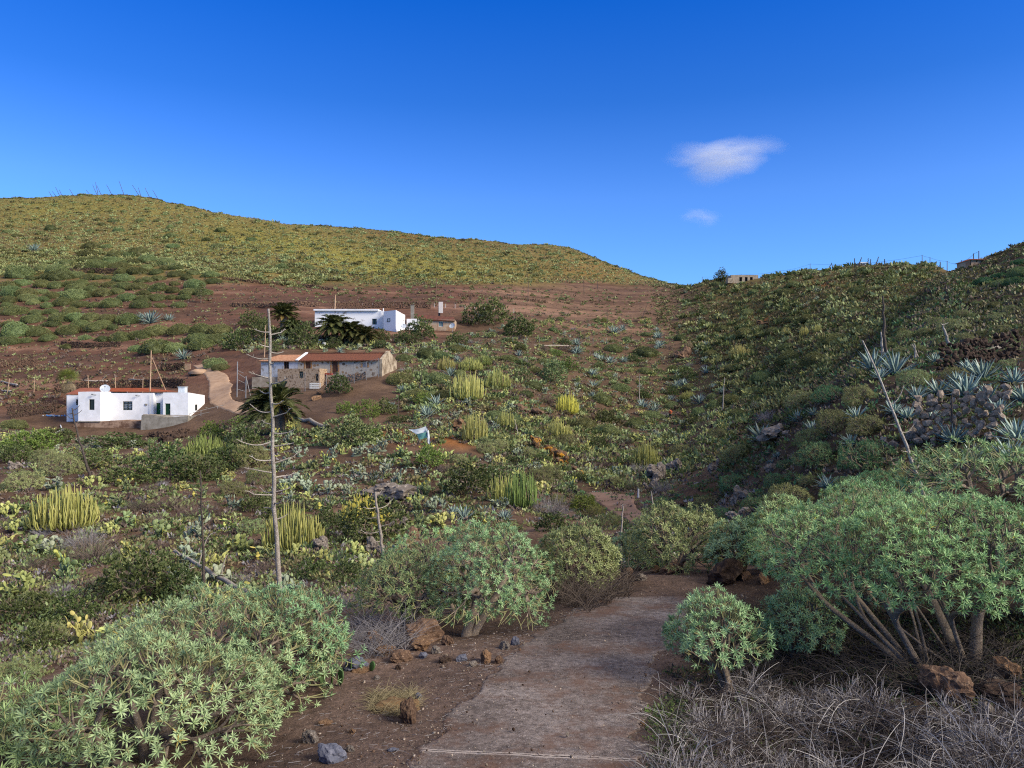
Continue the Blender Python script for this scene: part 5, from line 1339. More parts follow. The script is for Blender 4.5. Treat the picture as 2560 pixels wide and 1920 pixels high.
# ---------------------------------------------------------------- foreground spurge bushes (each its own mesh)
MARKS += [('white house', 290, 885), ('stone farmhouse', 700, 795), ('upper white house', 770, 692), ('tan annexe', 942, 702), ('ruined hut', 1608, 603), ('tall dead stalk', 597, 1130),
          ('white skyline hut', 1866, 571), ('skyline house', 2130, 551), ('fallen grey log', 460, 1240), ('hanging tarpaulin', 905, 940), ('orange lichened ridge', 1195, 985), ('short dead stalk', 818, 1140),
          ('gully footpath', 1340, 1098), ('hiker', 1448, 895), ('leaning dead stalk', 1960, 950), ('right hand stone wall', 2075, 905), ('dirt road', 490, 835), ('fan palm', 148, 820), ('netting gate', 522, 830),
          ('utility pole', 943, 630), ('brown rock knob', 1476, 760), ('lone conifer sapling', 433, 645), ('terrace wall', 355, 920), ('pale dry stone wall', 40, 785), ('big dark boulder', 1576, 1230), ('grey cliff block', 1440, 1020)]

def hero(label, vx, vb, w, top, n, mat='spurge_leaf', nl=12, leaf=.060, lw=.0095, seed=1, low=.32, ntr=3, inner=.05, spread=.14, r0=.0046, down=98, lump=.13, dx=0, tilt=(22, 98), dead=0.05, dy=0.0, size=(.62, 1.3), feet=None):
    p = at(vx, vb); s = p.y / F; W_, H_ = w * s, (vb - top) * s
    A, B = make_spurge(W_, H_, int(n * 1.05), nl, leaf, lw, seed, low, ntr, r0, lump, inner, False, 6, down, spread, tilt, dead, size, None, feet)
    e = empty('spurge_bush', p); tag(e, label, 'bush', 'spurge bushes beside the path')
    if dx or dy:
        sh_ = np.array([dx * s, dy, 0]); A.v = [v + sh_ for v in A.v]
        B.v = [v + sh_ * np.clip(v[:, 2:3] / max(H_ * low, .05), 0, 1) for v in B.v]
    obj('foliage', A.mesh('foliage', M[mat]), e); obj('branches', B.mesh('branches', [M['bark'], M['stem_green']], True), e)
    TAKEN.append((vx + dx, (vb + top) / 2, w * .5))
    return e
hero('broad grey green spurge bush filling the lower left corner', 325, 1645, 500, 1385, 1000, seed=3, low=.30, ntr=5)
hero('grey green spurge bush rising behind the lower left bush', 455, 1550, 500, 1288, 1250, seed=4, low=.3, ntr=4)
hero('spurge bush with yellowish stems at the foot of the tall dead stalk', 625, 1480, 260, 1272, 620, 'spurge_leaf', seed=5, low=.3, nl=10)
hero('nearest spurge bush, cut off by the bottom left corner', 10, 1735, 340, 1488, 460, 'spurge_leaf_fresh', seed=6, leaf=.078, low=.3)
hero('sparse olive spurge bush with a forked trunk above the brown lava block', 893, 1362, 262, 1190, 760, 'spurge_olive', 10, .062, .011, seed=7, low=.42, ntr=2, spread=.10, r0=.0062, inner=.25)
hero('dense bright green spurge bush left of the path with a thick trunk', 1012, 1374, 255, 1145, 1050, 'spurge_leaf', 12, .060, .0105, seed=8, low=.36, ntr=2, spread=.07, r0=.0045, dx=46, down=108, dy=.5)
hero('rounded spurge bush behind the dense bright green one', 1000, 1325, 350, 1138, 950, 'spurge_leaf_fresh', 11, .062, .011, seed=9, low=.3, ntr=3)
hero('round olive green spurge dome left of the path bend', 1247, 1264, 185, 1140, 1000, 'spurge_olive', 9, .075, .016, seed=10, low=.2, ntr=4, inner=.08)
hero('large olive spurge bush behind the rim where the path bends', 1460, 1228, 215, 1092, 950, 'spurge_olive', 9, .085, .018, seed=11, low=.25, ntr=4)
hero('low spurge bush left of the large olive one on the rim', 1378, 1226, 130, 1150, 480, 'spurge_leaf', 9, .08, .017, seed=12, low=.2, ntr=3)
hero('spurge bush behind the big dark boulder', 1602, 1234, 140, 1126, 620, 'spurge_leaf', 9, .08, .017, seed=13, low=.3, ntr=3)
hero('spurge bush right of the big dark boulder', 1705, 1238, 190, 1085, 760, 'spurge_leaf_fresh', 9, .08, .016, seed=14, low=.3, ntr=3)
hero('big spurge mound behind the right hand spreading bush', 1900, 1300, 420, 1062, 1700, 'spurge_leaf', 11, .062, .0105, seed=15, low=.25, ntr=4)
hero('huge spreading spurge bush on bare branching trunks at the right', 2075, 1432, 660, 1100, 2500, 'spurge_leaf_fresh', 12, .062, .0100, seed=16, low=.42, ntr=11, spread=.16, r0=.0030, down=88, inner=.08, dx=-5, dy=.8, feet=[-.48, 0.0])
hero('small spurge bush on thin stems at the right edge of the path', 1578, 1500, 205, 1300, 440, 'spurge_leaf', 12, .062, .0095, seed=17, low=.42, ntr=6, spread=.12, r0=.0040, dx=-18, inner=.1, dy=.3, down=96)
hero('dim spurge bush between the small path bush and the spreading bush', 1728, 1425, 170, 1275, 520, 'spurge_leaf', 10, .058, .010, seed=18, low=.4, ntr=5, inner=.15, down=100)
hero('open branched spurge bush at the right edge above the spreading bush', 2125, 1118, 350, 950, 280, 'spurge_leaf_fresh', 12, .115, .019, seed=19, low=.42, ntr=4, spread=.12, r0=.0085, inner=.3)
hero('spurge bush at the right edge behind dry twigs', 2290, 1330, 260, 1120, 600, 'spurge_leaf', 11, .07, .013, seed=20, low=.3)

# ---------------------------------------------------------------- plant stock for copies
def pairmesh(n1, A, m1, n2, B, m2):
    return (A.mesh(n1, m1), B.mesh(n2, m2, True))
MID = []        # shrubs with rosettes at 15-60 m: size 1 wide
for i in range(4):
    A, B = make_spurge(2.4, 1.15, 620, 7, .115, .030, 60 + i, .22, 4, .006, .16, .08, True, 4, 104, .12, (20, 100))
    MID.append((A, B))
MIDM = {}
def mid(i, mat):
    if (i, mat) not in MIDM:
        A, B = MID[i]; MIDM[i, mat] = (A.mesh('foliage', M[mat]), MIDM[i, 'b'] if (i, 'b') in MIDM else B.mesh('branches', [M['bark'], M['stem_green']], True)); MIDM[i, 'b'] = MIDM[i, mat][1]
    return MIDM[i, mat]
FAR = [make_far_dome(70 + i, 1.0, hh, 2000, 6, .026, .014) for i, hh in enumerate((.40, .46, .52, .43))]
FARM = {}
def far(i, mat):
    if (i, mat) not in FARM: FARM[i, mat] = FAR[i].mesh('spurge_shrub', M[mat])
    return FARM[i, mat]
PEAR = [make_pear(80 + i, n, sp, 1.2, sl) for i, (n, sp, sl) in enumerate(((60, .55, .8), (90, .75, .9), (46, .45, .7), (120, .95, .9), (75, .7, 1.0)))]
PEARW = [2.6, 3.3, 2.3, 3.9, 3.2]; PEARM = {}
def pear(i, mat):
    if (i, mat) not in PEARM: PEARM[i, mat] = PEAR[i].mesh('prickly_pear', M[mat], True)
    return PEARM[i, mat]
AGV = [make_agave(90 + i, n).mesh('agave', M['agave_leaf'], True) for i, n in enumerate((34, 28, 38, 24))]
CAR = [make_cardon(100 + i, n, 1.0, hh, rr) for i, (n, hh, rr) in enumerate(((185, .72, .0105), (150, .85, .0115), (210, .62, .0095), (90, .95, .0145)))]
CARM = {}
def car(i, mat):
    if (i, mat) not in CARM: CARM[i, mat] = CAR[i].mesh('candelabra_spurge', M[mat], True)
    return CARM[i, mat]
TWG = [make_twigs(110 + i, 170, 1.0, hh, .0045, dr).mesh('dry_shrub', None or M['twig_brown']) for i, (hh, dr) in enumerate(((.6, .2), (.5, .5), (.7, .3)))]
TWGG = [make_twigs(115 + i, 170, 1.0, hh, .0045, dr).mesh('dry_shrub', M['twig_grey']) for i, (hh, dr) in enumerate(((.6, .25), (.55, .5)))]
LFY = [make_leafy(120 + i, 1.0, hh) for i, hh in enumerate((.6, .5, .75))]
LFYM = {}
def leafy(i, mat):
    if (i, mat) not in LFYM: LFYM[i, mat] = (LFY[i][0].mesh('foliage', M[mat]), LFY[i][1].mesh('branches', M['bark']))
    return LFYM[i, mat]

def ground_obj(name, me, p, s, sz=None, sink=.06):
    o = obj(name, me, None, (p.x, p.y, p.z - sink * (s if np.isscalar(s) else s[0])), random.random() * 6.28)
    o.scale = (s, s, s * (sz or 1)); return o

HUE = {'spurge_far': 'grey green', 'spurge_olive': 'olive green', 'spurge_leaf': 'pale green', 'spurge_shaded': 'shaded deep green', 'scrub': 'yellowish'}
def dome(vx, vb, w, mat='spurge_far', group='domed spurge shrubs on the slopes', sz=1.0):
    p = at(vx, vb); W_ = w / F * p.y; big = w > 34 and p.y < 75
    size = 'tiny' if w < 14 else 'small' if w < 24 else 'medium' if w < 45 else 'large'
    if big:
        e = empty('spurge_shrub', (p.x, p.y + W_ * .2, p.z - .05), random.random() * 6.28, W_ / 2.5)
        a, b = mid(random.randrange(4), mat); obj('foliage', a, e); obj('branches', b, e); e.scale[2] *= sz * random.uniform(.95, 1.15)
    else:
        e = obj('spurge_shrub', far(random.randrange(4), mat), None, (p.x, p.y + W_ * .3, p.z - .08), random.random() * 6.28)
        e.scale = (W_ * 1.2, W_ * 1.0, W_ * random.uniform(.85, 1.15) * sz)
    auto(e, f'{size} {HUE[mat]} domed spurge', 'shrub', group, vx, vb - w * .2); TAKEN.append((vx, vb - w * .2, w * .45)); return e

def ppear(vx, vb, w, mat='pear_green'):
    p = at(vx, vb); W_ = w / F * p.y; i = min(range(5), key=lambda k: abs(PEARW[k] - W_) + random.random() * .7)
    e = ground_obj('prickly_pear', pear(i, mat), p, min(.85, W_ / PEARW[i] * random.uniform(.95, 1.1)))
    auto(e, {'pear_green': 'green', 'pear_yellow': 'yellow green', 'pear_grey': 'grey green'}[mat] + ' prickly pear clump', 'prickly pear', 'prickly pears on the slopes', vx, vb - w * .25); TAKEN.append((vx, vb - w * .25, w * .4))

def agave(vx, vb, w, lean=0.0):
    p = at(vx, vb); W_ = w / F * p.y
    e = ground_obj('agave', AGV[random.randrange(4)], p, W_ / 1.45); e.rotation_euler = (R(random.uniform(-8, 8)), R(lean + random.uniform(-8, 8)), random.random() * 6.28)
    auto(e, ('big ' if w > 48 else 'small ' if w < 26 else '') + 'blue green agave rosette', 'agave', 'blue green agaves', vx, vb - w * .3); TAKEN.append((vx, vb - w * .3, w * .42))

def cardon(vx, vb, w, h, mat, label):
    p = at(vx, vb); W_, H_ = w / F * p.y, h / F * p.y; i = min(range(4), key=lambda k: abs((.72, .85, .62, .95)[k] - h / w) + random.random() * .1)
    e = obj('candelabra_spurge', car(i, mat), None, (p.x, p.y + W_ * .3, p.z - .1), random.random() * 6.28, (W_ * 1.02, W_ * .85, H_ / (.72, .85, .62, .95)[i]))
    tag(e, label, 'candelabra spurge', 'candelabra spurges on the slope'); MARKS.append((label.split(' spurge')[0].replace('tall ', '') + ' spurge', vx, vb - h / 2) if False else None); MARKS.pop(); TAKEN.append((vx, vb - h * .5, w * .5)); return e

def dry(vx, vb, w, grey=False, sz=1.0):
    p = at(vx, vb); W_ = w / F * p.y
    e = ground_obj('dry_shrub', random.choice(TWGG if grey else TWG), p, W_, sz)
    auto(e, ('grey leafless' if grey else 'brown leafless') + ' twiggy shrub', 'shrub', 'leafless dry shrubs', vx, vb - w * .25); TAKEN.append((vx, vb - w * .25, w * .4))

def lshrub(vx, vb, w, mat='leafy', sz=1.0, label=None, name='leafy_shrub'):
    p = at(vx, vb); W_ = w / F * p.y; a, b = leafy(random.randrange(3), mat)
    e = empty(name, (p.x, p.y + W_ * .25, p.z - .05), random.random() * 6.28, (W_, W_, W_ * sz))
    obj('foliage', a, e); obj('branches', b, e)
    if label: tag(e, label, 'shrub', 'leafy shrubs on the slope')
    else: auto(e, ('bright green' if mat == 'leafy_bright' else 'dark green') + ' leafy shrub', 'shrub', 'leafy shrubs on the slope', vx, vb - w * .25)
    TAKEN.append((vx, vb - w * .25, w * .45)); return e

def stalk(label, base, top, r, mat, branches=(), ybase=None, name='agave_stalk', bend=0.0, group='dead agave flower stalks', tipr=.45):
    """dead flower stalk; branches: (fraction of height, dx, rise) in view units"""
    p = at(*base) if ybase is None else W(base[0], base[1], ybase); s = p.y / F
    q = p + Vector(((top[0] - base[0]) * s, random.uniform(-.02, .02) * (base[1] - top[1]) * s, (base[1] - top[1]) * s))
    t_ = np.linspace(0, 1, 12)[:, None]; P = (np.array(q) - np.array(p)) * t_; P[:, 0] += bend * np.sin(t_[:, 0] * math.pi); P += np.random.default_rng(int(base[0])).normal(0, r * .25, P.shape); P[0, 2] -= .3
    mb = MB(); mb.tube(P, r * (1.15 - (1.15 - tipr) * t_[:, 0]) * np.random.default_rng(2).uniform(.93, 1.07, 12), 8)
    o = obj(name, mb.mesh(name, M[mat], True), None, p); tag(o, label, 'dead stalk', group)
    for f, dx, rise in branches:
        c = np.array([np.interp(f, t_[:, 0], P[:, k]) for k in range(3)]); L_ = dx * s; u = np.linspace(0, 1, 8)
        B = np.stack([c[0] + L_ * u, c[1] + abs(L_) * random.uniform(-.8, .8) * u, c[2] + rise * s * u ** 2.2 + abs(L_) * random.uniform(-.16, .12) * np.sin(u * math.pi)], -1)
        B[-2:, 2] += abs(L_) * random.uniform(-.04, .12)
        m2 = MB(); m2.tube(B, r * .34 * (1.1 - .65 * u), 5)
        if abs(dx) > 25:
            for _ in range(2):
                k = random.choice((5, 6)); e = B[k] + np.array([L_ * .12 * random.uniform(-.5, 1), 0, abs(L_) * random.uniform(.05, .16)]); m2.tube([B[k], e], [r * .16, r * .08], 4)
        obj('side_branch', m2.mesh('side_branch', M[mat], True), o)
    return o

# tall dead stalk in front of the farmhouse
brs = []
for vy, dx in [(717,-35),(749,-22),(775,-55),(817,-50),(845,-36),(888,-58),(915,-30),(953,-75),(993,-50),(1020,-62),(1060,-40),(1068,-58),(1100,-28),(723,36),(760,30),(787,14),(828,54),(868,36),(900,58),(935,60),(965,56),(1000,62),(1030,48),(1062,44),(1085,30),(1122,26)]:
    brs.append(((1338 - vy) / (1338 - 668), dx * .85, abs(dx) * random.uniform(.05, .30)))
stalk('tall pale dead agave stalk with many side branches, tallest in the picture', (604, 1338), (584, 668), .058, 'dead_wood', brs, None, 'agave_stalk', -.02, tipr=.5)
stalk('short pale dead stalk with a few bare arms left of the dense green bush', (829, 1215), (810, 1062), .05, 'dead_wood', [(.97, 12, 6), (.96, -10, 8), (.78, -26, 2), (.76, 30, 14), (.5, 34, 10), (.44, -44, 2), (.3, -20, 8), (.62, -22, -2)], tipr=.8)
stalk('thin grey dead stalk rising through the fallen log', (442, 1318), (435, 1016), .042, 'dead_wood_dark', [(.33, 28, 40), (.4, 18, 12), (.52, -16, 6), (.66, 14, 8), (.75, -12, 10), (.8, 16, 4)])
stalk('leaning dark stalk with curled arms in front of the white house bay', (199, 1036), (154, 882), .09, 'dead_wood_dark', [(.97, 14, 10), (.9, 16, 12), (.93, -12, -2), (.86, -16, 8), (.8, 10, 3)], bend=-.1)
stalk('leaning pale dead stalk crossing the right hand stone wall', (2003, 1092), (1866, 736), .038, 'dead_wood', [(.28, 22, 8), (.32, -22, 4), (.45, 34, 14), (.5, -20, -2), (.22, 14, 16), (.62, 28, 40)], bend=.05)
stalk('upright dark stalk on the right slope taller than its white neighbour', (1914, 772), (1907, 640), .10, 'dead_wood_dark', [])
stalk('white stalk just left of the upright dark stalk', (1908, 770), (1903, 716), .09, 'dead_wood', [])
stalk('slanting white stalk with a dark top high on the right slope', (2053, 752), (2036, 698), .09, 'dead_wood', [(.95, 10, 4), (.95, -9, 3)])
stalk('pale upright stalk of the crossed pair above the agaves', (1978, 778), (1976, 742), .06, 'dead_wood', [])
stalk('pale leaning stalk of the crossed pair above the agaves', (1986, 775), (1970, 744), .055, 'dead_wood', [])
stalk('grey stalk standing against the right hand stone wall', (2057, 955), (2057, 852), .05, 'dead_wood_dark', [])
stalk('thin white stalk behind the rim of the path bend', (1339, 1212), (1346, 1090), .030, 'dead_wood', [(.98, 8, 5), (.96, -5, 4)])
stalk('thin white stalk through the large olive spurge bush', (1423, 1185), (1406, 1060), .035, 'dead_wood', [])
stalk('faint grey stick in front of the round olive spurge dome', (1351, 1225), (1359, 1168), .02, 'dead_wood', [])
stalk('white stalk on the middle slope above a pale agave', (1381, 866), (1382, 808), .08, 'dead_wood', [])
stalk('white stalk on the slope right of the hiker', (1561, 886), (1565, 815), .08, 'dead_wood', [])
stalk('dark agave stalk standing in the yellow green prickly pears', (1311, 715), (1312, 668), .09, 'dead_wood_dark', [])
stalk('dark leaning stalk at the right end of the red soil fence', (1386, 690), (1401, 650), .09, 'dead_wood_dark', [(.9, 8, 2)])
stalk('dark leaning stalk right of the red soil fence end', (1450, 700), (1466, 652), .09, 'dead_wood_dark', [(.9, 9, 3)])
stalk('tall thin stalk on the bare brown slope, left of a pair', (1262, 636), (1260, 596), .09, 'dead_wood_dark', [])
stalk('tall thin stalk on the bare brown slope, right of a pair', (1291, 625), (1290, 594), .09, 'dead_wood_dark', [])
stalk('thin stalk on the bare slope right of the utility pole', (1140, 652), (1142, 600), .09, 'dead_wood_dark', [])
stalk('dark stalk among the shrubs below the gable of the farmhouse', (861, 905), (860, 856), .08, 'dead_wood_dark', [(.8, 10, 10), (.9, -8, 6)])
stalk('dark dead stalk above the lower right stone farmhouse corner', (905, 845), (912, 800), .08, 'dead_wood_dark', [(.9, -12, 4)])
stalk('pale stalk left of the lichened ridge', (1120, 945), (1112, 905), .05, 'dead_wood', [])
for i, (vx, dx, h) in enumerate(((105,8,10),(113,9,9),(120,10,18),(128,7,12),(150,9,12),(186,9,8),(200,10,20),(206,6,26),(209,10,18),(230,12,20),(257,11,28),(286,16,22),(299,6,17),(313,11,20),(330,12,18))):
    yb_ = np.interp(vx, [0, 100, 200, 270, 330, 420], [414, 411, 409, 406, 412, 440]) + 2
    stalk(f'slanting dark agave stalk on the left ridge, number {i + 1} from the left' if False else ['leftmost', 'second', 'third', 'fourth', 'fifth', 'sixth', 'seventh', 'eighth', 'ninth', 'tenth', 'eleventh', 'twelfth', 'thirteenth', 'fourteenth', 'rightmost'][i] + ' slanting agave stalk of the left ridge, counted from the left', (vx + dx, yb_ + 3), (vx, yb_ - h), .15, 'dead_wood_dark', [], group='agave stalks on the left ridge', tipr=.7)
for i, (vx, dx, h, vb) in enumerate(((1612,8,8,588),(1790,4,9,578),(1800,-4,12,578),(1846,0,16,574),(1853,8,18,574),(1875,0,12,568),(1879,2,10,568),(1892,6,14,566),(1911,0,8,566),(2020,3,8,573),(2031,0,9,573))):
    stalk(['stalk on the skyline just right of the ruined hut', 'left one of two thin stalks midway along the right ridge', 'right one of two thin stalks midway along the right ridge', 'upright stalk just left of the white skyline hut', 'slanting stalk just left of the white skyline hut', 'nearest upright stalk right of the white skyline hut', 'second stalk right of the white skyline hut', 'tallest slanting stalk right of the white skyline hut', 'short stalk on the knoll right of the white skyline hut', 'slanting stalk between two ridge poles', 'short upright stalk between two ridge poles'][i], (vx, vb + 3), (vx + dx, vb - h), .14, 'dead_wood_dark', [], group='agave stalks on the right ridge', tipr=.7)

# fallen logs and poles on the ground
def log(label, a, b, r, mat, twigs=(), lift=.0, name='fallen_log'):
    p, q = at(*a), at(*b); p += Vector((0, 0, r + lift)); q += Vector((0, 0, r))
    d = q - p; t_ = np.linspace(0, 1, 10)[:, None]; P = np.array(d) * t_; P += np.random.default_rng(int(a[0])).normal(0, r * .25, P.shape)
    mb = MB(); mb.tube(P, r * (.55 + .45 * t_[:, 0]), 8); o = obj(name, mb.mesh(name, M[mat], True), None, p); tag(o, label, 'log')
    for f, dx, dz in twigs:
        c = np.array(d) * f; s = (p.y + d.y * f) / F; u = np.linspace(0, 1, 7)
        m2 = MB(); m2.tube(np.stack([c[0] + dx * s * u, c[1] + .1 * u, c[2] + dz * s * (u + .3 * np.sin(u * 3))], -1), r * .28 * (1.1 - .7 * u), 5); obj('side_branch', m2.mesh('side_branch', M[mat], True), o)
    return o
p = at(553, 1292)
log('fallen grey log with bare arms slanting behind the left bush', (376, 1216), (560, 1300), .085, 'dead_wood', [(.25, -40, -70), (.45, -36, -52), (.6, -44, -66), (.35, 30, 66), (.62, 14, 48), (.1, -20, 12), (.8, -24, -40)], .35)
log('thick pale fallen palm trunk below the stone farmhouse bank', (634, 906), (712, 930), .28, 'dead_wood')
log('pale twisted fallen branch on the terrace behind the white house', (278, 822), (372, 830), .22, 'dead_wood', [(.1, 8, 12), (.6, 14, 8)])
log('short pale fallen branch left of the satellite dish', (182, 824), (236, 826), .16, 'dead_wood', [(.7, 16, 14)])
log('pale log on the red terrace at the left edge', (2, 826), (40, 836), .22, 'dead_wood')
log('second pale log on the red terrace at the left edge', (4, 846), (24, 848), .2, 'dead_wood')
log('white beam lying on the slope below the white house annexe', (112, 941), (139, 930), .14, 'metal_white', name='white_beam')
log('white beam crossing the other below the annexe', (130, 920), (138, 936), .12, 'metal_white', name='white_beam')
log('straight pale ridge of a low wall above the agaves on the right', (2060, 776), (2180, 748), .10, 'dead_wood')
log('pale beam lying on the ledge left of the tall agave', (1108, 746), (1232, 748), .12, 'dead_wood', name='ledge_beam')
# ---------------------------------------------------------------- candelabra spurges
for q in [
 (110,1150,162,112,'cardon','large yellow green candelabra spurge at the left under the leaning stalk'),
 (435,992,92,60,'cardon_green','dark green candelabra spurge below the terrace wall'),
 (621,1196,145,118,'cardon','yellow green candelabra spurge behind the tall dead stalk'),
 (776,1140,112,82,'cardon_yellow','bright yellow candelabra spurge left of the short dead stalk'),
 (1127,1100,84,100,'cardon_green','tall candelabra spurge in two greens above the grey twiggy shrub'),
 (1085,1086,70,72,'cardon','candelabra spurge joined to the left of the two green one'),
 (1008,868,82,76,'cardon','big candelabra spurge of the group right of the stone farmhouse'),
 (962,800,42,36,'cardon','pale candelabra spurge at the left of the group right of the farmhouse'),
 (1015,802,62,36,'cardon','yellowish candelabra spurge at the top of the group right of the farmhouse'),
 (1043,790,40,30,'cardon_green','small dark green candelabra spurge behind the top of the group'),
 (1074,840,62,50,'cardon','candelabra spurge at the right of the group right of the farmhouse'),
 (1025,958,68,80,'cardon','tall candelabra spurge right of the hanging tarpaulin'),
 (1094,925,42,46,'cardon','narrow candelabra spurge on the brown rock shelf'),
 (1226,896,52,56,'cardon_yellow','yellow candelabra spurge on the middle slope'),
 (1208,950,64,50,'cardon','low candelabra spurge above the orange lichened ridge'),
 (1400,1012,74,66,'cardon','candelabra spurge on the grey gully cliff'),
 (1490,754,24,20,'dead_leaf','tan withered candelabra spurge beside the brown rock knob'),
 (1602,774,52,36,'cardon','slanting yellow green candelabra spurge on the far right slope'),
 (1490,862,36,22,'cardon','small candelabra spurge right of the pale middle agaves'),
 (1701,726,22,26,'cardon','leftmost of three little candelabra spurges on the shaded far slope'),
 (1740,726,24,28,'cardon','middle one of three little candelabra spurges on the shaded far slope'),
 (1768,720,22,26,'cardon','rightmost of three little candelabra spurges on the shaded far slope'),
]: cardon(*q)
for ph, x, y in (('left candelabra spurge', 110, 1095), ('dark green candelabra spurge', 435, 962), ('bright yellow candelabra spurge', 776, 1100), ('big candelabra spurge', 1008, 832), ('yellow candelabra spurge', 1226, 868), ('gully candelabra spurge', 1400, 980), ('two green candelabra spurge', 1127, 1050), ('slanting candelabra spurge', 1602, 756), ('tall tarpaulin candelabra', 1025, 920)): MARKS.append((ph, x, y))

# ---------------------------------------------------------------- palms and trees
def palm(label, vx, vb, w, A, B, S, s, cat='palm', name='date_palm', m1='palm_leaf'):
    p = at(vx, vb); e = empty(name, p, 0, s); tag(e, label, cat)
    obj('fronds', A.mesh('fronds', M[m1]), e); obj('frond_stems', B.mesh('frond_stems', M['stem_green'] if name == 'date_palm' else M['dead_leaf']), e); obj('trunk', S.mesh('trunk', M['bark'], True), e)
    TAKEN.append((vx, vb - w * .4, w * .5)); return e
def sc_(w, vx, vb, full): return 1.55 * w / F * at(vx, vb).y / full
palm('wind blown date palm in front of the concrete block wall', 600, 935, 110, *make_palm(1, 80, 2.0, 1.5, .3, (-.42, 0, .05)), sc_(104, 600, 935, 3.9))
palm('leftmost of the three date palms before the upper white house', 722, 737, 60, *make_palm(2, 64, 2.0, 1.4, .3), sc_(62, 722, 737, 3.9))
palm('middle one of the three date palms before the upper white house', 758, 738, 50, *make_palm(3, 60, 2.0, 1.1, .3), sc_(54, 758, 738, 3.9))
palm('rightmost of the three date palms, its fronds against the white wall', 789, 740, 52, *make_palm(4, 50, 2.0, .7, .3, None, False, 88), sc_(54, 789, 740, 3.9))
palm('tall dark date palm with wind blown crown left of the upper white house', 612, 722, 56, *make_palm(5, 80, 2.0, 2.0, .35, (.10, 0, .35), False, 88), sc_(52, 612, 722, 3.9))
palm('low dark date palm right beside the tall wind blown one', 631, 728, 50, *make_palm(6, 70, 2.0, .8, .3), sc_(54, 631, 728, 3.9))
palm('green fan palm with a dead leaf skirt behind the white house', 147, 876, 70, *make_fan(7, 42, 1.25, 4.0), 1.05 * at(147, 876).y / 118, 'palm', 'fan_palm', 'fan_leaf')
def conifer(vx, vb, h):
    p = at(vx, vb); s = h / F * p.y; e = empty('conifer_sapling', p, 0, s); tag(e, 'lone dark thin conifer sapling with level branches on the red soil', 'tree')
    A, B = MB(), MB(); g = np.random.default_rng(5); B.tube([(0, 0, 0), (0, 0, 1.0)], [.02, .006], 6)
    for z in np.linspace(.25, .98, 9):
        for k in range(5):
            a = k * 1.257 + z * 9; L_ = .34 * (1.1 - z) + .05; q = np.array([math.cos(a) * L_, math.sin(a) * L_, z + .02]); B.tube([(0, 0, z), q], [.008, .004], 4)
            pts = np.array([(0, 0, z)]) + (q - np.array([0, 0, z])) * np.linspace(.25, 1, 9)[:, None]; tufts(A, pts, np.repeat((q - np.array([0, 0, z]))[None], 9, 0), 4, .05, .02, g)
    obj('needles', A.mesh('needles', M['leafy']), e); obj('trunk', B.mesh('trunk', M['bark']), e)
conifer(434, 655, 42)
def tree(label, vx, vb, w, h, mat='leafy', low=.3):
    p = at(vx, vb); s = p.y / F; g = np.random.default_rng(int(vx)); A, B = MB(), MB(); W_, H_ = w * s, h * s
    t_ = dome_pts(520, W_, H_, g, low, .3, .2, down=108); tufts(A, t_, norm(t_ - np.array([0, 0, H_ * low * .5])), 7, W_ * .065, W_ * .036, g, 0, .9)
    sg, _ = grow(t_[:150], [((0, 0, -.1), (W_ * .04, 0, H_ * low * .6)), ((W_ * .05, 0, -.1), (W_ * .12, .1, H_ * low * .7))], g, W_ * .003); wood(B, sg, 4, 3)
    e = empty('tree', p); tag(e, label, 'tree'); obj('crown', A.mesh('crown', M[mat]), e); obj('trunk', B.mesh('trunk', M['bark'], True), e); TAKEN.append((vx, vb - h / 2, w * .5))
tree('dark bushy fig tree in front of the tan annexe', 910, 733, 52, 42)
tree('round dark tree beside the ruined hut on the skyline', 1558, 608, 24, 24)
tree('dark round bush tree right of the tan annexe on the prickly pear edge', 1119, 730, 60, 42)
tree('dark mid green bush at the foot of the farmhouse chain fence', 733, 850, 46, 38, 'leafy')
tree('rusty brown green bush right of the candelabra group', 1195, 828, 52, 46, 'spurge_olive')
tree('round fresh green bush on the bank right of the fallen palm trunk', 758, 962, 92, 62, 'spurge_olive', .2)
tree('smaller bright green bush against the round bank bush', 805, 958, 40, 32, 'leafy_bright', .2)
tree('dark olive bush under the left end of the upper white house', 870, 740, 30, 22, 'leafy')
lshrub(240, 968, 110, 'leafy', .42, 'sprawling dark green shrub under the plinth of the white house')
for q in [(276,1300,150,'leafy'),(150,1345,90,'leafy'),(385,1300,90,'leafy'),(548,1106,60,'leafy'),(800,1176,120,'leafy'),(760,1150,60,'leafy'),(1010,1072,90,'leafy'),(1060,1060,80,'leafy'),(350,1040,100,'leafy'),(270,1045,110,'leafy',.6),(180,1015,90,'leafy',.6),(60,975,80,'leafy_bright'),(20,1000,70,'leafy'),(110,960,60,'leafy'),(490,1015,90,'leafy'),(520,985,80,'leafy'),(420,1040,90,'leafy'),(700,1140,60,'leafy'),(595,1130,70,'leafy'),(790,905,50,'leafy_bright'),(830,895,50,'leafy'),(745,895,40,'leafy_bright'),(450,960,60,'leafy_bright'),(510,755,60,'leafy'),(540,705,50,'leafy'),(560,735,60,'leafy'),(650,752,70,'leafy'),(1065,700,70,'leafy'),(1030,705,60,'leafy'),(70,1420,90,'leafy'),(40,1350,110,'leafy'),(925,1010,60,'leafy_bright'),(330,1235,70,'leafy'),(1265,1105,60,'leafy_bright'),(1195,1150,70,'leafy'),(670,1250,70,'leafy'),(745,1260,60,'leafy')]: lshrub(*q)
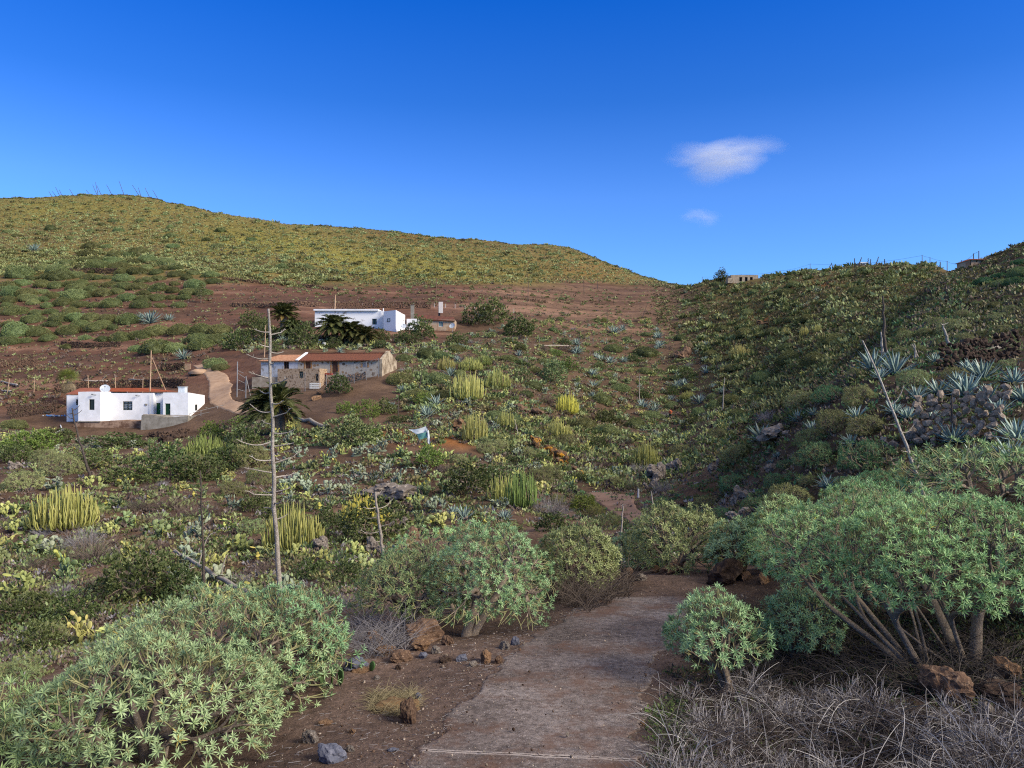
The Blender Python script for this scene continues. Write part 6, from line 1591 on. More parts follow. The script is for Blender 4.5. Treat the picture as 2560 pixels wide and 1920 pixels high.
for q in [(362,1098,96,0),(408,1118,90,0),(200,1210,130,0),(180,1180,110,1),(240,1260,110,0),(735,1050,64,0),(1186,1112,110,1),(1430,1062,60,1),(1255,1020,40,0),(960,1020,50,0),(760,1310,90,1),(790,1340,80,0),(455,1110,70,0),(560,1080,60,0),(1310,1010,60,0),(1660,905,60,1),(1640,880,50,1),(1240,1290,90,0),(1290,1270,80,0),(1330,1275,60,0),(1790,1330,110,0),(820,1375,60,0),(520,1260,80,1),(330,1130,70,0),(80,1230,80,0),(130,1290,80,1),(1520,925,40,0),(1350,960,40,0),(1180,870,44,0)]: dry(q[0], q[1], q[2], bool(q[3]))

# ---------------------------------------------------------------- agaves
for q in [(1884,801,72),(1932,808,78),(2021,787,42),(2025,852,58),(1980,864,52),(2086,856,84),(2122,820,74),(2190,828,58),(2210,868,66),(2156,895,62),(2058,956,74),(2196,952,84),(1787,1054,46),(1724,912,46),(1754,930,36),(1758,897,30),(1680,988,22),(1664,1003,20),(2090,800,40),(2065,825,40),(1900,818,44),
 (1644,950,56),(1246,764,30),(1300,780,26),(1318,784,26),(1348,782,20),(1461,838,32),(1478,832,26),(1526,806,26),(1421,730,26),(1424,750,26),(1511,872,36),(1388,880,32),(1326,720,30),(1346,714,22),(1246,745,24),
 (843,884,30),(923,900,42),(735,762,20),(993,756,24),(1040,694,36),(1052,688,28),(397,775,38),(325,698,46),(302,692,26),(365,692,26),(75,542,26),(978,1110,32),(1003,1122,46),(1045,1106,26),(1090,1124,40),(206,968,20),(330,1262,24),(610,735,24),(1850,905,50),(1960,905,50),(2010,905,44),(2135,865,60),(1840,962,44),(2180,995,80),(2105,1000,60),(1930,892,44),(1280,860,24),(1440,1000,20),(1560,850,22)]: agave(*q)
MARKS.append(('big right hand agave', 2086, 830)); MARKS.append(('tall middle agave', 1246, 748)); MARKS.append(('upper right agave pair', 1905, 785))

# ---------------------------------------------------------------- domed spurges of the left hillside, placed one by one
for x, y, w in [(470,845,200),(780,628,160),(750,692,170),(990,705,150),(1110,705,130),(1190,692,180),(800,742,130),(550,772,150),(700,747,120),(960,762,170),(1080,772,130),(1260,748,160),(830,802,220),(1010,812,150),(1165,848,170),(1040,862,140),(670,802,90),
 (130,880,250),(250,902,120),(380,892,130),(500,902,200),(620,882,160),(760,902,140),(840,897,100),(920,892,80),(1040,912,170),(1200,922,110),(1360,992,180),(1500,947,90),(600,952,140),(690,952,120),(930,962,140),(1060,982,160),(1180,982,170),(990,1022,130),(1310,1002,100),(1480,1012,130),(1620,1032,160),(50,972,180),(170,952,160),(340,962,160),(460,972,150),(60,1042,200),(210,1042,160),(420,1062,140),(620,1077,240),(760,1052,120),(640,1002,160),(220,1082,150),(350,1087,130),(270,1112,110),(520,1122,160),(680,1137,170),(810,1137,120),(940,1137,170),(1080,1082,180),(1220,1082,130),(1345,1077,140),(1470,1067,100),(1580,1067,140),(1530,1137,130),(1190,1142,170),(1370,1137,110),(40,1132,90),(180,1162,100),(80,1202,200),(290,1212,140),(600,1197,130),(420,1192,120),
 (260,1272,190),(500,1262,210),(640,1252,180),(770,1252,160),(920,1272,170),(1080,1282,200),(60,1302,160),(180,1332,150),(420,1302,150),(300,1382,180),(90,1392,240),(560,1372,200),(400,1382,120),(680,1312,170),(800,1342,170),(880,1302,120),(960,1332,100),(60,1457,180),(200,1442,120),(400,1427,150),
 (720,1417,120),(870,1432,140),(1020,1432,160),(1180,1412,180),(1340,1382,200),(1530,1372,220),(1720,1362,200),(1880,1372,220),(1960,1422,160),(1320,1532,300),(1500,1522,200),(1160,1522,140),(1700,1442,220),(1850,1452,200),(560,1490,110),(460,1545,40),(1085,1580,60)]:
    dome(x / 4, 380 + y / 4, w / 4 * 1.05, random.choice(['spurge_far', 'spurge_far', 'spurge_far', 'spurge_olive']), 'domed spurge shrubs on the left hillside')
# right slope and gully
for x, y, w, mat in [(790,1320,190,'f'),(820,1535,290,'f'),(1270,1400,280,'o'),(1640,1330,200,'f'),(1080,1065,120,'f'),(1210,1005,170,'f'),(1180,945,120,'f'),(1300,865,90,'f'),(1310,945,100,'f'),(1370,965,140,'f'),(1620,945,260,'o'),(1690,805,150,'f'),(1790,815,120,'f'),(1900,895,100,'f'),(1250,745,130,'f'),(1480,685,120,'f'),(1400,725,100,'f'),(2000,835,160,'o'),(1680,1190,160,'f'),(2140,1080,150,'f'),(1300,1115,150,'f'),(1170,1125,150,'f'),(1370,1115,120,'f'),(1900,1280,140,'o'),(2080,1230,160,'o'),(1560,1010,120,'f'),(1720,1010,140,'f'),(1850,960,120,'f'),(2050,930,150,'f'),(1980,720,120,'f'),(2120,760,140,'f'),(1560,760,110,'f'),(1820,700,100,'f'),(2080,640,90,'f'),(1480,1100,130,'f'),(1300,1320,150,'o'),(1960,1330,130,'f'),(1430,1180,120,'f'),(1090,1240,120,'f'),(1140,830,90,'f'),(1680,640,80,'f'),(1930,600,80,'f'),(2180,900,120,'f')]:
    dome(1659 + x / 4, 484 + y / 4, w / 4, {'f': 'spurge_far', 'o': 'spurge_olive'}[mat], 'domed spurge shrubs on the right slope')
for vx, vb, w, mat in [(1809,928,82,'spurge_far'),(1772,1006,102,'spurge_shaded'),(1884,1010,122,'spurge_shaded'),(1902,1064,98,'spurge_shaded'),(1684,1053,58,'spurge_shaded'),(1751,1046,42,'spurge_far'),(1433,1100,50,'spurge_shaded'),(1262,1098,60,'spurge_far'),(1288,1116,48,'scrub'),(1526,1096,52,'spurge_far'),(1592,1056,68,'spurge_shaded'),(1598,996,78,'spurge_far'),(1850,880,40,'spurge_far'),(1630,1098,50,'spurge_shaded'),(1700,1010,40,'spurge_shaded'),(1835,1060,60,'spurge_shaded'),(1560,1125,60,'spurge_shaded'),(1640,1140,60,'spurge_shaded'),(1950,1040,60,'spurge_far'),(1320,1140,60,'spurge_far'),(1490,1130,60,'spurge_shaded')]:
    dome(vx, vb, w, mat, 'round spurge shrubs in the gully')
# middle slope, the ones that stand out
for vx, vb, w, mat in [(120,1025,90,'spurge_olive'),(40,1060,90,'spurge_olive'),(530,1010,90,'spurge_far'),(400,1010,70,'spurge_far'),(560,1045,70,'spurge_far'),(90,1000,60,'spurge_olive'),(500,1070,60,'spurge_far'),(540,1150,60,'spurge_olive'),(60,1320,80,'spurge_olive'),(95,1395,90,'spurge_olive'),(30,1470,90,'spurge_olive'),(1030,1035,50,'spurge_far'),(1165,1040,60,'spurge_far'),(990,1000,40,'spurge_olive'),(920,775,50,'spurge_far'),(950,775,40,'spurge_olive'),(860,830,60,'spurge_far'),(900,860,50,'spurge_far'),(960,860,50,'spurge_far'),(940,830,60,'spurge_olive'),(1100,780,44,'spurge_far'),(1340,845,40,'spurge_olive'),(1300,870,50,'spurge_far'),(1410,905,44,'spurge_olive'),(1325,760,40,'spurge_far'),(1395,770,50,'spurge_far'),(1590,800,40,'spurge_far'),(1150,840,40,'spurge_far'),(1375,925,44,'spurge_far'),(1080,970,44,'spurge_olive'),(985,760,40,'spurge_far'),(460,795,50,'spurge_olive'),(475,800,36,'spurge_far'),(430,755,60,'spurge_far'),(20,925,50,'spurge_far'),(1205,1090,44,'spurge_far'),(1330,1050,40,'spurge_far')]:
    dome(vx, vb, w, mat, 'domed spurge shrubs on the middle slope')

# ---------------------------------------------------------------- remaining countable plants, strewn by zone
def inside(x, y, poly):
    c = False
    for (x1, y1), (x2, y2) in zip(poly, poly[1:] + poly[:1]):
        if (y1 > y) != (y2 > y) and x < (x2 - x1) * (y - y1) / (y2 - y1) + x1: c = not c
    return c
BUILT = [(140, 835, 450, 945), (548, 755, 860, 868), (660, 660, 990, 722), (1570, 585, 1645, 612), (405, 780, 560, 895)]
def strew(poly, n, sizes, fn, gap=.75, tries=60):
    xs = [q[0] for q in poly]; ys = [q[1] for q in poly]; done = 0
    for _ in range(n * tries):
        if done >= n: break
        x, y = random.uniform(min(xs), max(xs)), random.uniform(min(ys), max(ys))
        if not inside(x, y, poly): continue
        d = depth(x, y); w = random.uniform(*sizes) * F / d
        if any(a < x < c and b < y - w * .3 < d_ for a, b, c, d_ in BUILT): continue
        if any(abs(x - a) < (r + w * .5) * gap and abs(y - w * .2 - b) < (r * .6 + w * .3) * gap for a, b, r in TAKEN): continue
        fn(x, y, w); done += 1
Z1 = [(0,985),(150,965),(300,965),(480,935),(640,965),(700,1000),(900,975),(1050,985),(1150,1060),(1180,1140),(950,1140),(760,1290),(740,1330),(560,1300),(300,1390),(0,1500)]
Z1b = [(560,965),(700,985),(900,960),(960,1000),(900,1060),(600,1070)]
Z2 = [(860,770),(1000,725),(1150,690),(1400,690),(1560,760),(1640,850),(1600,930),(1560,990),(1420,1060),(1300,1060),(1150,985),(1000,960),(880,900),(850,820)]
Z2y = [(1140,695),(1400,690),(1420,720),(1300,735),(1160,735)]
Z3 = [(455,735),(560,700),(660,725),(850,735),(1000,745),(960,770),(860,765),(700,760),(520,765)]
Z4 = [(1480,615),(1700,592),(1900,582),(2020,592),(1960,650),(1880,720),(1800,780),(1700,860),(1620,870),(1540,760),(1430,690)]
Z5 = [(1700,890),(1850,810),(1950,745),(2100,630),(2212,570),(2212,840),(2050,870),(1900,890),(1850,970),(1750,1010),(1640,1065),(1600,1030)]
Z6 = [(0,490),(300,450),(560,510),(720,600),(560,605),(480,562),(200,545),(0,565)]
pm = lambda *w: (lambda x, y, ww: ppear(x, y, ww, random.choices(['pear_green', 'pear_yellow', 'pear_grey'], w)[0]))
strew(Z2y, 24, (2.0, 3.6), pm(3, 7, 0), .55)
strew(Z1b, 26, (1.8, 3.2), pm(4, 2, 5), .5)
strew(Z1, 74, (1.3, 2.6), pm(4, 5, 3), .62)
strew(Z2, 104, (1.8, 3.6), pm(5, 3, 3), .52)
Zb = [(0,925),(150,938),(300,952),(450,932),(560,908),(640,925),(700,935),(880,908),(940,890),(960,960),(880,962),(640,968),(480,938),(300,970),(0,985)]
strew(Zb, 26, (1.6, 3.2), pm(5, 2, 4), .5)
strew(Zb, 12, (2.0, 4.0), lambda x, y, w: lshrub(x, y, w, random.choice(['leafy', 'leafy_bright']), .6), .55)
Zc = [(1000,905),(1150,880),(1180,930),(1140,960),(1190,1010),(1280,1040),(1240,1062),(1150,1070),(1060,1000)]
strew(Zc, 16, (1.6, 3.0), pm(5, 3, 3), .45)
strew(Zc, 9, (1.4, 2.6), lambda x, y, w: dome(x, y, w, random.choice(['spurge_far', 'spurge_olive'])), .5)
strew(Zc, 6, (1.4, 2.6), lambda x, y, w: lshrub(x, y, w, 'leafy', .7), .5)
strew(Z3, 22, (1.8, 3.0), pm(5, 1, 4), .6)
strew(Z2, 34, (1.6, 3.4), lambda x, y, w: dome(x, y, w, random.choice(['spurge_far', 'spurge_olive'])), .62)
strew(Z2, 18, (1.4, 2.4), lambda x, y, w: agave(x, y, w), .6)
strew(Z2, 22, (1.6, 3.0), lambda x, y, w: dry(x, y, w, random.random() < .5), .6)
strew(Z2, 16, (2.0, 3.4), lambda x, y, w: lshrub(x, y, w, random.choice(['leafy', 'leafy', 'leafy_bright'])), .6)
strew(Z1, 12, (1.2, 2.0), lambda x, y, w: dry(x, y, w, random.random() < .4), .6)
strew(Z3, 8, (2.5, 4.0), lambda x, y, w: lshrub(x, y, w), .6)
strew(Z4, 24, (2.5, 4.5), lambda x, y, w: dome(x, y, w, random.choice(['spurge_far', 'spurge_olive']), 'domed spurge shrubs on the far right slope'), .8)
strew(Z4, 22, (2.5, 4.5), pm(6, 2, 4), .8)
strew(Z5, 22, (1.4, 2.6), lambda x, y, w: dome(x, y, w, random.choice(['spurge_far', 'spurge_shaded', 'spurge_olive']), 'domed spurge shrubs on the right slope'), .75)
strew(Z5, 16, (1.4, 2.4), lambda x, y, w: dry(x, y, w, random.random() < .4), .7)
Zd = [(0,590),(150,578),(330,562),(480,600),(430,640),(300,655),(0,705)]
strew(Zd, 26, (4.0, 7.0), lambda x, y, w: dome(x, y, w, random.choice(['spurge_far', 'spurge_far', 'spurge_olive']), 'domed spurge shrubs on the left hillside'), .6)
Zg = [(1560,1050),(1700,940),(1850,870),(1980,1000),(1900,1085),(1650,1135)]
strew(Zg, 16, (1.3, 2.3), lambda x, y, w: dome(x, y, w, random.choice(['spurge_far', 'spurge_shaded']), 'round spurge shrubs in the gully'), .7)
strew(Z6, 26, (3.0, 5.5), lambda x, y, w: dome(x, y, w, random.choice(['spurge_far', 'spurge_olive']), 'domed spurge shrubs on the left hillside'), .9)
# ---------------------------------------------------------------- uncountable low growth
def clumps(name, label, poly, n, size, mats, weights, nf, leaf, seed, flat=.6, keep=None, rndfn=None, spread=.8, yel=None, cap=.0040):
    """low scrub: loose leaf faces around many ground points, one object per look"""
    g = np.random.default_rng(seed); xs = [q[0] for q in poly]; ys = [q[1] for q in poly]; pts = []
    while len(pts) < n:
        x, y = g.uniform(min(xs), max(xs)), g.uniform(min(ys), max(ys))
        if inside(x, y, poly) and not any(a < x < c and b < y < d for a, b, c, d in BUILT): pts.append((x, y))
    # view rows -> ground, vectorised through a per-bearing search
    P = fast_at(np.array(pts))
    o = None
    which = g.choice(len(mats), len(P), p=np.array(weights) / sum(weights))
    if yel is not None:
        q = yel(np.array(pts)); which = np.where(g.random(len(P)) < q, 0, np.maximum(which, 1))
    mb = MB()
    for k in range(len(mats)):
        Q = P[which == k]; m = len(Q)
        if not m: continue
        s = g.uniform(*size, m); d = norm(np.stack([g.normal(0, 1, (m, nf)), g.normal(0, 1, (m, nf)), np.abs(g.normal(0, .8, (m, nf))) + .05], -1))
        pos = Q[:, None] + d * (s[:, None] * g.uniform(.15, .5, (m, nf)))[..., None] * np.array([1, 1, flat]) - np.array([0, 0, .02])
        D = norm(d + g.normal(0, spread, (m, nf, 3)) * .6 + np.array([0, 0, .35])).reshape(-1, 3); A = frames(D, g.random(m * nf) * 6.28) * (np.minimum(np.repeat(s, nf) * leaf, np.repeat(Q[:, 1], nf) * cap) * g.uniform(.6, 1.4, m * nf))[:, None, None]
        tv = np.array([(-.22, 0, -.1), (.22, 0, -.1), (.26, 0, .5), (0, 0, 1.0), (-.26, 0, .5)])
        v, f = place(tv, np.array([(0, 1, 2, 3, 4)]), A, pos.reshape(-1, 3))
        rn = np.clip((rndfn(Q) if rndfn else g.random(m))[:, None] * .7 + g.random((m, nf)) * .3, 0, 1).reshape(-1)
        mb.add(v, f, k, np.repeat(rn, 5))
    o = obj(name, mb.mesh(name, [M[q] for q in mats])); tag(o, label, None, None, 'stuff'); return o

RIDGE = [(0,412),(100,410),(200,408),(270,405),(330,412),(420,440),(500,462),(600,476),(700,482),(800,489),(900,497),(1000,508),(1100,520),(1230,524),(1300,545),(1400,583),(1480,600)]
pn = lambda s, sd: (lambda Q: np.clip(fbm(Q[:, 0] / s, Q[:, 1] / s, sd, 3) * 1.8 - .4, 0, 1))
def flush(V):
    px, py = V[:, 0], V[:, 1]
    g = np.exp(-((px - 900) / 260) ** 2 - ((py - 572 - (px - 900) * 0.08) / 30) ** 2) + .8 * np.exp(-((px - 520) / 170) ** 2 - ((py - 505) / 24) ** 2) + .55 * np.exp(-((px - 180) / 260) ** 2 - ((py - 440) / 22) ** 2)
    return np.clip(.06 + g * .75, 0, .85)
clumps('hillside_scrub', 'olive and yellow green scrub covering the upper left hill', RIDGE + [(1500,625),(1300,612),(1100,612),(900,618),(760,612),(640,596),(560,585),(430,580),(200,570),(0,590)], 23000, (.45, 1.4), ['scrub', 'spurge_olive', 'spurge_far', 'scrub_brown'], [3.2, 2.6, 2.2, 3], 9, .40, 1, .55, None, pn(40, 3), .8, flush, .0023)
clumps('hillside_scrub', 'darker rounded shrubs dotted over the upper left hill', RIDGE + [(1420,612),(1300,600),(900,600),(760,600),(560,575),(0,580)], 900, (1.6, 3.6), ['spurge_far', 'spurge_olive', 'scrub_dark'], [3, 4, 3], 50, .2, 15, .5)
clumps('hillside_scrub', 'small low domes between red terraces and olive hill', [(0,540),(330,545),(560,575),(760,605),(640,625),(480,600),(300,575),(0,600)], 620, (1.6, 3.6), ['spurge_far', 'spurge_olive', 'scrub_dark'], [5, 3, 1], 60, .2, 24, .5)
clumps('hillside_scrub', 'darker rounded shrubs dotted over the far right slope', [(1430,610),(1560,592),(1700,582),(1900,569),(2000,571),(2040,580),(1960,670),(1880,730),(1800,800),(1700,880),(1620,900),(1540,800)], 420, (1.6, 3.6), ['spurge_far', 'spurge_olive', 'leafy'], [4, 3, 4], 40, .3, 16, .62)
clumps('hillside_scrub', 'scattered low scrub on the red terraces and brown slope', [(0,560),(430,560),(760,600),(1100,612),(1480,625),(1400,690),(1100,690),(900,650),(560,660),(480,760),(420,840),(0,900)], 3200, (.3, 1.1), ['spurge_far', 'scrub_brown', 'spurge_olive', 'twig_brown'], [2, 4, 1.5, 2], 9, .45, 2)
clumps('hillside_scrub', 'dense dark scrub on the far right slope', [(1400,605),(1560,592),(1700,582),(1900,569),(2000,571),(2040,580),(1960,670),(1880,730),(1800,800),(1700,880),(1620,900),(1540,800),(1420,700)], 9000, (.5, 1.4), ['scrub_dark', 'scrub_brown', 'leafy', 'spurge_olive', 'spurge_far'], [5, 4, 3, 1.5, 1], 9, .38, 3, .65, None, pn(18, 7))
clumps('hillside_scrub', 'low dark scrub on the shaded near right slope', [(1700,880),(1850,800),(1950,740),(2060,600),(2130,550),(2212,525),(2212,1000),(2050,1090),(1850,1110),(1600,1120),(1560,1060)], 2600, (.2, .6), ['spurge_shaded', 'scrub_dark', 'twig_brown', 'leafy', 'dead_leaf'], [2, 3, 5, 3, .5], 12, .3, 4)
clumps('slope_undergrowth', 'mixed low undergrowth between the plants of the opposite slope', Z2 + [(850,740)], 8200, (.3, 1.1), ['spurge_far', 'pear_green', 'pear_yellow', 'twig_brown', 'leafy', 'pear_grey', 'dead_leaf'], [3, 2, 1.4, 5, 2, 1.4, .8], 12, .3, 5)
clumps('slope_undergrowth', 'low plants over the brown bank below the tarpaulin', Zc, 900, (.3, .9), ['spurge_far', 'pear_green', 'twig_brown', 'leafy'], [3, 2, 4, 2], 14, .26, 26)
clumps('slope_undergrowth', 'small rounded shrubs filling the opposite slope', Z2 + [(850,740)], 620, (1.2, 2.6), ['spurge_far', 'spurge_olive', 'leafy', 'scrub_brown', 'pear_green'], [5, 4, 2.5, 2, 2], 60, .17, 21, .6)
clumps('slope_undergrowth', 'small rounded shrubs filling the near slope', Z1 + Zb[::-1], 360, (.8, 1.8), ['spurge_far', 'spurge_olive', 'leafy', 'scrub_brown'], [4, 3, 4, 3], 70, .14, 22, .6)
clumps('slope_undergrowth', 'rounded shrubs dotted over the red soil and track side', [(430,600),(700,640),(1000,680),(1400,690),(1480,640),(1100,622),(760,615)], 260, (.8, 2.0), ['spurge_far', 'spurge_olive', 'scrub_brown'], [4, 3, 3], 50, .2, 23, .55)
clumps('slope_undergrowth', 'mixed low undergrowth on the near slope left of the path', Z1, 5200, (.2, .8), ['spurge_far', 'spurge_olive', 'pear_yellow', 'twig_brown', 'leafy', 'twig_grey', 'dead_leaf'], [2, 1.2, .7, 6, 2.6, 2, .7], 16, .24, 6)
clumps('slope_undergrowth', 'low undergrowth on the bank below the houses', Zb, 1500, (.25, .9), ['spurge_far', 'leafy', 'twig_brown', 'pear_green', 'dead_leaf'], [2, 2.5, 5, 1.5, .8], 12, .3, 17)
clumps('slope_undergrowth', 'grey green undergrowth behind the stone farmhouse', Z3, 900, (.4, 1.3), ['spurge_far', 'pear_green', 'pear_grey', 'leafy', 'twig_brown'], [3, 3, 2, 2, 2], 9, .42, 7)
clumps('slope_undergrowth', 'low undergrowth between the gully bushes', [(1150,1060),(1300,1060),(1420,1060),(1560,1000),(1640,1060),(1720,1120),(1680,1220),(1420,1230),(1340,1235),(1180,1160)], 1800, (.2, .6), ['spurge_far', 'twig_brown', 'leafy', 'spurge_shaded', 'twig_grey'], [2, 4, 2, 2, 1], 14, .28, 8)

def flank(label, b0, b1, y0, y1, n, size, mats, weights, nf, leaf, seed):
    """scrub on ground picked by bearing and distance, hidden or not"""
    global fast_at
    g = np.random.default_rng(seed); keep = fast_at
    b = g.uniform(b0, b1, n); y = np.exp(g.uniform(math.log(y0), math.log(y1), n)); x = (b - CX) / F * y; P = np.stack([x, y, H(x, y)], -1)
    fast_at = lambda V: P[:len(V)]
    clumps('hillside_scrub', label, [(-9e3, -9e3), (9e3, -9e3), (9e3, 9e3), (-9e3, 9e3)], n, size, mats, weights, nf, leaf, seed); fast_at = keep
flank('low scrub over the top of the right hand hill', 1980, 2420, 45, 155, 4200, (.3, 1.2), ['scrub_dark', 'scrub_brown', 'spurge_olive', 'twig_brown', 'leafy'], [4, 4, 1, 3, 2], 11, .34, 18)
flank('olive scrub on the back of the right hand spur', 1560, 2080, 36, 115, 5200, (.3, 1.1), ['scrub_dark', 'spurge_shaded', 'twig_brown', 'leafy'], [3, 2, 3, 3], 11, .36, 14)

# ---------------------------------------------------------------- gravel, litter and dry twigs near the camera
M['chip'] = rocky('chip', lin(176,160,142), lin(140,124,108), lin(196,184,170), 9, .4)
def gravel():
    g = np.random.default_rng(21); mb = MB(); small = [make_rock(200 + i, 1, .4, (1, .8, .6), .5) for i in range(5)]
    n = 7000; y = np.exp(g.uniform(math.log(5.2), math.log(15.5), n)); l, r = path_x(y); side = g.random(n) < .62
    off = np.abs(g.normal(0, 1.0, n)); x = np.where(side, l - off + .12, r + off * .5 - .1); k = g.random(n) < .16; x = np.where(k, l + (r - l) * g.random(n), x)
    x = np.where(y > 12.7, l + (r - l) * g.uniform(-.8, 1.6, n), x)
    s = np.clip(g.lognormal(-4.3, .5, n), .006, .06); z = H(x, y) + s * .12 + np.where((x > l) & (x < r) & (y < 12.9), .035, 0)
    for i, m_ in enumerate(small):
        q = np.arange(n) % 5 == i; A = frames(g.normal(0, 1, (q.sum(), 3)), g.random(q.sum()) * 6) * s[q][:, None, None]
        for j in range(3):
            w = np.nonzero(g.integers(0, 3, q.sum()) == j)[0]; v, f = place(m_.v[0], m_.f[0][0], A[w], np.stack([x[q], y[q], z[q]], -1)[w]); mb.add(v, f, j, 0.5)
    o = obj('gravel', mb.mesh('gravel', [M['rock_grey'], M['rock_brown'], M['chip']])); tag(o, 'loose gravel and chips along both edges of the path', None, None, 'stuff')
gravel()
def field_stones():
    g = np.random.default_rng(27); pts = []; poly = [(0,600),(430,620),(760,612),(1100,618),(1400,640),(1400,690),(1000,690),(900,655),(560,665),(480,760),(420,840),(0,880)]
    while len(pts) < 2600:
        x, y = g.uniform(0, 1400), g.uniform(600, 880)
        if inside(x, y, poly) and vnoise(np.array([x / 60]), np.array([y / 7]), 9)[0] > .55: pts.append((x, y))
    P = fast_at(np.array(pts)); n = len(P); s = np.clip(g.lognormal(-1.35, .5, n), .1, .7); mb = MB(); r = ROCKS2[1]
    for j in range(3):
        w = np.nonzero(g.integers(0, 3, n) == j)[0]; v, f = place(r.v[0], r.f[0][0], frames(g.normal(0, 1, (len(w), 3)), g.random(len(w)) * 6) * s[w][:, None, None], P[w] + np.array([0, 0, .05])); mb.add(v, f, j)
    tag(obj('rubble', mb.mesh('rubble', [M['rock_brown'], M['rock_dark'], M['rock_grey']])), 'loose field stones strewn over the red terraces', None, None, 'stuff')
field_stones()
def twigs_on_ground():
    g = np.random.default_rng(22); n = 1100; y = np.exp(g.uniform(math.log(5.2), math.log(14.5), n)); l, r = path_x(y)
    x = np.where(g.random(n) < .75, l - np.abs(g.normal(0, .9, n)) + .1, r + np.abs(g.normal(0, .5, n)) - .1); L = g.uniform(.02, .10, n); a = g.random(n) * 6.28; t = np.linspace(-.5, .5, 5)
    P = np.stack([x[:, None] + np.cos(a)[:, None] * L[:, None] * t, y[:, None] + np.sin(a)[:, None] * L[:, None] * t + (L * .2)[:, None] * t ** 2, np.zeros((n, 5))], -1); P[..., 2] = H(P[..., 0], P[..., 1]) + .008 + .02 * g.random((n, 1))
    v, f = tubes(P, np.full((n, 5), .0013), 3); mb = MB(); mb.add(v, f, 0, np.repeat(g.random(n), 15)); tag(obj('plant_litter', mb.mesh('plant_litter', M['twig_grey'])), 'dry twigs and straw strewn on the dirt beside the path', None, None, 'stuff')
twigs_on_ground()
def dry_brush(label, poly, n, L, h, seed, mat='dry_grass', rad=.0028, green=0):
    g = np.random.default_rng(seed); xs = [q[0] for q in poly]; ys = [q[1] for q in poly]; pts = []
    while len(pts) < n:
        x, y = g.uniform(min(xs), max(xs)), g.uniform(min(ys), max(ys))
        if inside(x, y, poly): pts.append((x, y))
    P0 = fast_at(np.array(pts)); t = np.linspace(0, 1, 8); az = g.random(n) * 6.28; ll = g.uniform(*L, n); hh = ll * g.uniform(*h, n); fl = g.uniform(.4, 1.3, n)
    d = np.stack([np.cos(az), np.sin(az)], -1); P = np.zeros((n, 8, 3)); P[:, :, :2] = P0[:, None, :2] + d[:, None] * (ll[:, None] * t ** 1.2)[..., None] + np.stack([-d[:, 1], d[:, 0]], -1)[:, None] * ((ll * g.normal(0, .3, n))[:, None] * t ** 2)[..., None]
    P[:, :, 2] = P0[:, 2:3] + hh[:, None] * (t[None] * 1.9 - fl[:, None] * t[None] ** 2.2) ; P[:, :, 2] = np.maximum(P[:, :, 2], P0[:, 2:3] - .02 + .01 * t)
    v, f = tubes(P, rad * g.uniform(.6, 1.6, n)[:, None] * (1 - .7 * t)[None], 4); mb = MB(); mb.add(v, f, 0, np.repeat(np.clip(g.beta(1.1, 2.0, n), 0, 1), 32))
    tag(obj('dry_brush', mb.mesh('dry_brush', M[mat])), label, None, None, 'stuff')
dry_brush('tangle of curved grey dry twigs in the lower right corner', [(1430,1540),(1560,1500),(1700,1500),(1850,1525),(1980,1560),(2212,1570),(2330,1700),(2300,1800),(1400,1800)], 800, (.14, .55), (.14, .7), 31, 'dry_grass', .0036)
def twig_tufts():
    g = np.random.default_rng(44); poly = [(1430,1530),(1560,1490),(1700,1485),(1850,1515),(1980,1550),(2212,1560),(2330,1700),(2300,1800),(1400,1800)]; V = []
    while len(V) < 120:
        x, y = g.uniform(1400, 2330), g.uniform(1485, 1800)
        if inside(x, y, poly): V.append((x, y))
    P = fast_at(np.array(V)); mb = MB()
    for k in range(8):
        t = make_twigs(300 + k, 26, g.uniform(.5, .95), g.uniform(.22, .42), .0042, g.uniform(.3, .9), 4, 3)
        for p in P[k::8]:
            a = g.random() * 6.28; c, s_ = math.cos(a), math.sin(a); Rm = np.array([[c, -s_, 0], [s_, c, 0], [0, 0, 1]]) * g.uniform(.7, 1.2)
            for v, f, r in zip(t.v, t.f, t.r): mb.add(v @ Rm.T + p, [f[0] - 0], 0, r) if False else None
            off = 0
            for v, (f, m_), r in zip(t.v, t.f, t.r): mb.add(v @ Rm.T + p, [f - off], 0, np.clip(r * g.uniform(.5, 1.1), 0, 1)); off += len(v)
    tag(obj('dry_brush', mb.mesh('dry_brush', M['dry_grass'])), 'forked dead twig tufts among the curved grey twigs', None, None, 'stuff')
twig_tufts()
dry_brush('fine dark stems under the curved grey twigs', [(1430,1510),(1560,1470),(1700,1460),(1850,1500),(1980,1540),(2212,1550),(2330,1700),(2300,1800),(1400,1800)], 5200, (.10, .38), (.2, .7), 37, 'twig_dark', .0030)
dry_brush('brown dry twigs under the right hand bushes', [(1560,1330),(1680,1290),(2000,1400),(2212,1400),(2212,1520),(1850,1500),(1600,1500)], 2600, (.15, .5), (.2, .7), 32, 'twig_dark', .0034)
clumps('slope_undergrowth', 'dark weeds and dead leaves in the shade under the right hand bushes', [(1480,1420),(1600,1330),(1750,1290),(2000,1330),(2230,1330),(2250,1520),(1900,1500),(1600,1500)], 2200, (.12, .4), ['leafy', 'twig_dark', 'spurge_shaded', 'scrub_dark'], [3, 5, 1, 2], 16, .24, 25)
dry_brush('brown dead stems in front of the round olive dome', [(1195,1262),(1370,1258),(1360,1290),(1270,1325),(1200,1300)], 900, (.2, .6), (.3, .9), 33, 'twig_brown', .004)
dry_brush('dry stems around the lava block left of the path', [(770,1330),(900,1365),(880,1412),(790,1425),(755,1390)], 800, (.15, .6), (.2, .8), 34, 'twig_grey', .0032)
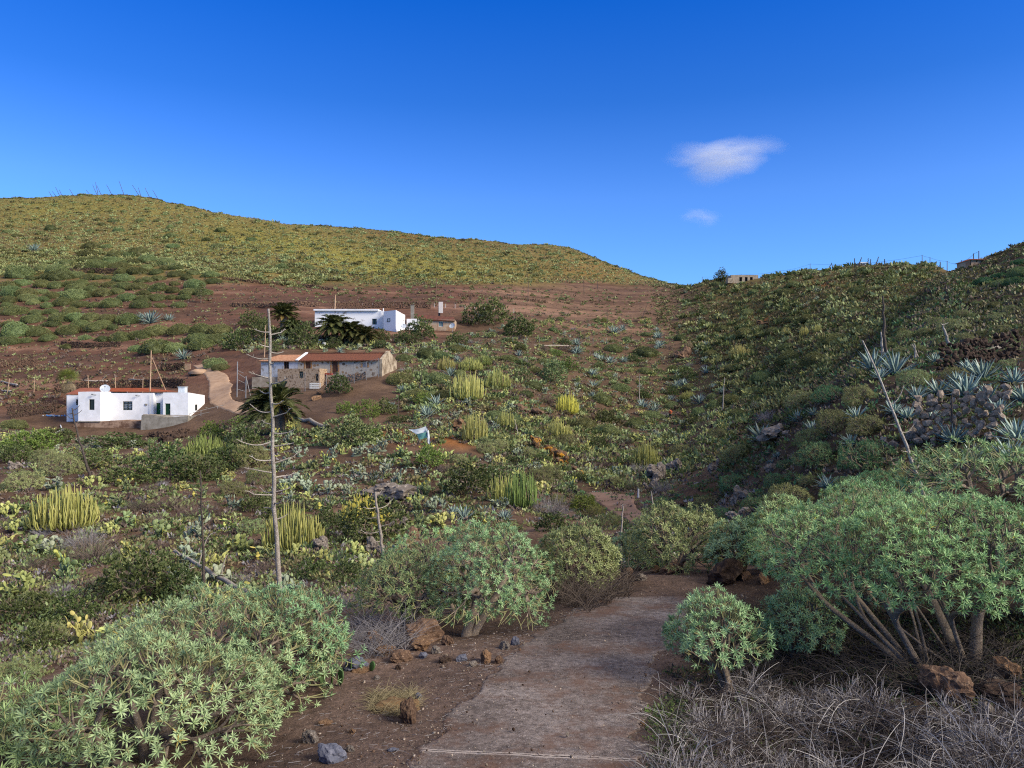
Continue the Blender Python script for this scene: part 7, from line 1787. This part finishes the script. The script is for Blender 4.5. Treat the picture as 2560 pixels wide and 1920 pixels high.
dry_brush('dry twigs at the right edge behind the spreading bush', [(2100,1090),(2230,1080),(2260,1200),(2140,1180)], 700, (.3, .9), (.2, .7), 35, 'twig_brown', .005)
dry_brush('dry yellow grass on the hump beside the path', [(795,1500),(900,1495),(905,1530),(860,1550),(800,1540)], 900, (.06, .18), (.2, .7), 36, 'dead_leaf', .0022)
clumps('path_weeds', 'small green weeds at the right edge of the path', [(1405,1540),(1470,1500),(1530,1640),(1520,1720),(1415,1720)], 420, (.10, .26), ['leafy_bright', 'leafy'], [1, 3], 22, .2, 9)
clumps('path_weeds', 'dark weeds among the dry twigs at lower right', [(1440,1450),(1700,1420),(2212,1480),(2260,1700),(1480,1720)], 2000, (.08, .28), ['leafy', 'scrub_dark', 'twig_dark'], [3, 2, 6], 16, .26, 10)

p = at(850, 1540); s = p.y / F
o = obj('earth_hump', ROCKS[3].mesh('earth_hump', plain('hump_soil', lin(120,98,70), lin(92,72,52), 9, .95, 0, .5, .1), True), None, (p.x, p.y + .1, p.z - .02)); o.scale = (112 * s, 70 * s, 62 * s); tag(o, 'low grassy earth hump on the dirt left of the path', 'mound')
# flat pads by the slate stone
def pads(label, vx, vb, items):
    p = at(vx, vb); s = p.y / F; e = empty('prickly_pear', p); tag(e, label, 'prickly pear')
    for dx, dz, l_, sp, tl in items:
        mb = MB(); A = frames(np.array([[math.sin(tl), -.1, math.cos(tl)]]), np.array([sp]))[0] * (l_ * s / .33)
        mb.add(PAD[0] @ A.T + np.array([dx * s, 0, dz * s]), [PAD[1], PAD[2]], 0, .3); obj('pad', mb.mesh('pad', M['pad_deep'], True), e)
M['pad_deep'] = foliage('pad_deep', (.05,.10,.03,1), (.09,.16,.05,1), None, .05, .1)
pads('two green prickly pear pads beside the dark slate stone', 758, 1449, [(0, 0, 30, .2, .05), (42, -1, 24, 1.0, .35)])
pads('dark prickly pear pads at the right edge of the left bush', 716, 1481, [(0, 0, 38, .3, .1), (16, 0, 40, .7, .2), (-16, 2, 28, -.4, -.3)])

# ---------------------------------------------------------------- small things on the slope
p = at(930, 968); s = p.y / F
t = Thing('torn_tarpaulin', 'torn white and teal tarpaulin hanging on the slope from a thin post', 'tarpaulin', p, 0, None, False)
def sheet(c, nx=8, nz=6, amp=.08, seed=1):
    g = np.random.default_rng(seed); a, b, c_, d = (np.array(q, float) for q in c); u, v = np.meshgrid(np.linspace(0, 1, nx), np.linspace(0, 1, nz))
    P = (a * (1 - u[..., None]) + b * u[..., None]) * (1 - v[..., None]) + (d * (1 - u[..., None]) + c_ * u[..., None]) * v[..., None]; P[..., 1] += amp * np.sin(u * 7 + v * 4) + g.normal(0, amp * .2, u.shape); P[..., 2] -= .12 * np.sin(u * math.pi) * (1 - v)
    i = (np.arange(nz - 1)[:, None] * nx + np.arange(nx - 1)[None]).ravel(); mb = MB(); mb.add(P.reshape(-1, 3), np.stack([i, i + 1, i + nx + 1, i + nx], -1)); return mb
q = lambda vx, vy, y=0.0: ((vx - 930) * s, y, (968 - vy) * s)
t.part('sheet', sheet([q(899, 935), q(925, 930), q(923, 945), q(905, 950)], seed=2), M['tarp_teal'], None, True, 'teal middle of the sheet')
t.part('sheet', sheet([q(881, 927, .1), q(919, 921, .1), q(926, 932, .05), q(899, 938, .05)], seed=3), M['tarp_white'], None, True, 'white upper edge of the sheet')
t.part('sheet', sheet([q(921, 926), q(926, 929), q(931, 964, -.1), q(924, 955, -.1)], 4, 8, .06, 4), M['tarp_white'], None, True, 'white torn strip hanging down')
t.part('post', MB().tube([q(926, 972, .1), q(924, 915, .1)], [.04, .03], 5), M['rust'])
pole('marker_post', 'small white marker post at the bend of the gully footpath', 'post', at(1379, 1075), at(1379, 1075) + Vector((0, 0, .55)), .07, M['metal_white'])
t = Thing('pallet', 'wooden pallet leaning by the end of the short stone wall', 'pallet', at(405, 799), 0, None, False); m = MB()
for i in range(7): m.box((-.5, -.02, i * .16), (.55, .02, i * .16 + .11))
t.part('slats', m, M['wood_pole']); m = MB()
for x in (-.5, 0, .47): m.box((x, .02, 0), (x + .08, .1, 1.1))
t.part('bearers', m, M['wood_pole'])
p = at(430, 806); t = Thing('sand_heap', 'pale tan heap of sand at the head of the dirt road', 'heap', p, 0, None, False); mb = MB(); g = np.random.default_rng(3); core_dome(mb, 3.2, .7, g, 1.0, .02, 0, .5, 20, 8); t.part('heap', mb, M['dirt_road'], None, True)
t = Thing('rubbish_pile', 'blue and white plastic rubbish left of the white house annexe', 'rubbish', at(118, 900), 0, None, False); g = np.random.default_rng(8); m1, m2, m3 = MB(), MB(), MB()
for i in range(22): c = np.array([g.uniform(-1.6, 1.5), g.uniform(-.3, .4), g.uniform(.05, .25)]); core = ROCKS2[i % 6]; (m1 if i % 2 else m2).add(core.v[0] * g.uniform(.2, .5) + c, [f for f, _ in core.f])
t.part('sheeting', m1, M['blue_plastic']); t.part('bags', m2, M['tarp_white'])
o = obj('tyre', None); bpy.data.objects.remove(o)
u = np.linspace(0, 2 * math.pi, 17); m3.tube(np.stack([np.cos(u) * .42, np.sin(u) * .42, u * 0], -1), np.full(17, .16), 8); p = at(101, 893); o = obj('tyre', m3.mesh('tyre', M['black'], True), None, (p.x, p.y, p.z + .14)); tag(o, 'black tyre lying behind the blue rubbish', 'tyre')
for vx, vb, lab in ((690, 741, 'white bucket on the stones left of the three date palms'), (700, 748, 'second white bucket, lower and right of the other')):
    p = at(vx, vb); mb = MB(); mb.tube([(0, 0, 0), (0, 0, .7)], [.3, .38], 12); mb.poly([(math.cos(a) * .36, math.sin(a) * .36, .62) for a in np.linspace(0, 6.28, 12, endpoint=False)]); o = obj('bucket', mb.mesh('bucket', M['metal_white'], True), None, p); tag(o, lab, 'bucket')

# hiker seen from behind on the slope
def hiker(vx, vb, h=1.62):
    p = at(vx, vb); e = empty('person', p, R(-12), h / 1.75); tag(e, 'hiker seen from behind in an orange top and black shorts', 'person')
    me = bpy.data.meshes.new('body'); V = [(0,0,.93),(0,0,1.15),(0,.01,1.38),(0,.02,1.50),(0,0,1.62),(0,.0,1.70),(.10,0,.88),(.13,-.02,.50),(.12,.04,.08),(.12,-.09,.03),(-.10,0,.88),(-.11,.06,.50),(-.12,.0,.08),(-.12,-.13,.03),(.19,.01,1.40),(.26,.0,1.14),(.24,-.14,.92),(-.19,.01,1.40),(-.27,.03,1.14),(-.25,-.08,.90)]
    E = [(0,1),(1,2),(2,3),(3,4),(4,5),(0,6),(6,7),(7,8),(8,9),(0,10),(10,11),(11,12),(12,13),(2,14),(14,15),(15,16),(2,17),(17,18),(18,19)]
    RR = [.14,.13,.15,.055,.095,.07,.095,.06,.042,.04,.095,.06,.042,.04,.06,.042,.032,.06,.042,.032]
    me.from_pydata(V, E, []); me.materials.append(M['skin']); o = obj('body', me, e)
    m = o.modifiers.new('skin', 'SKIN'); o.modifiers.new('sub', 'SUBSURF').levels = 1; o.modifiers['sub'].render_levels = 2
    for i, r in enumerate(RR): me.skin_vertices[0].data[i].radius = (r, r)
    me.skin_vertices[0].data[0].use_root = True
    mb = MB(); z = np.array([.95, 1.1, 1.25, 1.4, 1.5]); mb.tube(np.stack([z * 0, z * 0, z], -1), [.185, .18, .2, .2, .08], 10)
    for sx in (1, -1): mb.tube([(sx * .17, .01, 1.42), (sx * .25, .0, 1.2)], [.085, .07], 8)
    obj('shirt', mb.mesh('shirt', M['shirt'], True), e)
    mb = MB(); mb.tube([(0, 0, .98), (0, 0, .82)], [.19, .18], 10); mb.tube([(.10, 0, .86), (.13, -.01, .55)], [.115, .10], 8); mb.tube([(-.10, 0, .86), (-.11, .04, .55)], [.115, .10], 8); obj('shorts', mb.mesh('shorts', M['black'], True), e)
    mb = MB(); mb.add(ROCKS[1].v[0] * np.array([.36, .25, .62]) + np.array([.02, -.2, 1.22]), [f for f, _ in ROCKS[1].f]); obj('backpack', mb.mesh('backpack', M['orange_pack'], True), e)
    mb = MB(); core_dome(mb, .22, .17, np.random.default_rng(1), 1.0, .1); mb.v = [v + np.array([0, .0, 1.63]) for v in mb.v]; obj('hair', mb.mesh('hair', M['door_brown'], True), e)
    for sx, y in ((.12, -.03), (-.12, -.06)): mb = MB(); mb.box((sx - .05, y - .12, -.02), (sx + .05, y + .12, .09)); obj('boot', mb.mesh('boot', M['black']), e)
M['skin'] = plain('skin', lin(196, 150, 124), lin(186, 140, 114), 3, .6); M['shirt'] = plain('shirt', lin(226, 110, 60), lin(206, 96, 50), 3, .8); M['orange_pack'] = plain('backpack', lin(232, 120, 66), lin(70, 60, 60), 2.5, .8)
hiker(1448, 906)

# ---------------------------------------------------------------- small cloud
def cloud(label, vx, vy, w, h, y, dens, seed, blobs):
    """thin wisp: a soft streaky volume inside a closed hull"""
    import bmesh
    c = W(vx, vy, y); s = y / F; m, nt, ns, ln, out = newmat('cloud_vapour'); co = coords(nt)
    wn = N(nt, 'ShaderNodeTexNoise'); wn.inputs['Scale'].default_value = 1.7; wn.inputs['Detail'].default_value = 4; ln.new(co, wn.inputs['Vector'])
    sub_ = N(nt, 'ShaderNodeVectorMath', operation='SUBTRACT'); ln.new(wn.outputs['Color'], sub_.inputs[0]); sub_.inputs[1].default_value = (.5, .5, .5)
    sc_v = N(nt, 'ShaderNodeVectorMath', operation='SCALE'); ln.new(sub_.outputs[0], sc_v.inputs[0]); sc_v.inputs['Scale'].default_value = .75
    ad = N(nt, 'ShaderNodeVectorMath', operation='ADD'); ln.new(co, ad.inputs[0]); ln.new(sc_v.outputs[0], ad.inputs[1])
    tot = None
    for cx, cz, rx, rz, amp in blobs:
        mp = N(nt, 'ShaderNodeMapping'); mp.inputs['Scale'].default_value = (1 / rx, 1.2, 1 / rz); mp.inputs['Location'].default_value = (-cx / rx, 0, -cz / rz); ln.new(ad.outputs[0], mp.inputs[0])
        gr = N(nt, 'ShaderNodeTexGradient', gradient_type='SPHERICAL'); ln.new(mp.outputs[0], gr.inputs[0])
        f = math_(nt, 'MULTIPLY', math_(nt, 'POWER', gr.outputs['Fac'], 1.15), amp); tot = f if tot is None else math_(nt, 'ADD', tot, f)
    m2 = N(nt, 'ShaderNodeMapping'); m2.inputs['Scale'].default_value = (1.0, 1.0, 2.4); m2.inputs['Location'].default_value = (seed, 0, 0); m2.inputs['Rotation'].default_value = (0, .35, 0); ln.new(co, m2.inputs[0])
    nz = N(nt, 'ShaderNodeTexNoise'); nz.inputs['Scale'].default_value = 2.2; nz.inputs['Detail'].default_value = 7; nz.inputs['Roughness'].default_value = .66; ln.new(m2.outputs[0], nz.inputs['Vector'])
    edge = math_(nt, 'MULTIPLY', math_(nt, 'SUBTRACT', 1.0, math_(nt, 'POWER', N(nt, 'ShaderNodeVectorMath', operation='LENGTH').outputs['Value'], 6.0)), 1.0, True)
    ln.new(co, edge.node.inputs[0].links[0].from_node.inputs[1].links[0].from_node.inputs[0].links[0].from_node.inputs[0])
    f = math_(nt, 'MULTIPLY', math_(nt, 'MULTIPLY', tot, math_(nt, 'MAXIMUM', math_(nt, 'SUBTRACT', nz.outputs['Fac'], .30), 0.0)), dens); f = math_(nt, 'MULTIPLY', f, edge)
    v = N(nt, 'ShaderNodeVolumePrincipled'); v.inputs['Color'].default_value = (.97, .98, 1, 1); v.inputs['Anisotropy'].default_value = .1; ln.new(f, v.inputs['Density']); ln.new(v.outputs[0], out.inputs['Volume'])
    bm = bmesh.new(); bmesh.ops.create_icosphere(bm, subdivisions=3, radius=1.0); me = bpy.data.meshes.new('cloud'); bm.to_mesh(me); bm.free(); me.materials.append(m)
    o = obj('cloud', me, None, c); o.scale = (w / 2 * s, w / 4 * s, h / 2 * s); tag(o, label, 'cloud'); m.cycles.volume_step_rate = .5; return o
cloud('small wispy white cloud high over the right hand ridge', 1572, 345, 300, 130, 1500, .11, 3.1, [(.02, .12, .62, .62, 1.0), (-.50, .18, .48, .32, .5), (-.25, -.45, .40, .50, .45), (.58, .50, .55, .28, .32)])
cloud('faint lower wisp of cloud under the small white one', 1518, 466, 130, 64, 1500, .06, 7.4, [(.0, .0, .7, .5, .7), (.2, -.35, .4, .45, .5), (-.35, .1, .5, .4, .4)])

# ---------------------------------------------------------------- labels of the many plants, from what stands nearest in view
ORD = ['nearest', 'second', 'third', 'fourth', 'fifth', 'sixth', 'seventh', 'eighth', 'ninth', 'tenth', 'eleventh', 'twelfth', 'thirteenth', 'fourteenth', 'fifteenth', 'sixteenth', 'seventeenth', 'eighteenth', 'nineteenth', 'twentieth'] + [f'{n}th' for n in range(21, 90)]
MARKS += [('leftmost slanting ridge stalk', 110, 410), ('tallest left ridge stalk', 257, 395), ('pale log at left edge', 20, 830), ('left edge terrace domes wall', 210, 582), ('agaves on left terrace', 325, 685), ('dry stone wall under the hedge', 195, 748), ('small tan pallet', 405, 790),
          ('upright dark right stalk', 1909, 700), ('slanting white right stalk', 2045, 725), ('dark terrace wall at right', 2120, 780), ('rust rock scar', 1655, 695), ('white stalk right of the hiker', 1563, 850), ('white middle slope stalk', 1382, 836), ('dark fig tree', 910, 712), ('red soil fence', 1262, 680), ('long flat outcrop', 825, 1066), ('thin grey stalk', 438, 1100), ('leaning house stalk', 178, 960), ('left picture edge', 0, 1180), ('lower left bush', 300, 1480), ('dense green bush', 1060, 1240), ('fallen palm trunk', 672, 915), ('ledge beam', 1170, 746), ('dark round bush tree', 1119, 708), ('round dark skyline tree', 1558, 600), ('tall ridge pole', 1750, 570), ('pale sloping outcrop', 1686, 935)]
cell = {}
for o, ph, vx, vy in AUTO:
    mk = min(MARKS, key=lambda q: math.hypot((q[1] - vx), (q[2] - vy) * 1.3)); dx, dy = vx - mk[1], vy - mk[2]
    d = ('below' if dy > 0 else 'above') if abs(dy) > abs(dx) else ('right of' if dx > 0 else 'left of')
    cell.setdefault((ph, d, mk[0]), []).append((math.hypot(dx, dy), o))
for (ph, d, mk), lst in cell.items():
    lst.sort(key=lambda q: q[0])
    for i, (_, o) in enumerate(lst):
        o['label'] = f'{ph} {d} the {mk}' if len(lst) == 1 else f'{ph}, {ORD[i]} {d} the {mk}'
